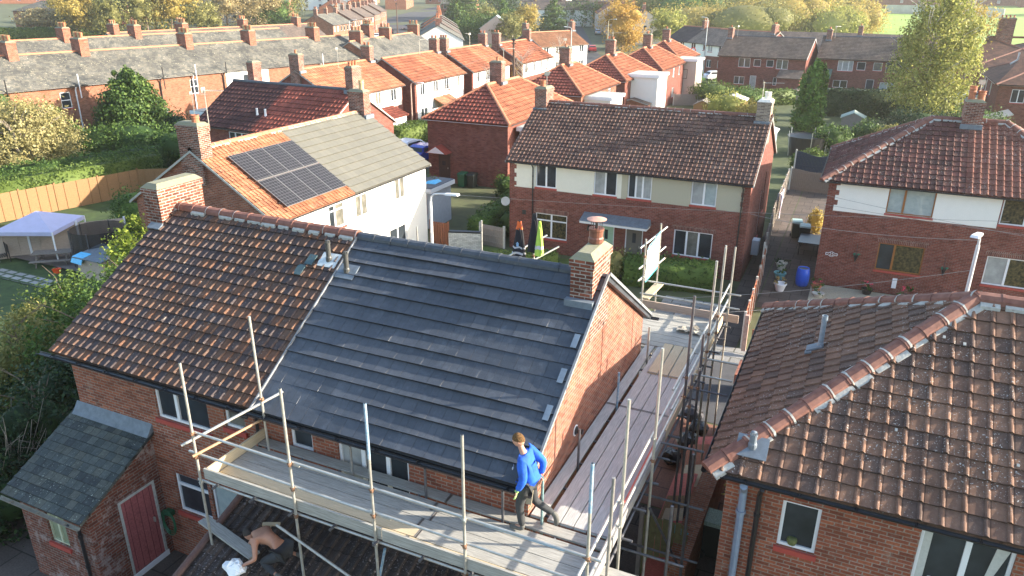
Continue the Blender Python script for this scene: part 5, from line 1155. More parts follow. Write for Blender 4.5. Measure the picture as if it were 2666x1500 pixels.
for i, y in enumerate(ysf):
    j = -5.75+(i % 2)*.12
    board(f'left half board of the front platform, {nm[i]}', (-9.93, y), (j-.01, y), .228, BOARDY if i < 2 else BOARD, group=GF)
    board(f'right half board of the front platform, {nm[i]}', (j+.01, y), (-2.02 if i < 4 else -2.62, y), .228, BOARDY if i < 1 else BOARD, z=PZ-.004, group=GF)
xsd = [-4.0, -3.69, -3.45, -3.21, -2.97, -2.73]
sn = ['against the gable wall', 'next to the dark gap', 'third from the gable', 'fourth from the gable', 'fifth from the gable', 'along the outer rail']
for i, x in enumerate(xsd):
    board(f'near board of the side platform, {sn[i]}', (x, 9.72), (x, 13.87), .222, BOARDS, z=PZ+.03, group=GS)
    board(f'far board of the side platform, {sn[i]}', (x, 13.9), (x, 17.1), .222, BOARDS, z=PZ+.03, group=GS)
for i in range(9): board(f'board of the rear return platform, {["nearest", "second", "third", "fourth", "fifth", "sixth", "seventh", "eighth", "farthest"][i]} row', (-7.6, 17.3+i*.24), (-2.62, 17.3+i*.24), .228, BOARD, z=PZ+.0, group='boards of the rear return')
for i, x in enumerate((-3.55, -3.3, -3.05)): board(f'sunlit patch board laid over the rear joint, {("left", "middle", "right")[i]} one', (x, 15.6), (x, 17.3), .22, BOARDY, z=PZ+.07, group='short patch boards')
def toe(lab, p, q, z=PZ, h=.22, mat=BOARD):
    d = Vector((q[0]-p[0], q[1]-p[1], 0)); L = d.length; m = MB(); m.box(-L/2, L/2, -.019, .019, 0, h); o = m.build('toe_board', mat, None, bevel=.004); o.location = ((p[0]+q[0])/2, (p[1]+q[1])/2, z); o.rotation_euler = (0, 0, math.atan2(d.y, d.x)); return tag(o, lab, 'toe board', 'toe boards')
toe('left length of upright board edging the front platform', (-10.0, 8.15), (-6.1, 8.15)); toe('right length of upright board edging the front platform', (-6.07, 8.13), (-2.3, 8.15))
toe('short upright end board at the left end of the platform', (-9.95, 8.18), (-9.95, 9.66), mat=BOARDY); toe('upright edge board along the near outer side, behind the corner pole', (-2.6, 8.35), (-2.6, 13.0), mat=BOARDD)
toe('upright edge board along the far outer side of the scaffold', (-2.6, 13.05), (-2.6, 19.3), mat=BOARDY); toe('upright board closing the rear return platform', (-6.9, 19.5), (-2.2, 19.5), mat=plain('pinkish_board', (.46, .36, .29), .85, .2, 5, stretch=(.6, 9, 9)))
board('pale yellow plank leaning by the banner frame', (-4.75, 19.2), (-4.6, 20.3), .24, BOARDY, z=4.62, t=.04, name='plank', tilt=-.1)
board('red painted timber along the outer rail', (-2.66, 10.4), (-2.66, 12.6), .035, plain('red_painted_timber', (.5, .12, .09), .7, .3, 5, stretch=(.6, 9, 9)), z=4.43, t=.04, name='timber')
board('sole plank under the leftmost pole on the sooty tiles', (-10.6, 8.42), (-8.95, 8.05), .23, BOARD, z=2.83, t=.04, name='plank')
T = thing('cloth', 'crumpled grey cloth left on the rear platform boards', 'cloth', (-3.2, 18.4, PZ+.02)); rng = np.random.default_rng(4)
m = MB(); G_ = [[(i*.09-.4+rng.normal()*.01, j*.06-.2, abs(rng.normal())*.06*(1-abs(i-4)/6)+.01) for j in range(7)] for i in range(10)]
for i in range(9):
    for j in range(6): m.face([G_[i][j], G_[i+1][j], G_[i+1][j+1], G_[i][j+1]])
m.build('cloth_sheet', plain('grey_cloth', (.3, .28, .24), .9, .4, 9, c2=(.55, .5, .4)), T)

# sheet tied between two rear poles
def sheet(name, lab, pts, mat, cat, n=10, wob=.03, seed=1, loc=(0, 0, 0), thick=.004, parts=()):
    """four corners a b c d; a slightly rippled cloth"""
    T = thing(name, lab, cat, loc); a, b, c, d = [Vector(p)-Vector(loc) for p in pts]; nn = (b-a).cross(d-a).normalized(); rnd = random.Random(seed); f = [rnd.uniform(0, 6) for _ in range(4)]
    P = lambda u, v: (a*(1-u)+b*u)*(1-v)+(d*(1-u)+c*u)*v+nn*(wob*(math.sin(u*7+f[0]+v*2)+.6*math.sin(u*13+f[1]-v*3))*(.4+.6*v))
    m = MB()
    for i in range(n):
        for j in range(n):
            q = [P(i/n, j/n), P((i+1)/n, j/n), P((i+1)/n, (j+1)/n), P(i/n, (j+1)/n)]; m.face(q); m.face([x-nn*thick for x in q][::-1])
    m.build(name.split('_')[-1]+'_cloth', mat, T, smooth=True); return T, P
BN = plain('white_banner', (.85, .87, .88), .6, .03, 4)
T, P = sheet('banner', 'white banner sheet with teal edge tied between two rear scaffold poles', [(-4.78, 19.2, 5.02), (-4.66, 20.05, 5.2), (-4.66, 20.05, 6.3), (-4.78, 19.2, 6.0)], BN, 'banner', wob=.012, loc=(-4.7, 19.6, 5))
m = MB()
for u0, v0, u1, v1 in ((0, .0, 1, .05), (0, .95, 1, 1)):
    q = [P(u0, v0), P(u1, v0), P(u1, v1), P(u0, v1)]; m.face([x+Vector((.012, 0, 0)) for x in q])
m.build('teal_edge', plain('teal_cloth', (.05, .38, .42), .7, .1, 9), T)

# coats hung over the rear rail
def coat(name, lab, loc, h, w_, mat, cat, extra=()):
    T = thing(name, lab, cat, loc); m = MB(); n = 14; rings = []
    for j in range(9):
        t = j/8; z = h*(1-t); ww = w_*(.22+.78*t**.75); rings.append([(ww*.5*math.cos(2*PI*i/n)*(1+.16*math.sin(3*i+j*.4)), .09*(.4+t*.8)*math.sin(2*PI*i/n)*(1+.3*math.sin(5*i)), z+.02*math.sin(i*2+j)) for i in range(n)])
    for j in range(8):
        for i in range(n): m.face([rings[j+1][i], rings[j+1][(i+1) % n], rings[j][(i+1) % n], rings[j][i]])
    m.face(rings[0]); m.build('body', mat, T, smooth=True)
    for z0, z1, mt, nme in extra:
        m = MB()
        for i in range(n):
            def at(t, i): j = min(7, int(t*8)); f = t*8-j; A = rings[j][i % n]; B_ = rings[j+1][i % n]; return tuple(A[k]*(1-f)+B_[k]*f for k in range(3))
            q = [at(1-z0, i), at(1-z0, i+1), at(1-z1, i+1), at(1-z1, i)]; m.face([(x*1.04, y*1.12, z) for x, y, z in q])
        m.build(nme, mt, T, smooth=True)
    m = MB(); m.hexa([(-w_*.5, -.05, h*.05), (-w_*.36, -.05, h*.05), (-w_*.36, .05, h*.05), (-w_*.5, .05, h*.05), (-w_*.15, -.05, h*.8), (-w_*.02, -.05, h*.85), (-w_*.02, .05, h*.85), (-w_*.15, .05, h*.8)]); m.build('sleeve', mat, T)
    m = MB(); m.hexa([(w_*.3, -.06, h*.08), (w_*.46, -.06, h*.08), (w_*.46, .05, h*.08), (w_*.3, .05, h*.08), (w_*.02, -.06, h*.85), (w_*.15, -.06, h*.8), (w_*.15, .05, h*.8), (w_*.02, .05, h*.85)]); m.build('sleeve', mat, T); return T
BK = plain('black_fabric', (.02, .02, .024), .85, .3, 9); OR = plain('orange_fabric', (.85, .16, .03), .7, .1, 9); RF = plain('reflective_stripe', (.6, .6, .6), .5, .1, 9)
J = coat('jacket', 'black work jacket with orange hood and pale stripes hanging at the rear rail', (-8.02, 17.85, 5.55), 1.2, .42, BK, 'jacket', ((.06, .12, RF, 'stripe'), (.22, .27, RF, 'stripe'), (.36, .4, RF, 'stripe'), (.8, .99, OR, 'hood')))
m = MB(); m.face([(-.05, -.115, .58), (.0, -.115, .64), (.05, -.115, .58)]); m.box(-.035, .035, -.116, -.112, .5, .575); m.build('logo', plain('light_blue_print', (.3, .5, .7), .7, .1, 9), J)
coat('jacket', 'plain black jacket hanging beside the lime vest', (-7.55, 17.8, 5.95), 1.08, .36, BK, 'jacket')
coat('safety_vest', 'lime high-visibility vest hanging right of the black jacket', (-7.36, 17.72, 5.9), .95, .24, plain('lime_fabric', (.5, .72, .1), .7, .1, 9), 'vest', ((.2, .3, RF, 'stripe'),))
T = thing('flag_sheet', 'grey tarpaulin scrap tied at the front corner pole', 'tarpaulin', (-2.3, 8.2, 4.3)); m = MB(); m.face([(0, 0, .45), (.16, -.06, .1), (.1, -.1, -.25), (-.06, 0, -.2)]); m.face([(0, .01, .45), (-.06, .01, -.2), (.1, -.09, -.25), (.16, -.05, .1)]); m.build('tarpaulin', plain('grey_tarp', (.12, .13, .13), .5, .2, 9), T)

# ---------------------------------------------------------------- people
def skinned(J_, E_, Rr, sub=2):
    names = list(J_); me = bpy.data.meshes.new('tmp'); me.from_pydata([J_[n] for n in names], [(names.index(a), names.index(b)) for a, b in E_], []); me.update()
    o = bpy.data.objects.new('tmp', me); COL.objects.link(o); md = o.modifiers.new('s', 'SKIN'); md.use_smooth_shade = True
    for i, n in enumerate(names): r_ = Rr[n]; me.skin_vertices[0].data[i].radius = r_ if isinstance(r_, tuple) else (r_, r_)
    me.skin_vertices[0].data[0].use_root = True
    s2 = o.modifiers.new('d', 'SUBSURF'); s2.levels = sub; s2.render_levels = sub
    bpy.context.view_layer.update(); dg = bpy.context.evaluated_depsgraph_get(); ev = o.evaluated_get(dg); m2 = bpy.data.meshes.new_from_object(ev); bpy.data.objects.remove(o)
    vs = [tuple(v.co) for v in m2.vertices]; fs = [tuple(p.vertices) for p in m2.polygons]; bpy.data.meshes.remove(m2); return vs, fs
def mb_of(*parts):
    m = MB()
    for vs, fs in parts:
        i = len(m.v); m.v += vs; m.f += [tuple(k+i for k in f) for f in fs]; m.uv += [None]*len(fs)
    return m
def hand(c, d, n_, r=.0085, L=.075, curl=.5, side=1):
    """five fingers rooted in a palm at c; d finger direction, n_ palm normal"""
    c, d, n_ = Vector(c), Vector(d).normalized(), Vector(n_).normalized(); s = d.cross(n_).normalized(); out = []
    J_ = {'a': c-d*.02, 'b': c+d*.05}; out.append(skinned(J_, [('a', 'b')], {'a': (.024, .016), 'b': (.038, .015)}, 1))
    for k, (o_, l) in enumerate(((-.03, .85), (-.01, 1), (.011, .95), (.03, .75))):
        b0 = c+d*.055+s*o_; b1 = b0+d*L*l*.5+n_*curl*.012; b2 = b1+(d*.7+n_*curl).normalized()*L*l*.45
        out.append(skinned({'a': b0-d*.02, 'b': b1, 'c': b2}, [('a', 'b'), ('b', 'c')], {'a': r, 'b': r, 'c': r*.8}, 1))
    t0 = c+s*.03*side; t1 = t0+(s*side+d).normalized()*.035; t2 = t1+(d+n_*.5).normalized()*.03
    out.append(skinned({'a': t0-s*.02*side, 'b': t1, 'c': t2}, [('a', 'b'), ('b', 'c')], {'a': r*1.15, 'b': r*1.1, 'c': r*.9}, 1)); return out
def head(c, f, u, s_=1.):
    """skull with brow, nose, lips, eyes and ears; c centre, f facing, u up"""
    c, f, u = Vector(c), Vector(f).normalized(), Vector(u).normalized(); r_ = f.cross(u).normalized(); u = r_.cross(f); vs, fs = [], []; n, m_ = 18, 14
    for j in range(m_+1):
        t = PI*j/m_
        for i in range(n):
            p = 2*PI*i/n; x = math.sin(t)*math.cos(p); y = math.sin(t)*math.sin(p); z = math.cos(t)
            w_ = .074*(1-.22*max(0, -z)**1.3); dpt = .096*(1-.12*max(0, -z)); X = x*dpt+(.012*max(0, -z) if x > 0 else -.006); Y = y*w_; Z = z*.118
            if x > .8 and abs(y) < .3: X += .020*math.exp(-((z+.12)/.16)**2)*(1-abs(y)/.3)
            if x > .6 and .2 < abs(y) < .55: X -= .007*math.exp(-((z-.05)/.12)**2)
            if x > .75 and abs(y) < .35: X += .004*math.exp(-((z+.45)/.07)**2)
            vs.append(tuple(c+(f*X+r_*Y+u*Z)*s_))
    for j in range(m_):
        for i in range(n): fs.append((j*n+i, (j+1)*n+i, (j+1)*n+(i+1) % n, j*n+(i+1) % n))
    for sg in (-1, 1):
        v, q = ball((0, 0, 0), (.016, .006, .03), 8, 6); k = len(vs); vs += [tuple(c+(f*(a-.008)+r_*(b+sg*.075)+u*(e-.005))*s_) for a, b, e in v]; fs += [tuple(i+k for i in x) for x in q]
    return vs, fs
def hair(par, c, f, u, mat, s_=1., back=.0):
    c, f, u = Vector(c), Vector(f).normalized(), Vector(u).normalized(); r_ = f.cross(u).normalized(); u = r_.cross(f); m = MB(); n, m_ = 18, 8; vs = []; rnd = random.Random(3)
    for j in range(m_+1):
        for i in range(n):
            p = 2*PI*i/n; lim = 1.15+.75*(1-math.cos(p))/2; t = lim*j/m_; k = 1.07+rnd.uniform(-.015, .02); vs.append(tuple(c+(f*(math.sin(t)*math.cos(p)*.098*k-.006)+r_*math.sin(t)*math.sin(p)*.077*k+u*math.cos(t)*.122*k)*s_))
    for j in range(m_):
        for i in range(n): m.f.append((j*n+i, (j+1)*n+i, (j+1)*n+(i+1) % n, j*n+(i+1) % n)); m.uv.append(None)
    m.v = vs; return m.build('hair', mat, par, smooth=True)
def eyes(par, c, f, u, s_=1.):
    c, f, u = Vector(c), Vector(f).normalized(), Vector(u).normalized(); r_ = f.cross(u).normalized(); u = r_.cross(f)
    for sg in (-1, 1):
        m = MB(); v, q = ball((0, 0, 0), (.008, .011, .007), 8, 6); m.v = [tuple(c+(f*(a+.084)+r_*(b+sg*.031)+u*(e+.008))*s_) for a, b, e in v]; m.f = list(q); m.uv = [None]*len(q); m.build('eye', BLACK, par, smooth=True)
PM = thing('person', 'man in bright blue sweatshirt, grey trousers and green gloves striding left on the scaffold', 'person', (-4.14, 9.32, PZ+.01), 0)
JM = dict(pel=(.12, .08, .97), sp=(.11, .08, 1.15), ch=(.06, .08, 1.36), nk=(0, .08, 1.52), hd=(-.04, .08, 1.62), lh=(.1, -.01, .92), lk=(.0, -.02, .5), la=(.06, -.02, .1), lt=(-.12, -.03, .05), rh=(.12, .17, .92), rk=(.18, .2, .5), ra=(.5, .27, .3), rtoe=(.56, .28, .14), ls=(.06, -.1, 1.42), le=(.14, -.17, 1.14), lw=(.04, -.19, .92), rs=(.05, .26, 1.42), re=(.3, .3, 1.26), rw=(.28, .22, 1.05))
EM = [('pel', 'sp'), ('sp', 'ch'), ('ch', 'nk'), ('nk', 'hd'), ('pel', 'lh'), ('lh', 'lk'), ('lk', 'la'), ('la', 'lt'), ('pel', 'rh'), ('rh', 'rk'), ('rk', 'ra'), ('ra', 'rtoe'), ('ch', 'ls'), ('ls', 'le'), ('le', 'lw'), ('ch', 'rs'), ('rs', 're'), ('re', 'rw')]
RM = dict(pel=.1, sp=.1, ch=.11, nk=.052, hd=.05, lh=.075, lk=.05, la=.035, lt=.03, rh=.075, rk=.05, ra=.035, rtoe=.03, ls=.055, le=.038, lw=.026, rs=.055, re=.038, rw=.026)
hc = (-.07, .08, 1.69); hf = (-.9, -.25, -.35); hu = (-.35, -.05, .93)
body = mb_of(skinned(JM, EM, RM), head(hc, hf, hu), *hand((.02, -.19, .87), (-.1, -.02, -1), (-1, 0, 0)), *hand((.27, .2, 1.0), (0, -.2, -1), (0, -1, 0), side=-1)); body.build('body', SKIN, PM, smooth=True)
hair(PM, hc, hf, hu, plain('sandy_hair', (.13, .075, .035), .95, .6, 45, bmp=1.0, spec=.1)); eyes(PM, hc, hf, hu)
BLU = plain('bright_blue_fabric', (.012, .1, .5), .85, .45, 5, bmp=1.0)
sub = lambda ks: ({k: JM[k] for k in ks})
sw = {**sub(['sp', 'ch', 'nk2' if 0 else 'nk', 'ls', 'le', 'lw', 'rs', 're', 'rw']), 'hem': (.12, .08, 1.0)}; sw['nk'] = (.01, .08, 1.47)
mb_of(skinned(sw, [('hem', 'sp'), ('sp', 'ch'), ('ch', 'nk'), ('ch', 'ls'), ('ls', 'le'), ('le', 'lw'), ('ch', 'rs'), ('rs', 're'), ('re', 'rw')], dict(hem=(.16, .17), sp=(.155, .17), ch=(.155, .175), nk=.08, ls=.1, le=.075, lw=.055, rs=.1, re=.075, rw=.05))).build('sweatshirt', BLU, PM, smooth=True)
TRS = plain('dark_grey_trousers', (.035, .038, .04), .85, .3, 9, bmp=.3)
mb_of(skinned(sub(['pel', 'lh', 'lk', 'la', 'rh', 'rk', 'ra']), [('pel', 'lh'), ('lh', 'lk'), ('lk', 'la'), ('pel', 'rh'), ('rh', 'rk'), ('rk', 'ra')], dict(pel=(.125, .14), lh=.105, lk=.078, la=.062, rh=.105, rk=.075, ra=.06))).build('trousers', TRS, PM, smooth=True)
m = MB(); m.obox((.13, .12, .63), (.05, 0, -.0), (.0, .02, .0), (.02, 0, .16)); m.obox((.12, .10, .74), (.055, 0, 0), (0, .05, 0), (0, 0, .09)); m.build('knee_panel', plain('khaki_panel', (.4, .36, .27), .85, .2, 9), PM, bevel=.02)
BOOT = plain('grey_boot_leather', (.1, .1, .09), .8, .3, 14)
mb_of(skinned({'a': (.07, -.02, .14), 'b': (.06, -.02, .06), 'c': (-.06, -.025, .05), 'd': (-.17, -.03, .045)}, [('a', 'b'), ('b', 'c'), ('c', 'd')], dict(a=.05, b=.055, c=.05, d=.04))).build('boot', BOOT, PM, smooth=True)
mb_of(skinned({'a': (.47, .26, .34), 'b': (.54, .27, .27), 'c': (.56, .28, .15), 'd': (.54, .28, .06)}, [('a', 'b'), ('b', 'c'), ('c', 'd')], dict(a=.05, b=.055, c=.05, d=.04))).build('boot', BOOT, PM, smooth=True)
GLV = plain('lime_glove', (.33, .5, .18), .8, .15, 12)
mb_of(*[(v, f) for v, f in [skinned({'a': (.035, -.19, .94), 'b': (.03, -.19, .88)}, [('a', 'b')], dict(a=.042, b=.04))]+hand((.02, -.19, .865), (-.1, -.02, -1), (-1, 0, 0), r=.0125, L=.08)]).build('glove', GLV, PM, smooth=True)
m = MB(); m.face([(-.09, -.06, 1.33), (-.085, -.085, 1.29), (-.085, -.05, 1.28)]); m.box(-.102, -.09, -.09, -.05, 1.22, 1.26); m.build('logo', RF, PM)

PC = thing('person', 'bare-chested man with dark hair bent over kneeling on the sooty tiles below the scaffold', 'person', (-8.85, 8.0, 2.64), 0)
JC = dict(pel=(.42, .22, .36), sp=(.22, .25, .48), ch=(-.04, .26, .54), nk=(-.22, .25, .5), hd=(-.3, .24, .46), lh=(.42, .1, .32), lk=(.1, .02, .13), la=(.5, -.08, .08), lt=(.64, -.1, .05), rh=(.42, .33, .33), rk=(.1, .42, .16), ra=(.5, .44, .14), rt=(.62, .46, .1), ls=(-.08, .09, .52), le=(.06, -.1, .26), lw=(-.16, -.22, .13), rs=(-.1, .43, .52), re=(-.36, .44, .34), rw=(-.42, .24, .17))
EC = [('pel', 'sp'), ('sp', 'ch'), ('ch', 'nk'), ('nk', 'hd'), ('pel', 'lh'), ('lh', 'lk'), ('lk', 'la'), ('la', 'lt'), ('pel', 'rh'), ('rh', 'rk'), ('rk', 'ra'), ('ra', 'rt'), ('ch', 'ls'), ('ls', 'le'), ('le', 'lw'), ('ch', 'rs'), ('rs', 're'), ('re', 'rw')]
RC = dict(pel=(.12, .14), sp=(.11, .14), ch=(.12, .16), nk=.055, hd=.05, lh=.08, lk=.055, la=.035, lt=.03, rh=.08, rk=.055, ra=.035, rt=.03, ls=.065, le=.045, lw=.03, rs=.065, re=.045, rw=.03)
hc = (-.37, .23, .43); hf = (-.6, -.1, -.8); hu = (-.8, 0, .6)
mb_of(skinned(JC, EC, RC), head(hc, hf, hu), *hand((-.2, -.24, .1), (-1, -.2, -.2), (0, 0, -1)), *hand((-.44, .2, .14), (-.5, -1, -.2), (0, 0, -1), side=-1)).build('body', SKINT, PC, smooth=True)
hair(PC, hc, hf, hu, plain('dark_hair', (.03, .022, .018), .8, .3, 40)); eyes(PC, hc, hf, hu)
subc = {k: JC[k] for k in ('pel', 'lh', 'lk', 'la', 'rh', 'rk', 'ra')}
mb_of(skinned(subc, [('pel', 'lh'), ('lh', 'lk'), ('lk', 'la'), ('pel', 'rh'), ('rh', 'rk'), ('rk', 'ra')], dict(pel=(.14, .16), lh=.11, lk=.08, la=.06, rh=.11, rk=.08, ra=.06))).build('trousers', plain('charcoal_trousers', (.03, .033, .037), .85, .3, 9), PC, smooth=True)
for a in ((.6, -.1, .07), (.62, .46, .12)):
    m = mb_of(skinned({'a': (a[0]-.1, a[1], a[2]+.03), 'b': a, 'c': (a[0]+.1, a[1], a[2]-.02)}, [('a', 'b'), ('b', 'c')], dict(a=.055, b=.05, c=.04))); m.build('boot', BOOT, PC, smooth=True)
T = thing('cloth_bag', 'crumpled white bag in front of the kneeling man', 'bag', (-9.15, 7.75, 2.6)); vs, fs = ball((0, 0, .1), (.22, .16, .13), 12, 8); rnd = random.Random(2)
m = MB(); m.v = [(x*rnd.uniform(.8, 1.2), y*rnd.uniform(.8, 1.2), z*rnd.uniform(.8, 1.2)) for x, y, z in vs]; m.f = fs; m.uv = [None]*len(fs); m.build('bag', BN, T)
T = thing('hand_brush', 'pale wooden brush lying on the tiles above the kneeling man', 'brush', (-9.12, 8.72, 2.98), R(25)); m = MB(); m.obox((0, 0, 0), (.17, 0, 0), (0, .035, .01), (0, -.004, .014)); m.build('brush_head', BOARDY, T, bevel=.008); m = MB(); m.tube((0, 0, 0), (.02, -.24, -.06), .012, 6); m.build('handle', BOARDY, T)
# ---------------------------------------------------------------- fences and garden things
def panel_fence(name, label, pts, h, mat, post=CONC, L=1.85, vertical=False, group=None, arch=0, zf=None, ph=.1, slat=.12):
    T = thing(name, label, 'fence', (pts[0][0], pts[0][1], 0), 0, group); o = Vector((pts[0][0], pts[0][1], 0)); n = 0
    for a, b in zip(pts, pts[1:]):
        a = Vector((*a, 0)); b = Vector((*b, 0)); d = (b-a); K = max(1, round(d.length/L)); d = d/K; u = d.normalized(); s = Vector((-u.y, u.x, 0)); Lp = d.length
        for i in range(K+1):
            p = a+d*i; z = (zf or gz)(p.x, p.y)
            m = MB(); m.obox(p-o+Vector((0, 0, z+h/2+ph/2-.1)), u*.05, s*.05, Vector((0, 0, h/2+ph/2+.1))); m.build('post', post, T)
            if i == K: continue
            c = p+d*.5; z = (zf or gz)(c.x, c.y); m = MB(); c = c-o+Vector((0, 0, z))
            ns = int((Lp if vertical else h)/slat)
            for k in range(ns):
                if vertical:
                    x = (k+.5)/ns*Lp-Lp/2; hh = h-arch*(1-math.cos(2*PI*(k+.5)/ns))/2*1; m.obox(c+u*x+Vector((0, 0, hh/2)), u*(Lp/ns*.46), s*.012, Vector((0, 0, hh/2)))
                else: zz = (k+.5)/ns*h; m.obox(c+Vector((0, 0, zz)), u*(Lp/2-.055), s*.008, Vector((0, 0, h/ns*.5))+s*.012)
            for x in (-.32, 0, .32):
                if not vertical: m.obox(c+u*x*Lp*.9-s*.025+Vector((0, 0, h/2)), u*.022, s*.015, Vector((0, 0, h/2)))
                else: m.obox(c-s*.03+Vector((0, 0, h*(.5+x))), u*Lp*.47, s*.015, Vector((0, 0, .035)))
            m.build('fence_panel', mat, T)
    return T
panel_fence('panel_fence', 'golden new panel fence running under the sunlit hedge', [(-47.4, 24), (-46.6, 30.5), (-45.6, 36), (-42, 38.5)], 1.75, WOODF, post=WOODF, L=2.6)
panel_fence('panel_fence', 'faded pinkish panel fence with white posts behind the picnic bench', [(-40.6, 21.8), (-36.2, 27.2)], 1.6, WOODP, post=WHITE, L=2.3)
panel_fence('panel_fence', 'red-brown low panel fence with concrete posts between the drive paths', [(-2.95, 28.3), (-3.25, 35), (-3.4, 38)], 1.5, WOODR, L=1.85)
panel_fence('panel_fence', 'grey broken fence beside the narrow passage of the long brown roofed semi', [(-3.5, 38.3), (-4.0, 47), (-4.2, 56.5)], 1.6, WOODG, L=1.85)
panel_fence('panel_fence', 'navy blue scalloped fence at the back of the yard', [(-4.2, 61), (-.9, 60.8), (2.2, 60.8)], 2.2, plain('navy_fence_paint', (.005, .018, .045), .7, .2, 7), L=3.2, vertical=True, arch=.3, slat=.1)
panel_fence('panel_fence', 'weathered grey vertical fence in front of the navy one', [(-4.1, 57.3), (-.9, 57.1), (2.0, 57.1)], 1.6, plain('dark_grey_fence', (.15, .125, .105), .85, .25, 6, stretch=(8, 8, 1)), L=2.9, vertical=True, arch=.15)
panel_fence('picket_fence', 'small brown picket fence beside the flank of the long brown roofed semi', [(-18.8, 36.4), (-17.2, 36.2)], 1.2, WOODG, L=1.8, vertical=True)
panel_fence('garden_fence', 'grey fence between the far back gardens left of the columnar conifer', [(-22, 96), (-14, 101), (-9.6, 107), (-7, 113)], 1.4, WOODG, L=3, vertical=True, slat=.2)
panel_fence('garden_fence', 'pale fence at the foot of the birch-side semi', [(-6.6, 111), (4, 111.5)], 1.5, plain('pale_fence', (.42, .46, .46), .8, .2, 7), L=2.6, vertical=True, slat=.2)
panel_fence('fence', 'brown fence below the bins in the cul-de-sac', [(-40.6, 56), (-40.2, 61.5)], 1.1, WOODF, post=WHITE, L=2.6)
panel_fence('panel_fence', 'dark picket fence in front of the parked blue car', [(-32.4, 48.0), (-29.6, 48.1)], 1.1, WOODG, L=1.4, vertical=True)
def wall_run(name, label, pts, h, w_, mat, cap=None, z=None, cat='wall'):
    T = thing(name, label, cat, (pts[0][0], pts[0][1], 0)); o = Vector((pts[0][0], pts[0][1], 0)); m = MB(); c = MB()
    for a, b in zip(pts, pts[1:]):
        a3 = Vector((*a, 0)); b3 = Vector((*b, 0)); k = max(1, int((b3-a3).length/6))
        for i in range(k):
            p = a3.lerp(b3, i/k); q = a3.lerp(b3, (i+1)/k); u = (q-p).normalized(); s = Vector((-u.y, u.x, 0))*w_/2; z0, z1 = (gz(p.x, p.y), gz(q.x, q.y)) if z is None else (z, z)
            P = lambda X, sg, zz: X-o+s*sg+Vector((0, 0, zz))
            m.hexa([P(p, -1, z0-.2), P(q, -1, z1-.2), P(q, 1, z1-.2), P(p, 1, z0-.2), P(p, -1, z0+h), P(q, -1, z1+h), P(q, 1, z1+h), P(p, 1, z0+h)])
            if cap: c.hexa([P(p, -1.2, z0+h+.001), P(q, -1.2, z1+h+.001), P(q, 1.2, z1+h+.001), P(p, 1.2, z0+h+.001), P(p, -1.2, z0+h+.08), P(q, -1.2, z1+h+.08), P(q, 1.2, z1+h+.08), P(p, 1.2, z0+h+.08)])
    m.build('wall_body', mat, T)
    if cap: c.build('coping', cap, T)
    return T
wall_run('garden_wall', 'orange brick garden wall running down the sunlit alley between the two nearest houses', [(-2.1, 12.9), (-2.0, 20.9)], 1.25, .42, BR_ORANGE, z=0)
wall_run('brick_pier', 'brick pier box at the far end of the alley wall', [(-2.5, 23.6), (-1.6, 23.6)], 1.1, 1.2, BR_MAIN, z=-.3, cat='pier')
wall_run('garden_wall', 'white painted low brick wall beside the white semi', [(-19.95, 34.8), (-18.2, 35.4)], 1.0, .24, BR_WHITE, BLACK, z=-1)
for i, pts in enumerate(([(-35, 575), (-7, 575)], [(2, 565), (45, 560), (60, 500)])):
    q = [FE(*p)[:2] for p in pts]; wall_run('boundary_wall', ('long pale concrete wall at the far edge of the meadow, left stretch', 'pale blue-grey wall at the far edge of the meadow, right stretch')[i], q, 3.0, .3, plain('pale_concrete', (.42, .42, .38), .9, .2, .3, c2=(.62, .63, .6)))
T = thing('garden_shed', 'white and felt-roofed garage with brown door right behind the white semi', 'garage', (-25.3, 37.6, -1)); m = MB(); m.box(0, 2.6, 0, 2.4, 0, 2.3); m.build('wall', plain('grey_blue_render', (.38, .41, .45), .9, .1, 5), T); m = MB(); m.box(-.2, 2.8, -.3, 2.6, 2.3, 2.55); m.build('fascia', WHITE, T); m = MB(); m.box(-.15, 2.75, -.25, 2.55, 2.551, 2.6); m.build('roof', plain('dark_felt', (.12, .13, .14)), T); m = MB(); m.box(.5, 2.3, -.03, 0, .9, 2.1); m.build('door', WOODR, T)
T = thing('tarpaulin', 'bright blue tarpaulin scrap on the garage roof behind the white semi', 'tarpaulin', (-23.2, 38.7, 1.62)); m = MB(); m.hexa([(-.3, -.5, 0), (.4, -.4, 0), (.35, .5, 0), (-.2, .5, 0), (-.2, -.3, .12), (.3, -.2, .08), (.2, .3, .16), (-.1, .3, .08)]); m.build('sheet', plain('cyan_tarp', (.12, .5, .8), .5, .2, 9), T)
# gazebo, bench, trampoline, bucket
T = thing('gazebo', 'lilac-grey fabric gazebo roof beside the panel fence', 'gazebo', (-38.9, 24.2, -.95), R(25)); m = MB(); z = 1.85; a = 1.55; ap = (0, 0, 2.55); cs = [(-a, -a, z), (a, -a, z), (a, a, z), (-a, a, z)]
for i in range(4): m.face([cs[i], cs[(i+1) % 4], ap]); p, q = cs[i], cs[(i+1) % 4]; m.face([(p[0], p[1], z-.2), (q[0], q[1], z-.2), q, p]); m.face([cs[(i+1) % 4], cs[i], (0, 0, 2.5)])
m.build('canopy', plain('lilac_fabric', (.42, .43, .6), .8, .08, 3), T)
for x, y, _ in cs: m = MB(); m.box(x-.03, x+.03, y-.03, y+.03, 0, 1.84); m.build('leg', WHITE, T)
T = thing('picnic_table', 'dark weathered picnic table with attached benches', 'picnic table', (-36.9, 23.3, -.85), R(38)); m = MB()
for i in range(5): m.box(-.95, .95, -.38+i*.155, -.24+i*.155, .72, .76)
m.build('table_top', WOODO, T)
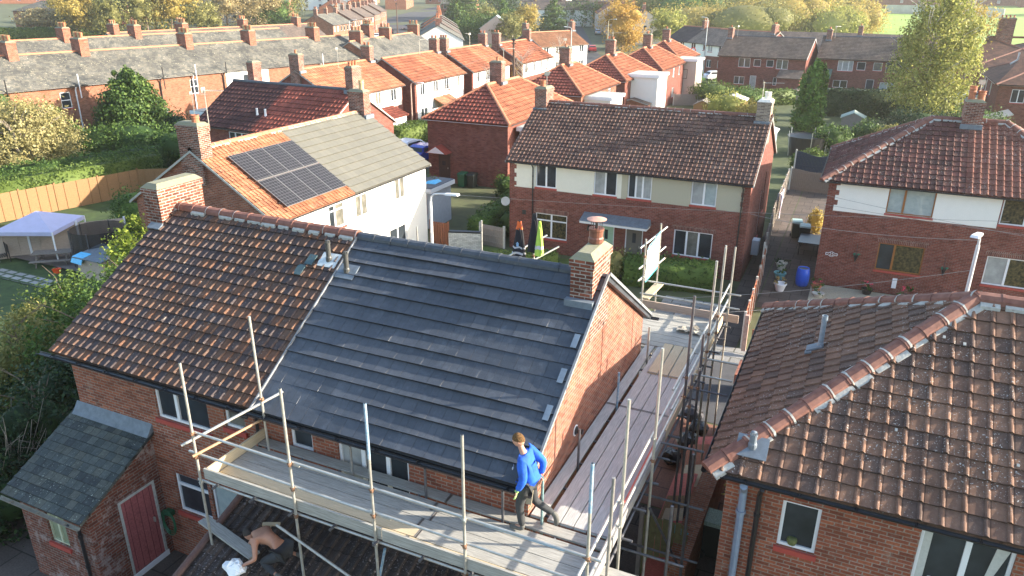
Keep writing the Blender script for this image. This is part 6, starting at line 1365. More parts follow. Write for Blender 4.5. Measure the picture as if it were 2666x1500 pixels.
for y in (-.75, .62): m = MB(); m.box(-.95, .95, y, y+.26, .42, .46); m.build('bench_seat', WOODO, T)
for x in (-.7, .7): m = MB(); m.tube((x, -.7, 0), (x, -.2, .73), .04, 4); m.tube((x, .7, 0), (x, .2, .73), .04, 4); m.tube((x, -.75, .4), (x, .75, .4), .04, 4); m.build('leg_frame', WOODO, T)
T = thing('garden_chair', 'dark slatted garden armchair at the far left by the panel fence', 'chair', (-39.6, 22.3, -.85), R(-20))
m = MB()
for i in range(5): m.box(-.3, .3, -.28+i*.11, -.2+i*.11, .42, .45)
m.build('seat', BLACK, T); m = MB()
for i in range(5): m.box(-.3, .3, .3, .33, .52+i*.1, .58+i*.1)
m.build('backrest', BLACK, T)
for x in (-.3, .3):
    for y in (-.27, .3): m = MB(); m.box(x-.02, x+.02, y-.02, y+.02, 0, .44 if y < 0 else 1.05); m.build('leg', BLACK, T)
T = thing('trampoline', 'round trampoline with black safety net', 'trampoline', (-34.6, 24.4, -.9)); m = MB(); m.lathe([(1.3, .62), (1.3, .68), (1.2, .7)], (0, 0, 0), 20); m.build('bed', BLACK, T)
NET, nn_, nb = newmat('black_net'); nb.inputs['Base Color'].default_value = (.015, .015, .017, 1); nb.inputs['Alpha'].default_value = .75
m = MB()
for i in range(20): a0, a1 = 2*PI*i/20, 2*PI*(i+1)/20; m.face([(1.3*math.cos(a0), 1.3*math.sin(a0), .7), (1.3*math.cos(a1), 1.3*math.sin(a1), .7), (1.3*math.cos(a1), 1.3*math.sin(a1), 2.1), (1.3*math.cos(a0), 1.3*math.sin(a0), 2.1)])
m.build('safety_net', NET, T)
for i in range(6): a0 = 2*PI*i/6; m = MB(); m.tube((1.33*math.cos(a0), 1.33*math.sin(a0), 0), (1.33*math.cos(a0), 1.33*math.sin(a0), 2.15), .025, 6); m.build('pole', GALVD, T)
T = thing('bucket', 'orange bucket on the pale stone strip', 'bucket', (-35.5, 22.4, -.85)); m = MB(); m.lathe([(.14, 0), (.2, .3), (.22, .31), (.19, .3), (.13, .03)], (0, 0, 0), 16); m.build('pail', plain('orange_plastic', (.8, .1, .02), .5, .1, 9), T); m = MB(); m.path([(.2*math.cos(PI*i/8), 0, .3+.05*math.sin(PI*i/8)) for i in range(9)], .008, 5); m.build('handle', BLACK, T)
T = thing('garden_store', 'small felt-topped store with a blue sheet, beside the trampoline', 'store', (-33.0, 23.2, -.8)); m = MB(); m.box(-.9, .9, -.7, .7, 0, 1.1); m.build('box', WOODP, T); m = MB(); m.hexa([(-1, -.85, 1.1), (1, -.85, 1.1), (1, .8, 1.3), (-1, .8, 1.3), (-1, -.85, 1.15), (1, -.85, 1.15), (1, .8, 1.36), (-1, .8, 1.36)]); m.build('lid', LEAD, T); m = MB(); m.hexa([(-1.05, -.95, .9), (-.3, -.95, .85), (-.3, -.8, 1.17), (-1.05, -.8, 1.17), (-1.05, -.9, 1.0), (-.3, -.9, 1.0), (-.3, -.3, 1.24), (-1.05, -.3, 1.24)]); m.build('blue_sheet', MATS['cyan_tarp'], T)
def bin_(label, loc, rz, mat, lid=None):
    T = thing('wheelie_bin', label, 'wheelie bin', loc, rz, 'wheelie bins'); m = MB(); m.hexa([(-.24, -.28, .05), (.24, -.28, .05), (.24, .24, .05), (-.24, .24, .05), (-.29, -.34, .98), (.29, -.34, .98), (.29, .32, .98), (-.29, .32, .98)]); m.build('bin_body', mat, T, bevel=.02)
    m = MB(); m.hexa([(-.31, -.37, .985), (.31, -.37, .985), (.31, .36, .985), (-.31, .36, .985), (-.27, -.3, 1.06), (.27, -.3, 1.06), (.27, .34, 1.08), (-.27, .34, 1.08)]); m.build('lid', lid or mat, T, bevel=.02)
    for x in (-.3, .25): m = MB(); m.tube((x, .26, .11), (x+.05, .26, .11), .11, 12); m.build('wheel', BLACK, T)
    return T
bin_('green wheelie bin against the hipped house wall', (-26.05, 47.75, -1), 0, GREENP); bin_('dark wheelie bin right of the green one at the hipped house', (-25.3, 47.8, -1), 0, DGREENP)
bin_('dark wheelie bin by the cul-de-sac hedge', (-40.3, 62.3, -1), R(80), DGREENP); bin_('green wheelie bin by the cul-de-sac lamp post', (-39.6, 62.9, -1), R(80), GREENP)
bin_('dark green bin with pale lid in the yard beside the narrow passage', (-2.5, 45.4, -1), R(10), DGREENP, plain('pale_green_lid', (.35, .5, .45), .5, .1, 9)); bin_('second dark green bin with pale lid, nearer the table in the yard', (-2.0, 44.6, -1), R(5), DGREENP, MATS['pale_green_lid'])
bin_('green lidded bin in shadow against the nearest hipped house', (-1.62, 15.1, 0), R(90), DGREENP, plain('mottled_lid', (.25, .33, .25), .7, .4, 30))
T = thing('garden_table', 'dark flat table in the yard beside the two pale-lidded bins', 'table', (-1.55, 43.0, -1)); m = MB(); m.box(-.6, .55, -.9, .9, .72, .77); m.build('table_top', BLACK, T)
for x in (-.5, .45):
    for y in (-.8, .8): m = MB(); m.box(x-.03, x+.03, y-.03, y+.03, 0, .72); m.build('leg', BLACK, T)
T = thing('water_butt', 'bright blue plastic barrel at the corner of the house numbered 25', 'barrel', (-1.45, 37.4, -1)); m = MB(); m.lathe([(.26, 0), (.3, .12), (.32, .4), (.32, .6), (.29, .85), (.27, .9), (.27, .93), (.24, .93), (.24, .88)], (0, 0, 0), 20); m.build('drum', BLUEP, T, smooth=True); m = MB(); m.lathe([(.24, .885), (.2, .89)], (0, 0, 0), 16); m.build('lid', DGREENP, T)
def pot_(label, loc, r, h, mat, leaf, fl=None, seed=1):
    T = thing('planter', label, 'plant pot', loc, 0, 'potted plants'); m = MB(); m.lathe([(r*.65, 0), (r, h*.85), (r*1.1, h*.86), (r*1.1, h), (r*.9, h), (r*.85, h*.8)], (0, 0, 0), 14); m.build('pot', mat, T)
    V, _ = blobs([(0, 0, h+r*.5, r*1.2, r*1.2, r*.9)], 160, r*.35, np.random.default_rng(seed)); leafmesh('plant', V, leaf, T)
    if fl: V, _ = blobs([(0, 0, h+r*.9, r*1.1, r*1.1, r*.5)], 26, r*.3, np.random.default_rng(seed+9)); leafmesh('flowers', V, fl, T)
RDF = plain('pink_petals', (.75, .06, .12), .7, .2, 9)
pot_('terracotta pot with red flowers at the corner of the house numbered 25', (-.75, 36.9, -1), .24, .35, POT, F_GREEN, RDF, 1); pot_('low oval grey planter on the front gravel', (-.6, 36.2, -1), .26, .2, CONC, F_GREEN, None, 2)
pot_('cream pot with round ball on top beside the yard fence', (-2.65, 39.4, -1), .28, .4, CREAM, F_DARK, None, 3); pot_('turquoise tub of plants beside the yard fence', (-2.55, 37.9, -1), .28, .35, plain('turquoise_pot', (.15, .4, .42), .6, .2, 9), F_GREEN, None, 4)
pot_('white tub of faded plants nearest the path', (-2.35, 36.2, -1), .28, .4, WHITE, F_TAN, None, 5); pot_('dark planter of red geraniums under the brown-framed window', (3.2, 37.3, -1), .3, .3, BLACK, F_GREEN, RDF, 6); pot_('planter of pink flowers left of the brown-framed window', (1.5, 37.5, -1), .25, .3, BLACK, F_GREEN, RDF, 7); pot_('planter with a few red blooms at the right of the front wall', (5.0, 37.2, -1), .28, .3, BLACK, F_GREEN, RDF, 8)
T = thing('wall_plaque', 'small white scroll plaque under the brown-framed lower window', 'plaque', (2.62, 37.97, -.45)); m = MB(); m.box(-.1, .1, -.02, 0, -.2, .3); m.build('plaque', WHITE, T, bevel=.03)
T = thing('meter_box', 'pale blue-grey box on the flank wall of the long brown roofed semi', 'meter box', (-4.28, 39.6, -1)); m = MB(); m.box(0, .35, 0, .6, .5, 1.3); m.build('box', plain('pale_grey_box', (.6, .66, .7), .5, .05, 9), T, bevel=.02); m = MB(); m.box(.351, .357, .05, .55, .55, 1.25); m.build('door', plain('pale_grey_box', (.6, .66, .7)), T)
T, P = sheet('washing_sheet', 'lilac and white washing hanging on the grey passage fence', [(-3.75, 47.6, -.6), (-3.85, 49.4, -.3), (-3.85, 49.4, 1.0), (-3.75, 47.6, .9)], plain('lilac_cloth', (.55, .47, .68), .8, .2, 3, c2=(.75, .72, .8)), 'washing', wob=.06, loc=(-3.8, 48.5, 0))
T = thing('satellite_dish', 'grey dish at the left corner of the long brown roofed semi', 'satellite dish', (-17.2, 36.4, 1.7)); m = MB(); m.lathe([(.02, 0), (.2, .04), (.25, .07)], (0, 0, 0), 16); o = m.build('dish', plain('dish_grey', (.4, .4, .38), .6, .1, 9), T); o.rotation_euler = (R(75), 0, R(20)); m = MB(); m.tube((0, 0, 0), (.15, .3, -.2), .02, 6); m.build('arm', GALV, T)
for i, (x, y) in enumerate(((-28.7, 47.85), (-27.2, 47.7))):
    T = thing('garden_ornament', ('small pale dog statue left of the dark brown door', 'white cat statue right of the dark brown door')[i], 'statue', (x, y, -1)); m = mb_of(*[ball((a, b, c), (r1, r1, r2_), 8, 6) for a, b, c, r1, r2_ in ((0, 0, .15, .1, .16), (-.02, -.05, .36, .07, .08), (-.05, -.05, .44, .02, .04), (.02, -.05, .44, .02, .04), (-.06, -.08, .06, .035, .07), (.06, -.08, .06, .035, .07))]); m.build('body', PALEPOT, T, smooth=True)
T = thing('garden_gate', 'brown slatted gate between the white wall and the white semi', 'gate', (-21.05, 34.75, -1)); m = MB()
for i in range(7): m.box(.0+i*.15, .12+i*.15, -.02, .02, .1, 1.5)
m.box(0, 1.04, .02, .05, .3, .4); m.box(0, 1.04, .02, .05, 1.2, 1.3); m.build('slats', WOODR, T)
for x in (-.08, 1.06): m = MB(); m.box(x, x+.08, -.04, .04, 0, 1.6); m.build('post', WOODR, T)
T = thing('garden_gate', 'green-stained old wooden gate across the shaded alley', 'gate', (-3.0, 13.6, 0)); m = MB()
for i in range(7): m.box(i*.14, .125+i*.14, -.015, .015, .1, 1.75+.03*(i % 2))
m.box(0, .98, .016, .045, .35, .45); m.box(0, .98, .016, .045, 1.35, 1.45); m.build('slats', plain('mossy_timber', (.17, .16, .07), .9, .3, 7), T); m = MB(); m.box(-.1, -.01, -.05, .05, 0, 1.9); m.build('post', WOODG, T)
T = thing('timber_stack', 'red painted gates and lengths of timber leaning against the alley wall', 'timber pile', (-2.5, 16, 0)); rnd = random.Random(9)
for i in range(9):
    y = -2.2+i*.5; m = MB(); m.obox((rnd.uniform(-.2, .12), y, .75), (.04, 0, 0), (.0, 1.0, .1), (.25, 0, .08)); m.build('length_of_timber', (plain('red_painted_timber', (.5, .12, .09)), BOARDY, WOODF, WOODR)[i % 4], T)
T = thing('rubbish_pile', 'black bags, a white container and teal rag heaped by the alley wall', 'rubbish', (-3.1, 19.2, 0))
for i, (x, y, z, r_, mt) in enumerate(((0, 0, .3, .35, BLACK), (.1, .8, .3, .3, BLACK), (-.2, 1.5, .35, .32, plain('dark_bag', (.05, .05, .06))), (-.3, -.9, .25, .28, BLACK))):
    vs, fs = ball((x, y, z), (r_, r_, r_*.8), 10, 8); rr = random.Random(i); m = MB(); m.v = [(a*1+rr.uniform(-.04, .04), b+rr.uniform(-.04, .04), c+rr.uniform(-.04, .04)) for a, b, c in vs]; m.f = fs; m.uv = [None]*len(fs); m.build('sack', mt, T)
T = thing('plastic_container', 'white plastic container standing on the alley wall end', 'container', (-2.1, 19.9, 1.26)); m = MB(); m.lathe([(.12, 0), (.13, .22), (.06, .27), (.06, .32), (.04, .32)], (0, 0, 0), 10); m.build('bottle', WHITE, T); m = MB(); m.lathe([(.1, 0), (.1, .16)], (0, -.35, 0), 10); m.build('tub', WHITE, T)
T = thing('cloth', 'teal rag dropped on the dark shelf below the side scaffold', 'cloth', (-2.35, 13.9, 1.3)); vs, fs = ball((0, 0, 0), (.26, .18, .05), 10, 5); m = MB(); m.v = [(a+rnd.uniform(-.03, .03), b+rnd.uniform(-.03, .03), c+rnd.uniform(-.01, .03)) for a, b, c in vs]; m.f = fs; m.uv = [None]*len(fs); m.build('rag', plain('teal_cloth', (.1, .45, .45)), T)

# ---------------------------------------------------------------- lamps, poles, wires
def lamp(label, x, y, h, ang, L=1.1, z=None, mat=None, col=None, double=False, name='street_lamp'):
    z = gz(x, y) if z is None else z; T = thing(name, label, 'street lamp', (x, y, z), ang, 'street lamps'); mat = mat or plain('pale_grey_paint', (.62, .64, .64), .45, .08, 9)
    m = MB(); m.lathe([(.11, 0), (.11, 1.1), (.07, 1.2), (.055, h-.35)], (0, 0, 0), 10); m.build('column', mat, T)
    m = MB(); m.path([(0, 0, h-.37), (.03, 0, h-.15), (.15, 0, h-.02), (.35, 0, h+.03), (L, 0, h+.06)], .04, 8); m.build('arm', mat, T)
    m = MB(); m.hexa([(L, -.09, h+.02), (L+.65, -.12, h+.06), (L+.65, .12, h+.06), (L, .09, h+.02), (L, -.08, h+.1), (L+.6, -.1, h+.14), (L+.6, .1, h+.14), (L, .08, h+.1)]); m.build('lantern', plain('lantern_white', (.75, .76, .76), .4, .05, 9), T, bevel=.02)
    return T
lamp('pale grey street lamp rising beside the white semi with its arm to the right', -16.45, 27.2, 4.95, 0, .75)
lamp('pale grey street lamp in front of the brick wall at the right edge', 3.95, 26.6, 6.0, R(250), .12)
lamp('hooked rusty-brown street lamp in the cul-de-sac by the hedge', -39.9, 63.1, 5.2, R(-10), .9, mat=plain('pinkish_post', (.45, .3, .24), .7, .3, 9))
lamp('tall plain pale street lamp left of the grey-brown roofed semi', -26.6, 137, 9.2, R(180), .5)
lamp('yellowish hooked street lamp at the road bend', -47.5, 147, 8.2, 0, 1.0, mat=plain('yellow_grey_post', (.5, .46, .3), .7, .1, 9))
lamp('thin lamp post in front of the white house at the road bend', -44, 117.5, 8, R(200), .6)
lamp('far lamp post beside the first orange brick terrace block', -104, 141, 7, R(10), 1.0)
def pole(label, x, y, h, z=None, top=True):
    T = thing('telegraph_pole', label, 'telegraph pole', (x, y, gz(x, y) if z is None else z)); m = MB(); m.lathe([(.15, 0), (.11, h)], (0, 0, 0), 10); m.build('post', plain('dark_pole', (.09, .055, .04), .9, .3, 9), T)
    m = MB(); m.lathe([(.2, h-.25), (.22, h-.1), (.14, h)], (0, 0, 0), 8); m.box(-.25, .25, -.03, .03, h-.55, h-.47); m.build('cap', BLACK, T); return T
pole('dark wooden telegraph pole rising among the terracotta roofs', -34.5, 75, 8.8); pole('wooden pole beside the buff stepped row', -62, 200, 9); pole('wooden pole near the mouth of the far street', -112, 172, 9)
def wire(label, a, b, sag=.4, r=.008, n=16):
    m = MB(); a = Vector(a); b = Vector(b); pts = [a.lerp(b, i/n)-Vector((0, 0, sag*4*(i/n)*(1-i/n))) for i in range(n+1)]; o = pts[n//2].copy(); m.path([p-o for p in pts], r, 5); q = m.build('overhead_wire', plain('pale_cable', (.25, .25, .24), .6, .1, 9), None); q.location = o; return tag(q, label, 'overhead wire', 'overhead wires')
ap_ = (3.95, 26.6, 4.9)
wire('upper wire crossing the brick front from the flank of the brown roofed semi', (-4.2, 36.4, 2.6), (3.95, 26.6, 5.3), .25); wire('middle wire low across the yard and barrel', (-9, 26, 1.2), (3.95, 26.6, 4.3), .3); wire('lowest wire passing just above the near ridge tiles', (-8.5, 20.5, 2.6), (4.0, 26.5, 3.6), .15)
wire('long wire across the cream and sand upper walls', (-24, 33, 2.5), (6.5, 37.5, 3.3), .25); wire('wire across the white painted band', (-1, 37.4, 3.2), (14, 33, 4.0), .2); wire('second wire across the white painted band', (-1, 37.6, 3.6), (14, 34, 3.2), .2); wire('wire from the wooden pole to the second white-fronted semi', (-34.5, 75, 7.3), (-41, 66, 4), .3)
wire('sagging wire over the roofs toward the large conifer', (-70, 52, 4.5), (-34.5, 75, 7.5), .8)
T = thing('road_sign', 'round red and white road sign on a pole by the grey-brown roofed semi', 'road sign', (-27.6, 132, -1)); m = MB(); m.tube((0, 0, 0), (0, 0, 4.4), .06, 6); m.build('post', GALV, T); m = MB(); m.lathe([(.45, -.02), (.45, .02)], (0, 0, 0), 16); o = m.build('disc', plain('sign_red', (.7, .05, .05), .5, .05, 9), T); o.rotation_euler = (PI/2, 0, 0); o.location = (0, -.05, 4.2); m = MB(); m.lathe([(.3, -.025), (.3, .025)], (0, 0, 0), 16); o = m.build('sign_face', WHITE, T); o.rotation_euler = (PI/2, 0, 0); o.location = (0, -.055, 4.2)

# ---------------------------------------------------------------- cars
def car(label, x, y, rz, mat, z=None, van=False):
    z = gz(x, y)+.03 if z is None else z; T = thing('parked_car', label, 'car', (x, y, z), rz, 'parked cars')
    hh = 1.9 if van else 1.45
    prof = [(-2.05, .35), (-2.1, .62), (-2.0, .92), (-1.75, 1.0), (-1.45, hh*.93), (-1.0, hh), (.1, hh), (.55, hh*.93), (1.05, .98), (1.75, .85), (2.05, .68), (2.08, .35)]
    m = MB(); ws = [.84 if p[1] < 1.02 else .68 for p in prof]; L_ = [(x_, -w_, z_) for (x_, z_), w_ in zip(prof, ws)]; R_ = [(x_, w_, z_) for (x_, z_), w_ in zip(prof, ws)]; n = len(prof)
    for i in range(n): j = (i+1) % n; m.face([L_[i], R_[i], R_[j], L_[j]])
    belt = [(-1.75, 1.0), (1.05, .98)]
    lo = [0, 1, 2, 3, 8, 9, 10, 11]; hi = [3, 4, 5, 6, 7, 8]
    m.face([L_[i] for i in lo]); m.face([R_[i] for i in reversed(lo)]); m.face([L_[i] for i in hi]); m.face([R_[i] for i in reversed(hi)]); m.build('body', mat, T, bevel=.04)
    g = MB()
    for s_ in (-1, 1):
        q = [(-1.55, s_*.83, 1.03), (-1.3, s_*.725, hh*.9), (.35, s_*.725, hh*.9), (.85, s_*.83, 1.03)]; q = [(a, b*(1.003), c) for a, b, c in q]; g.face(q if s_ < 0 else q[::-1])
    g.build('side_window', PANE, T)
    g = MB(); g.face([(.6, -.64, hh*.915), (1.0, -.77, 1.02), (1.0, .77, 1.02), (.6, .64, hh*.915)][::-1]); o = g.build('windscreen', PANE, T); o.location = (.015, 0, .012)
    g = MB(); g.face([(-1.72, -.77, 1.04), (-1.48, -.64, hh*.91), (-1.48, .64, hh*.91), (-1.72, .77, 1.04)][::-1]); o = g.build('rear_window', PANE, T); o.location = (-.015, 0, .012)
    for wx in (-1.3, 1.3):
        for wy in (-.8, .62): m = MB(); m.tube((wx, wy, .32), (wx, wy+.2, .32), .32, 14); w_ = m.build('wheel', BLACK, T); m = MB(); yy = wy-.004 if wy < 0 else wy+.204; m.tube((wx, yy-.003, .32), (wx, yy+.003, .32), .19, 10); m.build('rim', GALV, w_)
    for s_ in (-.62, .62): m = MB(); m.box(2.06, 2.1, s_-.16, s_+.16, .6, .72); m.build('headlight', WHITE, T); m = MB(); m.box(-2.12, -2.08, s_-.14, s_+.14, .7, .85); m.build('tail_light', plain('red_lens', (.5, .02, .02), .3, .1, 9), T)
    return T
cw_, cb, cs_, ck, cr = plain('white_car_paint', (.75, .76, .78), .25, .02, 5), plain('blue_car_paint', (.015, .04, .4), .2, .1, 5), plain('silver_car_paint', (.4, .43, .47), .25, .05, 5, metal=.5), plain('black_car_paint', (.02, .022, .026), .2, .1, 5), plain('red_car_paint', (.45, .03, .03), .3, .1, 5)
car('white car half hidden by the olive roofed semi', -35.4, 55.6, R(85), cw_); car('bright blue car parked in front of the hipped house', -33.1, 54.4, R(85), cb)
for lab, x, y, rz, mt, fe in (('white car nearest in the far street', -134, 183, 118, cw_, 1), ('second white car in the far street', -131, 190, 118, cw_, 1), ('dark car behind the two white ones in the far street', -142, 214, 118, ck, 1), ('silver-blue car alone in the middle of the far street', -152, 240, 200, cs_, 1), ('black car parked beside the street conifer', -154, 262, 118, ck, 1), ('grey car at the end of the far street', -205, 380, 118, cs_, 1),
    ('nearer blue-grey car parked on the right-hand road', -118, 312, 112, cs_, 1), ('farther blue-grey car parked on the right-hand road', -133, 345, 112, cs_, 1), ('white van at the far road junction', -215, 560, 112, cw_, 1), ('small white car at the far junction', -300, 760, 60, cw_, 1), ('black car by the road bend hedge', -57, 178, 112, ck, 0), ('dark red car in front of the black one at the bend', -58.5, 170, 112, cr, 0), ('silver estate car beside the buff row fence', -82, 243, 112, cs_, 1), ('white car behind the tower with the window', -22.5, 127.5, 40, cw_, 0)):
    if fe: X, Y_, Z_ = FE(x, y); car(lab, X, Y_, R(rz), mt, Z_+.03, van='van' in lab)
    else: car(lab, x, y, R(rz), mt)

# ---------------------------------------------------------------- trees, bushes, hedges
B = lambda *a: [tuple(q) for q in a]
tree('shrub', 'large twiggy yellow-green bush at the left edge', (-57.2, 36.0, -.9), B((0, 0, 2.9, 3.4, 3.4, 2.6), (-3.2, -1, 2.6, 2.6, 2.6, 2.3), (2.0, 1.2, 2.2, 1.9, 1.9, 1.8), (.2, 1.2, 3.7, 2.0, 2.0, 1.6), (-1.6, 1, 3.9, 2, 2, 1.5), (1.3, -1.6, 1.6, 2.0, 2.0, 1.5)), 22000, .19, foliage('yellow_green_leaves', (.13, .12, .04), (.32, .28, .11), (.52, .46, .22), .35), 3.4, .2, 60, 3, core=.35, bark=TWIG, cat='bush', spread=1.1)
tree('conifer', 'broad dark green conifer in front of the terrace', (-60, 48, -1), B((0, 0, 1.7, 3.1, 3.1, 2.0), (0, 0, 3.3, 2.75, 2.75, 1.8), (.1, 0, 4.6, 2.1, 2.1, 1.6), (.8, 0, 5.6, .9, .9, 1.2), (-.6, .2, 5.8, .9, .9, 1.3)), 30000, .19, F_CON, 5, .2, 3, 5, core=.66, clump=.1, asp=.9)
tree('conifer', 'dark green rounded conifer pair at the left edge behind the twiggy bush', (-63.0, 38.5, -1), B(*cone_blobs(5.6, 2.2, 5), (2.5, 1.5, 2.4, 2, 2, 2.4)), 9000, .24, F_CON, 3, .2, 3, 6, core=.66, clump=.1, asp=.9)
tree('shrub', 'dark spreading shrub behind the sunlit hedge', (-54.5, 43.5, -1), B((0, 0, 1.6, 3, 2.6, 1.8), (3.5, 1, 1.4, 2.4, 2, 1.5), (-3, -1.5, 1.3, 2.4, 2, 1.5)), 11000, .2, F_GREEN, 1, .15, 4, 7, core=.8, cat='bush')
tree('shrub', 'dark bluish shrub below the broad conifer', (-58, 50.5, -1), B((0, 0, 1.3, 2.6, 2, 1.6), (3, 1.2, 1, 1.8, 1.8, 1.2)), 5000, .22, F_DARK, 1, .12, 4, 8, core=.8, cat='bush')
hedge('hedge', 'sunlit leafy hedge above the golden panel fence', (-49.2, 23.5), (-46.2, 38.3), 1.3, 2.3, F_HEDGE, .15, 170, -.9, 2, wav=.2)
hedge('hedge', 'shaded second hedge farther back in the left garden', (-53.5, 30), (-50, 42), 1.3, 1.9, F_GREEN, .18, 80, -.9, 3, wav=.2)
tree('bush', 'round dark green bush at the gable foot of the solar panel house', (-37.6, 29.2, -.9), B((0, 0, 1.3, 1.4, 1.3, 1.4)), 4200, .13, F_GREEN, .8, .08, 4, 9, core=.85, cat='bush')
tree('bay_shrub', 'sunlit yellow-green pointed shrub beside the red tiled roof verge', (-27.3, 20.6, -.4), B((0, 0, 1.9, 1.1, 1.1, 1.8), (.2, 0, 3.3, .55, .55, .9), (-.6, .3, 1.5, .9, .9, 1.3)), 4200, .15, foliage('lime_leaves', (.08, .12, .015), (.22, .29, .04), (.42, .45, .1), .4), 2, .05, 5, 10, core=0, cat='bush')
for i, (x, y, s_, lab, f_) in enumerate(((-22.4, 16.2, 2.2, 'ivy-green shrub mass against the left gable of the half re-roofed semi, farthest clump', F_GREEN), (-20.5, 13.2, 2.3, 'tall tangled green shrub below the left end of the red tiled eave', F_GREEN), (-22.6, 12.6, 2.0, 'yellowing leafy shrub at the left edge beside the tangled green one', F_OLIVE), (-19.0, 10.6, 1.9, 'dark shrub beside the outhouse roof', F_DARK), (-18.6, 8.0, 1.6, 'dark low shrub at the lower left corner by the outhouse', F_DARK), (-24.8, 15.6, 1.8, 'bright leafy shrub at the left edge below the decking', F_HEDGE))):
    tree('shrub', lab, (x, y, -.2), B((0, 0, s_*.8, s_*.85, s_*.8, s_*.95), (.9, .7, s_*.6, s_*.6, s_*.6, s_*.7), (-.8, -.6, s_*.5, s_*.6, s_*.6, s_*.6), (.3, -.7, s_*1.15, s_*.45, s_*.45, s_*.55), (-.5, .8, s_*1.2, s_*.4, s_*.4, s_*.5)), 12000, .115, f_, s_*1.6, .07, 14, 20+i, core=.5, cat='bush', spread=.45)
T = thing('dead_shrub', 'leafless pale twiggy shrub at the lower left', 'bush', (-18.5, 9.2, 0)); rnd = random.Random(12)
m = MB()
for i in range(46):
    a = rnd.uniform(0, 2*PI); L = rnd.uniform(1.2, 2.7); p = Vector((rnd.uniform(-.3, .3), rnd.uniform(-.3, .3), .1)); pts = [p]
    for k in range(4): p = p+Vector((math.cos(a+rnd.uniform(-.6, .6))*L*.13, math.sin(a+rnd.uniform(-.6, .6))*L*.13, L*.27)); pts.append(p.copy())
    m.path(pts, .012, 4, .004)
    for k in (2, 3): q = pts[k]; b_ = q+Vector((rnd.uniform(-.4, .4), rnd.uniform(-.4, .4), rnd.uniform(.1, .4))); m.path([q, b_], .006, 3, .003)
m.build('twigs', TWIG, T)
hedge('hedge', 'low clipped hedge before the left half of the brown roofed semi', (-20.5, 29.5), (-13.2, 34.2), 1.1, 1.0, F_HEDGE, .14, 90, -1, 4, wav=.06)
hedge('hedge', 'darker clipped hedge under the right-hand ground window across the street', (-9.6, 34.2), (-5.3, 34.9), 1.4, 1.3, F_GREEN, .14, 110, -1, 5, wav=.15)
tree('bush', 'hazy light bush before the grey front door', (-10.2, 34.2, -1), B((0, 0, .8, .8, .7, .9)), 1500, .13, F_OLIVE, .5, .05, 3, 31, core=.8, cat='bush')
T = thing('garden_gate', 'wrought iron gate left of the hazy bush', 'gate', (-12.2, 33.8, -1)); m = MB()
for i in range(6): m.tube((i*.16, 0, 0), (i*.16, 0, 1.1+.1*math.sin(i*PI/5)), .012, 5)
m.tube((0, 0, .2), (.8, 0, .2), .012, 5); m.tube((0, 0, .95), (.8, 0, .95), .012, 5); m.build('bars', GALVD, T)
hedge('hedge', 'garden hedge running down between the garage and the brown roofed semi', (-19.6, 44), (-19.2, 36.8), 1.3, 1.3, F_GREEN, .16, 80, -1, 6, wav=.2)
for i, (x, y, r_, f_) in enumerate(((-17.9, 38.6, .9, F_GREEN), (-18.2, 41.5, .8, F_OLIVE), (-21.9, 46.6, .9, F_GREEN), (-20.3, 46.8, .8, F_DARK), (-18.4, 45.0, .9, F_GREEN))):
    tree('bush', ('bush under the dish', 'olive bush farther back beside the semi flank', 'bush left of the hipped house bins corner', 'dark bush before the hipped brick wall', 'rounded bush at the garden end')[i]+' in the narrow front garden', (x, y, -1), B((0, 0, r_*.8, r_, r_*.9, r_)), 1300, .16, f_, .5, .05, 3, 40+i, core=.8, cat='bush')
tree('shrub', 'bright green shrub at the corner of the white semi', (-24.2, 39.5, -1), B((0, 0, 1.2, 1.0, 1.0, 1.4)), 2200, .16, F_HEDGE, 1, .06, 4, 46, core=.8, cat='bush')
hedge('hedge', 'thick clipped hedge beside the cul-de-sac lamp post', (-38.9, 57.5), (-37.9, 66), 2.2, 1.7, F_HEDGE, .2, 60, -1, 7, wav=.1)
hedge('hedge', 'second hedge in shadow below the all-white semi', (-39.9, 66.5), (-39.4, 75), 1.6, 1.6, F_GREEN, .22, 50, -1, 8, wav=.1)
# right side gardens
tree('conifer', 'bright columnar conifer between the back gardens', (-5.2, 84.6, -1), [(0, 0, 1.2, 1.6, 1.6, 1.6), (0, 0, 3.0, 1.45, 1.45, 1.6), (-.1, 0, 4.6, 1.15, 1.15, 1.5), (.2, .2, 5.9, .85, .85, 1.2), (.5, 0, 4.8, .9, .9, 2.0)], 15000, .22, foliage('bright_conifer', (.03, .07, .01), (.08, .17, .02), (.17, .28, .05), .15), 4, .15, 3, 50, core=.66, clump=.1, asp=.9)
tree('birch', 'tall weeping birch with golden green leaves', (5.6, 88, -1), B((0, 0, 8.6, 3.0, 3.0, 3.6), (-1.6, 0, 5.8, 2.3, 2.6, 3.0), (1.7, 0, 6.6, 2.3, 2.6, 3.4), (.2, -.5, 3.6, 2.8, 2.8, 2.4), (-.8, 0, 11.8, 1.6, 1.8, 2.2), (1.1, 0, 11, 1.6, 1.8, 2.4), (.2, 0, 13.6, .9, .9, 1.4), (-2.5, 0, 8.6, 1.0, 1.2, 2.2), (2.9, 0, 9, .9, 1.2, 2.2)), 26000, .26, F_BIRCH, 14.5, .22, 34, 51, bark=BARKW, clump=.2, spread=.34, core=.0)
tree('tree', 'second feathery yellow tree behind the weeping birch', (9.6, 116, -1), B((0, 0, 9, 2.6, 3, 2.6), (1.8, 0, 10, 2, 2, 2), (-1.5, 0, 12, 1.6, 2, 2.6)), 4000, .28, F_YEL, 14, .25, 24, 52, bark=BARKW, clump=.22, spread=.3)
hedge('hedge', 'long tall dark clipped hedge behind the columnar conifer', (-5, 96), (5.5, 98), 1.6, 3.0, F_DARK, .24, 60, -1, 9, wav=.08)
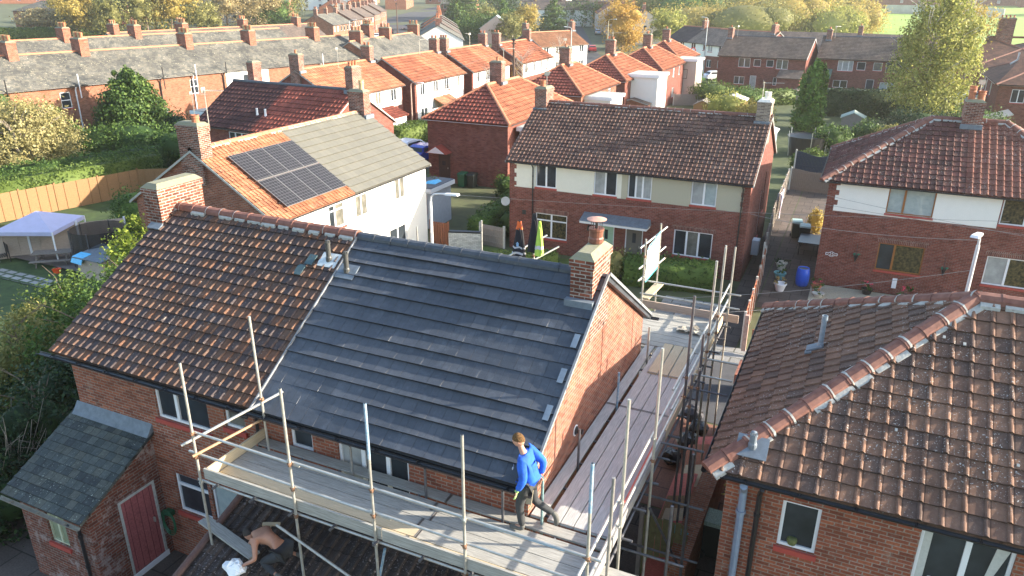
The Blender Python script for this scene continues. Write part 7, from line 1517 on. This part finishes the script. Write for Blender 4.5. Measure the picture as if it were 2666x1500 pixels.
for i, (x, y, r_, h_, f_, lab) in enumerate(((-2.2, 72, 1.6, 2.6, F_GREEN, 'straggly bush right of the sunken round pond net'), (0.6, 75, 1.3, 2.8, F_CON, 'small pointed conifer before the tall dark hedge'), (2.4, 74, 1.7, 2.4, F_OLIVE, 'olive bush before the tall dark hedge'), (5, 80, 3.0, 3.4, F_DARK, 'dark undergrowth below the weeping birch, left part'), (9.5, 83, 3.0, 3.2, F_GREEN, 'dark undergrowth below the weeping birch, right part'), (-3.2, 64, 1.4, 1.7, F_HEDGE, 'sunlit low hedge bush just behind the navy fence'), (-.6, 65, 1.7, 1.6, F_GREEN, 'dark low bush behind the navy fence'), (2.4, 64.5, 1.8, 1.6, F_DARK, 'dark bush beside the hipped roof corner behind the navy fence'), (-10.5, 84, 2.0, 2.6, F_YEL, 'pale feathery tree behind the right chimney of the long brown roof'), (-13.8, 86, 2.2, 3.2, F_BIRCH, 'light green garden tree over the long brown ridge'), (-13.4, 97, 2.6, 2.6, F_GREEN, 'hazy green bush left of the columnar conifer'), (-17.5, 99, 2.8, 2.8, F_HEDGE, 'rounded green bush beside the tower with the window'))):
    tree('bush' if h_ < 2.7 else 'tree', lab, (x, y, -1), B((0, 0, h_*.55, r_, r_, h_*.5), (r_*.5, .4, h_*.45, r_*.6, r_*.6, h_*.4), (-r_*.5, -.3, h_*.5, r_*.6, r_*.6, h_*.42)), 2600 if r_ < 2.4 else 4500, .2, f_, h_*.6, .08, 6, 60+i, core=.7, cat='bush' if h_ < 2.7 else 'tree')
hedge('hedge', 'flat clipped hedge in the far garden before the grey-brown semi', (-15, 100), (-8.5, 104), 1.6, 1.8, F_HEDGE, .24, 40, -1, 10)
T = thing('pond_net', 'round netted tub under the columnar conifer', 'tub', (-4.2, 71, -1)); m = MB(); m.lathe([(1.3, 0), (1.6, 1.6), (1.65, 1.7), (1.5, 1.6)], (0, 0, 0), 18); m.build('tub', BLACK, T)
for i in range(5): a = 2*PI*i/5; m = MB(); m.tube((1.6*math.cos(a), 1.6*math.sin(a), 0), (1.75*math.cos(a), 1.75*math.sin(a), 2.2), .03, 5); m.build('pole', GALV, T)
for i, (lab, x, y, w_, d, h, m1, m2) in enumerate((('white-edged greenhouse roof behind the right chimney of the long brown roof', -10.3, 70, 3.4, 3, 2.1, plain('glass_blue', (.3, .42, .48), .3, .1, 5), WHITE), ('pale roofed shed beside the sunny hedge bush', -15.8, 92.5, 3, 2.4, 1.9, WOODF, CREAM), ('pale green shed roof before the tall dark hedge', -2.0, 87, 2.2, 2, 1.5, WOODG, plain('pale_green_roof', (.38, .45, .38), .9, .1, 5)), ('orange timber shed in the garden behind the long brown roof', -17.8, 88, 2, 2, 1.7, WOODF, WOODG), ('small brown tiled garden room below the twiggy bush', -61.5, 47.5, 3, 3.6, 2.6, BR_DARK, T_PLUM), ('white shed with green side under the broad conifer', -52.2, 46.8, 2.6, 2, 1.7, WHITE, WHITE))):
    T = thing('garden_shed', lab, 'shed', (x, y, gz(x, y))); m = MB(); m.box(0, w_, 0, d, 0, h-.3); m.face([(0, 0, h-.3), (w_, 0, h-.3), (w_/2, 0, h+.2)]); m.face([(w_, d, h-.3), (0, d, h-.3), (w_/2, d, h+.2)]); m.build('wall', m1, T)
    m = MB()
    for s_ in (-1, 1): c = w_/2; m.hexa([(c, -.15, h+.2), (c+s_*(c+.15), -.15, h-.38), (c+s_*(c+.15), d+.15, h-.38), (c, d+.15, h+.2), (c, -.15, h+.27), (c+s_*(c+.15), -.15, h-.31), (c+s_*(c+.15), d+.15, h-.31), (c, d+.15, h+.27)])
    m.build('roof', m2, T); bx = MB(); bx.box(w_*.35, w_*.65, -.03, -.001, .05, 1.6); bx.build('door', m1 if m1 is not WHITE else WOODG, T)
T = thing('picket_gate', 'little red-brown picket gate beside the pinkish post at the path', 'gate', (-2.55, 27.6, -.45)); m = MB()
for i in range(4): m.box(i*.2, .12+i*.2, -.02, .02, 0, .95)
m.build('slats', WOODR, T); m = MB(); m.box(-.32, -.16, -.08, .08, 0, 1.5); m.build('post', plain('pinkish_post', (.45, .3, .24)), T)
tree('weed', 'green weeds sprouting at the foot of the alley wall', (-1.75, 12.7, 0), B((0, 0, .25, .35, .8, .3)), 500, .1, F_HEDGE, .2, .02, 2, 80, cat='weeds'); tree('flowers', 'yellow and white flowers along the far side of the alley wall', (-1.55, 17.5, .9), B((0, 0, .2, .2, 1.2, .25)), 500, .09, F_YEL, .2, .02, 2, 81, cat='flowers')
tree('golden_shrub', 'small golden conifer shrub in the yard of the house numbered 25', (-1.5, 46.8, -1), B((0, 0, .7, .5, .5, .8)), 900, .12, F_YEL, .5, .04, 2, 82, core=.8, cat='bush')

def ftree(lab, x, y, h, w_, f_, n=3500, seed=1, kind=0, name='tree', core=.4, bark=BARK):
    X, Y_, Z_ = FE(x, y); k = math.hypot(X, Y_)/math.hypot(x, y); h *= k*1.0; w_ *= k; rnd = random.Random(seed)
    if kind == 1: bl = cone_blobs(h, w_*.5, 5)
    elif kind == 2: bl = [(0, 0, h*.45, w_*.5, w_*.5, h*.5), (w_*.25, 0, h*.5, w_*.3, w_*.3, h*.38), (-w_*.25, w_*.1, h*.42, w_*.3, w_*.3, h*.38)]
    else: bl = [(0, 0, h*.55, w_*.38, w_*.38, h*.4)]+[(rnd.uniform(-.3, .3)*w_, rnd.uniform(-.3, .3)*w_, h*rnd.uniform(.35, .78), w_*rnd.uniform(.17, .26), w_*rnd.uniform(.17, .26), h*rnd.uniform(.14, .22)) for _ in range(7)]
    return tree(name, lab, (X, Y_, Z_), bl, n, max(.25, math.hypot(X, Y_)*.0021), f_, h*.8, .02*h, 9, seed, core=core, bark=bark, cat='tree' if name != 'bush' else 'bush', spread=.35, clump=.2)
FT = [('yellow weeping birch behind the grey terraces, left of the dark pines', -198, 146, 13, 12, F_YEL, 0), ('second yellow birch right of the first one', -186, 148, 11, 10, F_OLIVE, 0), ('dark green pine mass rising behind the first birch', -215, 166, 17, 20, F_DARK, 2), ('dark green tree right of the pine mass', -203, 176, 16, 17, F_GREEN, 2), ('tall olive tree at the centre of the upper left group', -188, 160, 15, 15, F_OLIVE, 0), ('golden olive tree right of the tall olive one', -186, 167, 13, 15, F_YEL, 0), ('olive tree at the right end of the upper left group', -184, 176, 10, 11, F_OLIVE, 0),
 ('grey-green sparse shrub before the top left brick semi', -240, 165, 7, 13, F_TAN, 0), ('large tan autumn tree left of the far street', -196, 199, 14, 17, F_TAN, 0), ('tan autumn tree with green ivy foot', -190, 206, 12, 14, F_TAN, 0), ('green rounded tree right of the tan ones', -192, 216, 10, 14, F_GREEN, 2), ('yellow-green tree behind the tan ones', -215, 234, 13, 13, F_YEL, 0), ('grey-green tree at the top, left of the red roofed white house', -283, 330, 15, 17, F_OLIVE, 2), ('russet tree at the top edge', -270, 300, 11, 12, F_GOLD, 0), ('bright orange tree at the top edge left', -420, 400, 15, 19, F_GOLD, 0),
 ('large conifer above the centre gardens', -168, 316, 17, 16, F_CON, 1), ('green bush mass left of the centre gardens', -102, 197, 7, 9, F_GREEN, 2), ('pointed young green tree in the centre gardens', -97, 204, 9, 8, F_GREEN, 1), ('dark bush in the centre gardens', -98, 214, 6, 9, F_DARK, 2), ('yellow tree at the right of the centre gardens', -92, 208, 9, 8, F_YEL, 0), ('olive tree behind the third white-fronted semi', -88, 190, 7, 9, F_OLIVE, 0), ('grey-green tree behind the row of grey houses', -115, 226, 8, 10, F_OLIVE, 0), ('dark hedge block behind the large conifer', -150, 330, 7, 24, F_DARK, 2), ('narrow dark conifer standing by the far street', -134, 243, 10, 6, F_CON, 1), ('small dark conifer beside the tan gable house', -103, 257, 9, 8, F_CON, 1),
 ('golden autumn tree before the buff stepped row', -51, 168, 11, 11, F_GOLD, 0), ('smaller golden tree right of the first golden one', -47, 160, 7, 6, F_GOLD, 0), ('pale thin tree behind the farthest hipped house', -45, 186, 9, 9, F_BIRCH, 0),
 ('grey hedge tree by the road junction', -108, 300, 9, 14, F_GREEN, 2), ('pale bare autumn tree at the far road, left', -190, 520, 22, 18, F_TAN, 0), ('pale bare autumn tree at the far road, right', -165, 480, 19, 16, F_TAN, 0), ('orange autumn tree at the top centre', -270, 620, 26, 22, F_GOLD, 0), ('dark round tree at the top by the brick terrace end', -250, 520, 17, 20, F_GREEN, 2)]
for i, (lab, x, y, h, w_, f_, kd) in enumerate(FT): ftree(lab, x, y, h*1.12, w_*1.2, f_, 5000, 100+i, kd, core=.5)
SB = [(-72, 300, 22, 40, F_OLIVE, 'big olive mound tree at the left end of the shrub belt'), (-58, 262, 15, 26, F_GREEN, 'green mound in front of the olive mound tree'), (-48, 235, 11, 30, F_YEL, 'golden rounded willow before the shrub belt'), (-33, 222, 12, 26, F_OLIVE, 'golden-green mound right of the rounded willow'), (-46, 290, 20, 36, F_OLIVE, 'tall olive willow at the middle of the shrub belt'), (-26, 250, 15, 26, F_YEL, 'hazy yellow willow right of the middle'), (-12, 240, 10, 16, F_BIRCH, 'pale willow at the right of the shrub belt'), (-24, 330, 22, 40, F_OLIVE, 'back row willow above the hazy yellow one'), (-8, 262, 12, 18, F_YEL, 'low yellow bush at the right end of the belt'), (-80, 400, 24, 44, F_GREEN, 'dark green tree at the top left of the belt'), (-50, 430, 22, 40, F_HEDGE, 'bright green tree at the top of the belt'), (-7, 318, 9, 14, F_GREEN, 'round dark green tree standing in the meadow edge'), (-95, 345, 18, 26, F_OLIVE, 'olive tree above the buff stepped row'), (-16, 335, 9, 12, F_BIRCH, 'thin pale tree left of the meadow tree'), (-25, 480, 20, 30, F_YEL, 'farthest hazy tree beyond the belt')]
for i, (x, y, h, w_, f_, lab) in enumerate(SB): ftree(lab, x, y, h, w_, f_, 6500, 200+i, 2, 'willow' if 'willow' in lab else 'tree', core=.75)
X, Y_, Z_ = FE(-208, 146); hedge('hedge', 'bright clipped hedge above the top left terrace roofs', (X-9, Y_-8), (X+7, Y_+13), 3, 2.6, F_HEDGE, .5, 14, Z_, 12)
X, Y_, Z_ = FE(112, 600); tree('tree', 'dark bush at the right end of the pale meadow wall', (X, Y_, Z_), B((0, 0, 4, 9, 7, 4)), 3000, .9, F_DARK, 4, .3, 3, 90, core=.8)
def bare(lab, x, y, h, seed, mat=TWIG):
    T = thing('bare_tree', lab, 'tree', (x, y, gz(x, y))); rnd = random.Random(seed); m = MB(); t = MB(); t.path([(0, 0, 0), (.05, 0, h*.4), (0, .05, h*.7), (0, 0, h)], .09, 6, .02); t.build('trunk', mat, T)
    for i in range(44):
        z = h*rnd.uniform(.25, .95); a = rnd.uniform(0, 2*PI); L = h*.3*rnd.uniform(.5, 1); p = Vector((0, 0, z)); q = p+Vector((math.cos(a)*L*.5, math.sin(a)*L*.5, L*.45)); r_ = q+Vector((math.cos(a+.5)*L*.35, math.sin(a+.5)*L*.35, L*.4)); m.path([p, q, r_], .028, 4, .01)
        for k in range(3): s_ = q+Vector((rnd.uniform(-1, 1), rnd.uniform(-1, 1), rnd.uniform(.2, 1)))*L*.4; m.path([q, s_], .012, 3, .006)
    m.build('branches', mat, T)
    V, _ = blobs([(0, 0, h*.65, h*.3, h*.3, h*.3)], 260, .14, np.random.default_rng(seed), fill=.4, clump=.3); leafmesh('last_leaves', V, F_GOLD, T)
bare('bare tree with last brown leaves before the fourth white-fronted semi', -37.6, 84, 6.5, 1); bare('bare tree at the corner of the white house at the bend', -39.5, 101, 7, 2); bare('bare sapling left of the telegraph pole', -37.4, 75.5, 5.5, 3)
# ---------------------------------------------------------------- thin sunlit haze over the far fields
HAZE = 0.00034
if HAZE:
    m = MB(); m.box(-760, 560, -45, 1250, -3.5, 46); hz = m.build('haze', GROUND, None); hm = bpy.data.materials.new('haze'); hm.use_nodes = True; t = hm.node_tree; t.nodes.clear()
    v = t.nodes.new('ShaderNodeVolumePrincipled'); v.inputs['Color'].default_value = (1, .97, .9, 1); v.inputs['Density'].default_value = HAZE; v.inputs['Anisotropy'].default_value = .45
    ou = t.nodes.new('ShaderNodeOutputMaterial'); t.links.new(v.outputs[0], ou.inputs['Volume']); hz.data.materials.clear(); hz.data.materials.append(hm); hz['kind'] = 'stuff'; hz['label'] = 'thin pale sunlit haze over the distant fields'; hz['category'] = 'haze'
for o in bpy.data.objects:
    if o.parent is None and o.type in ('MESH', 'EMPTY') and o.get('kind') == 'structure':
        for k in ('label', 'category'):
            if k in o: del o[k]
    if o.parent is not None and 'category' in o: del o['category']
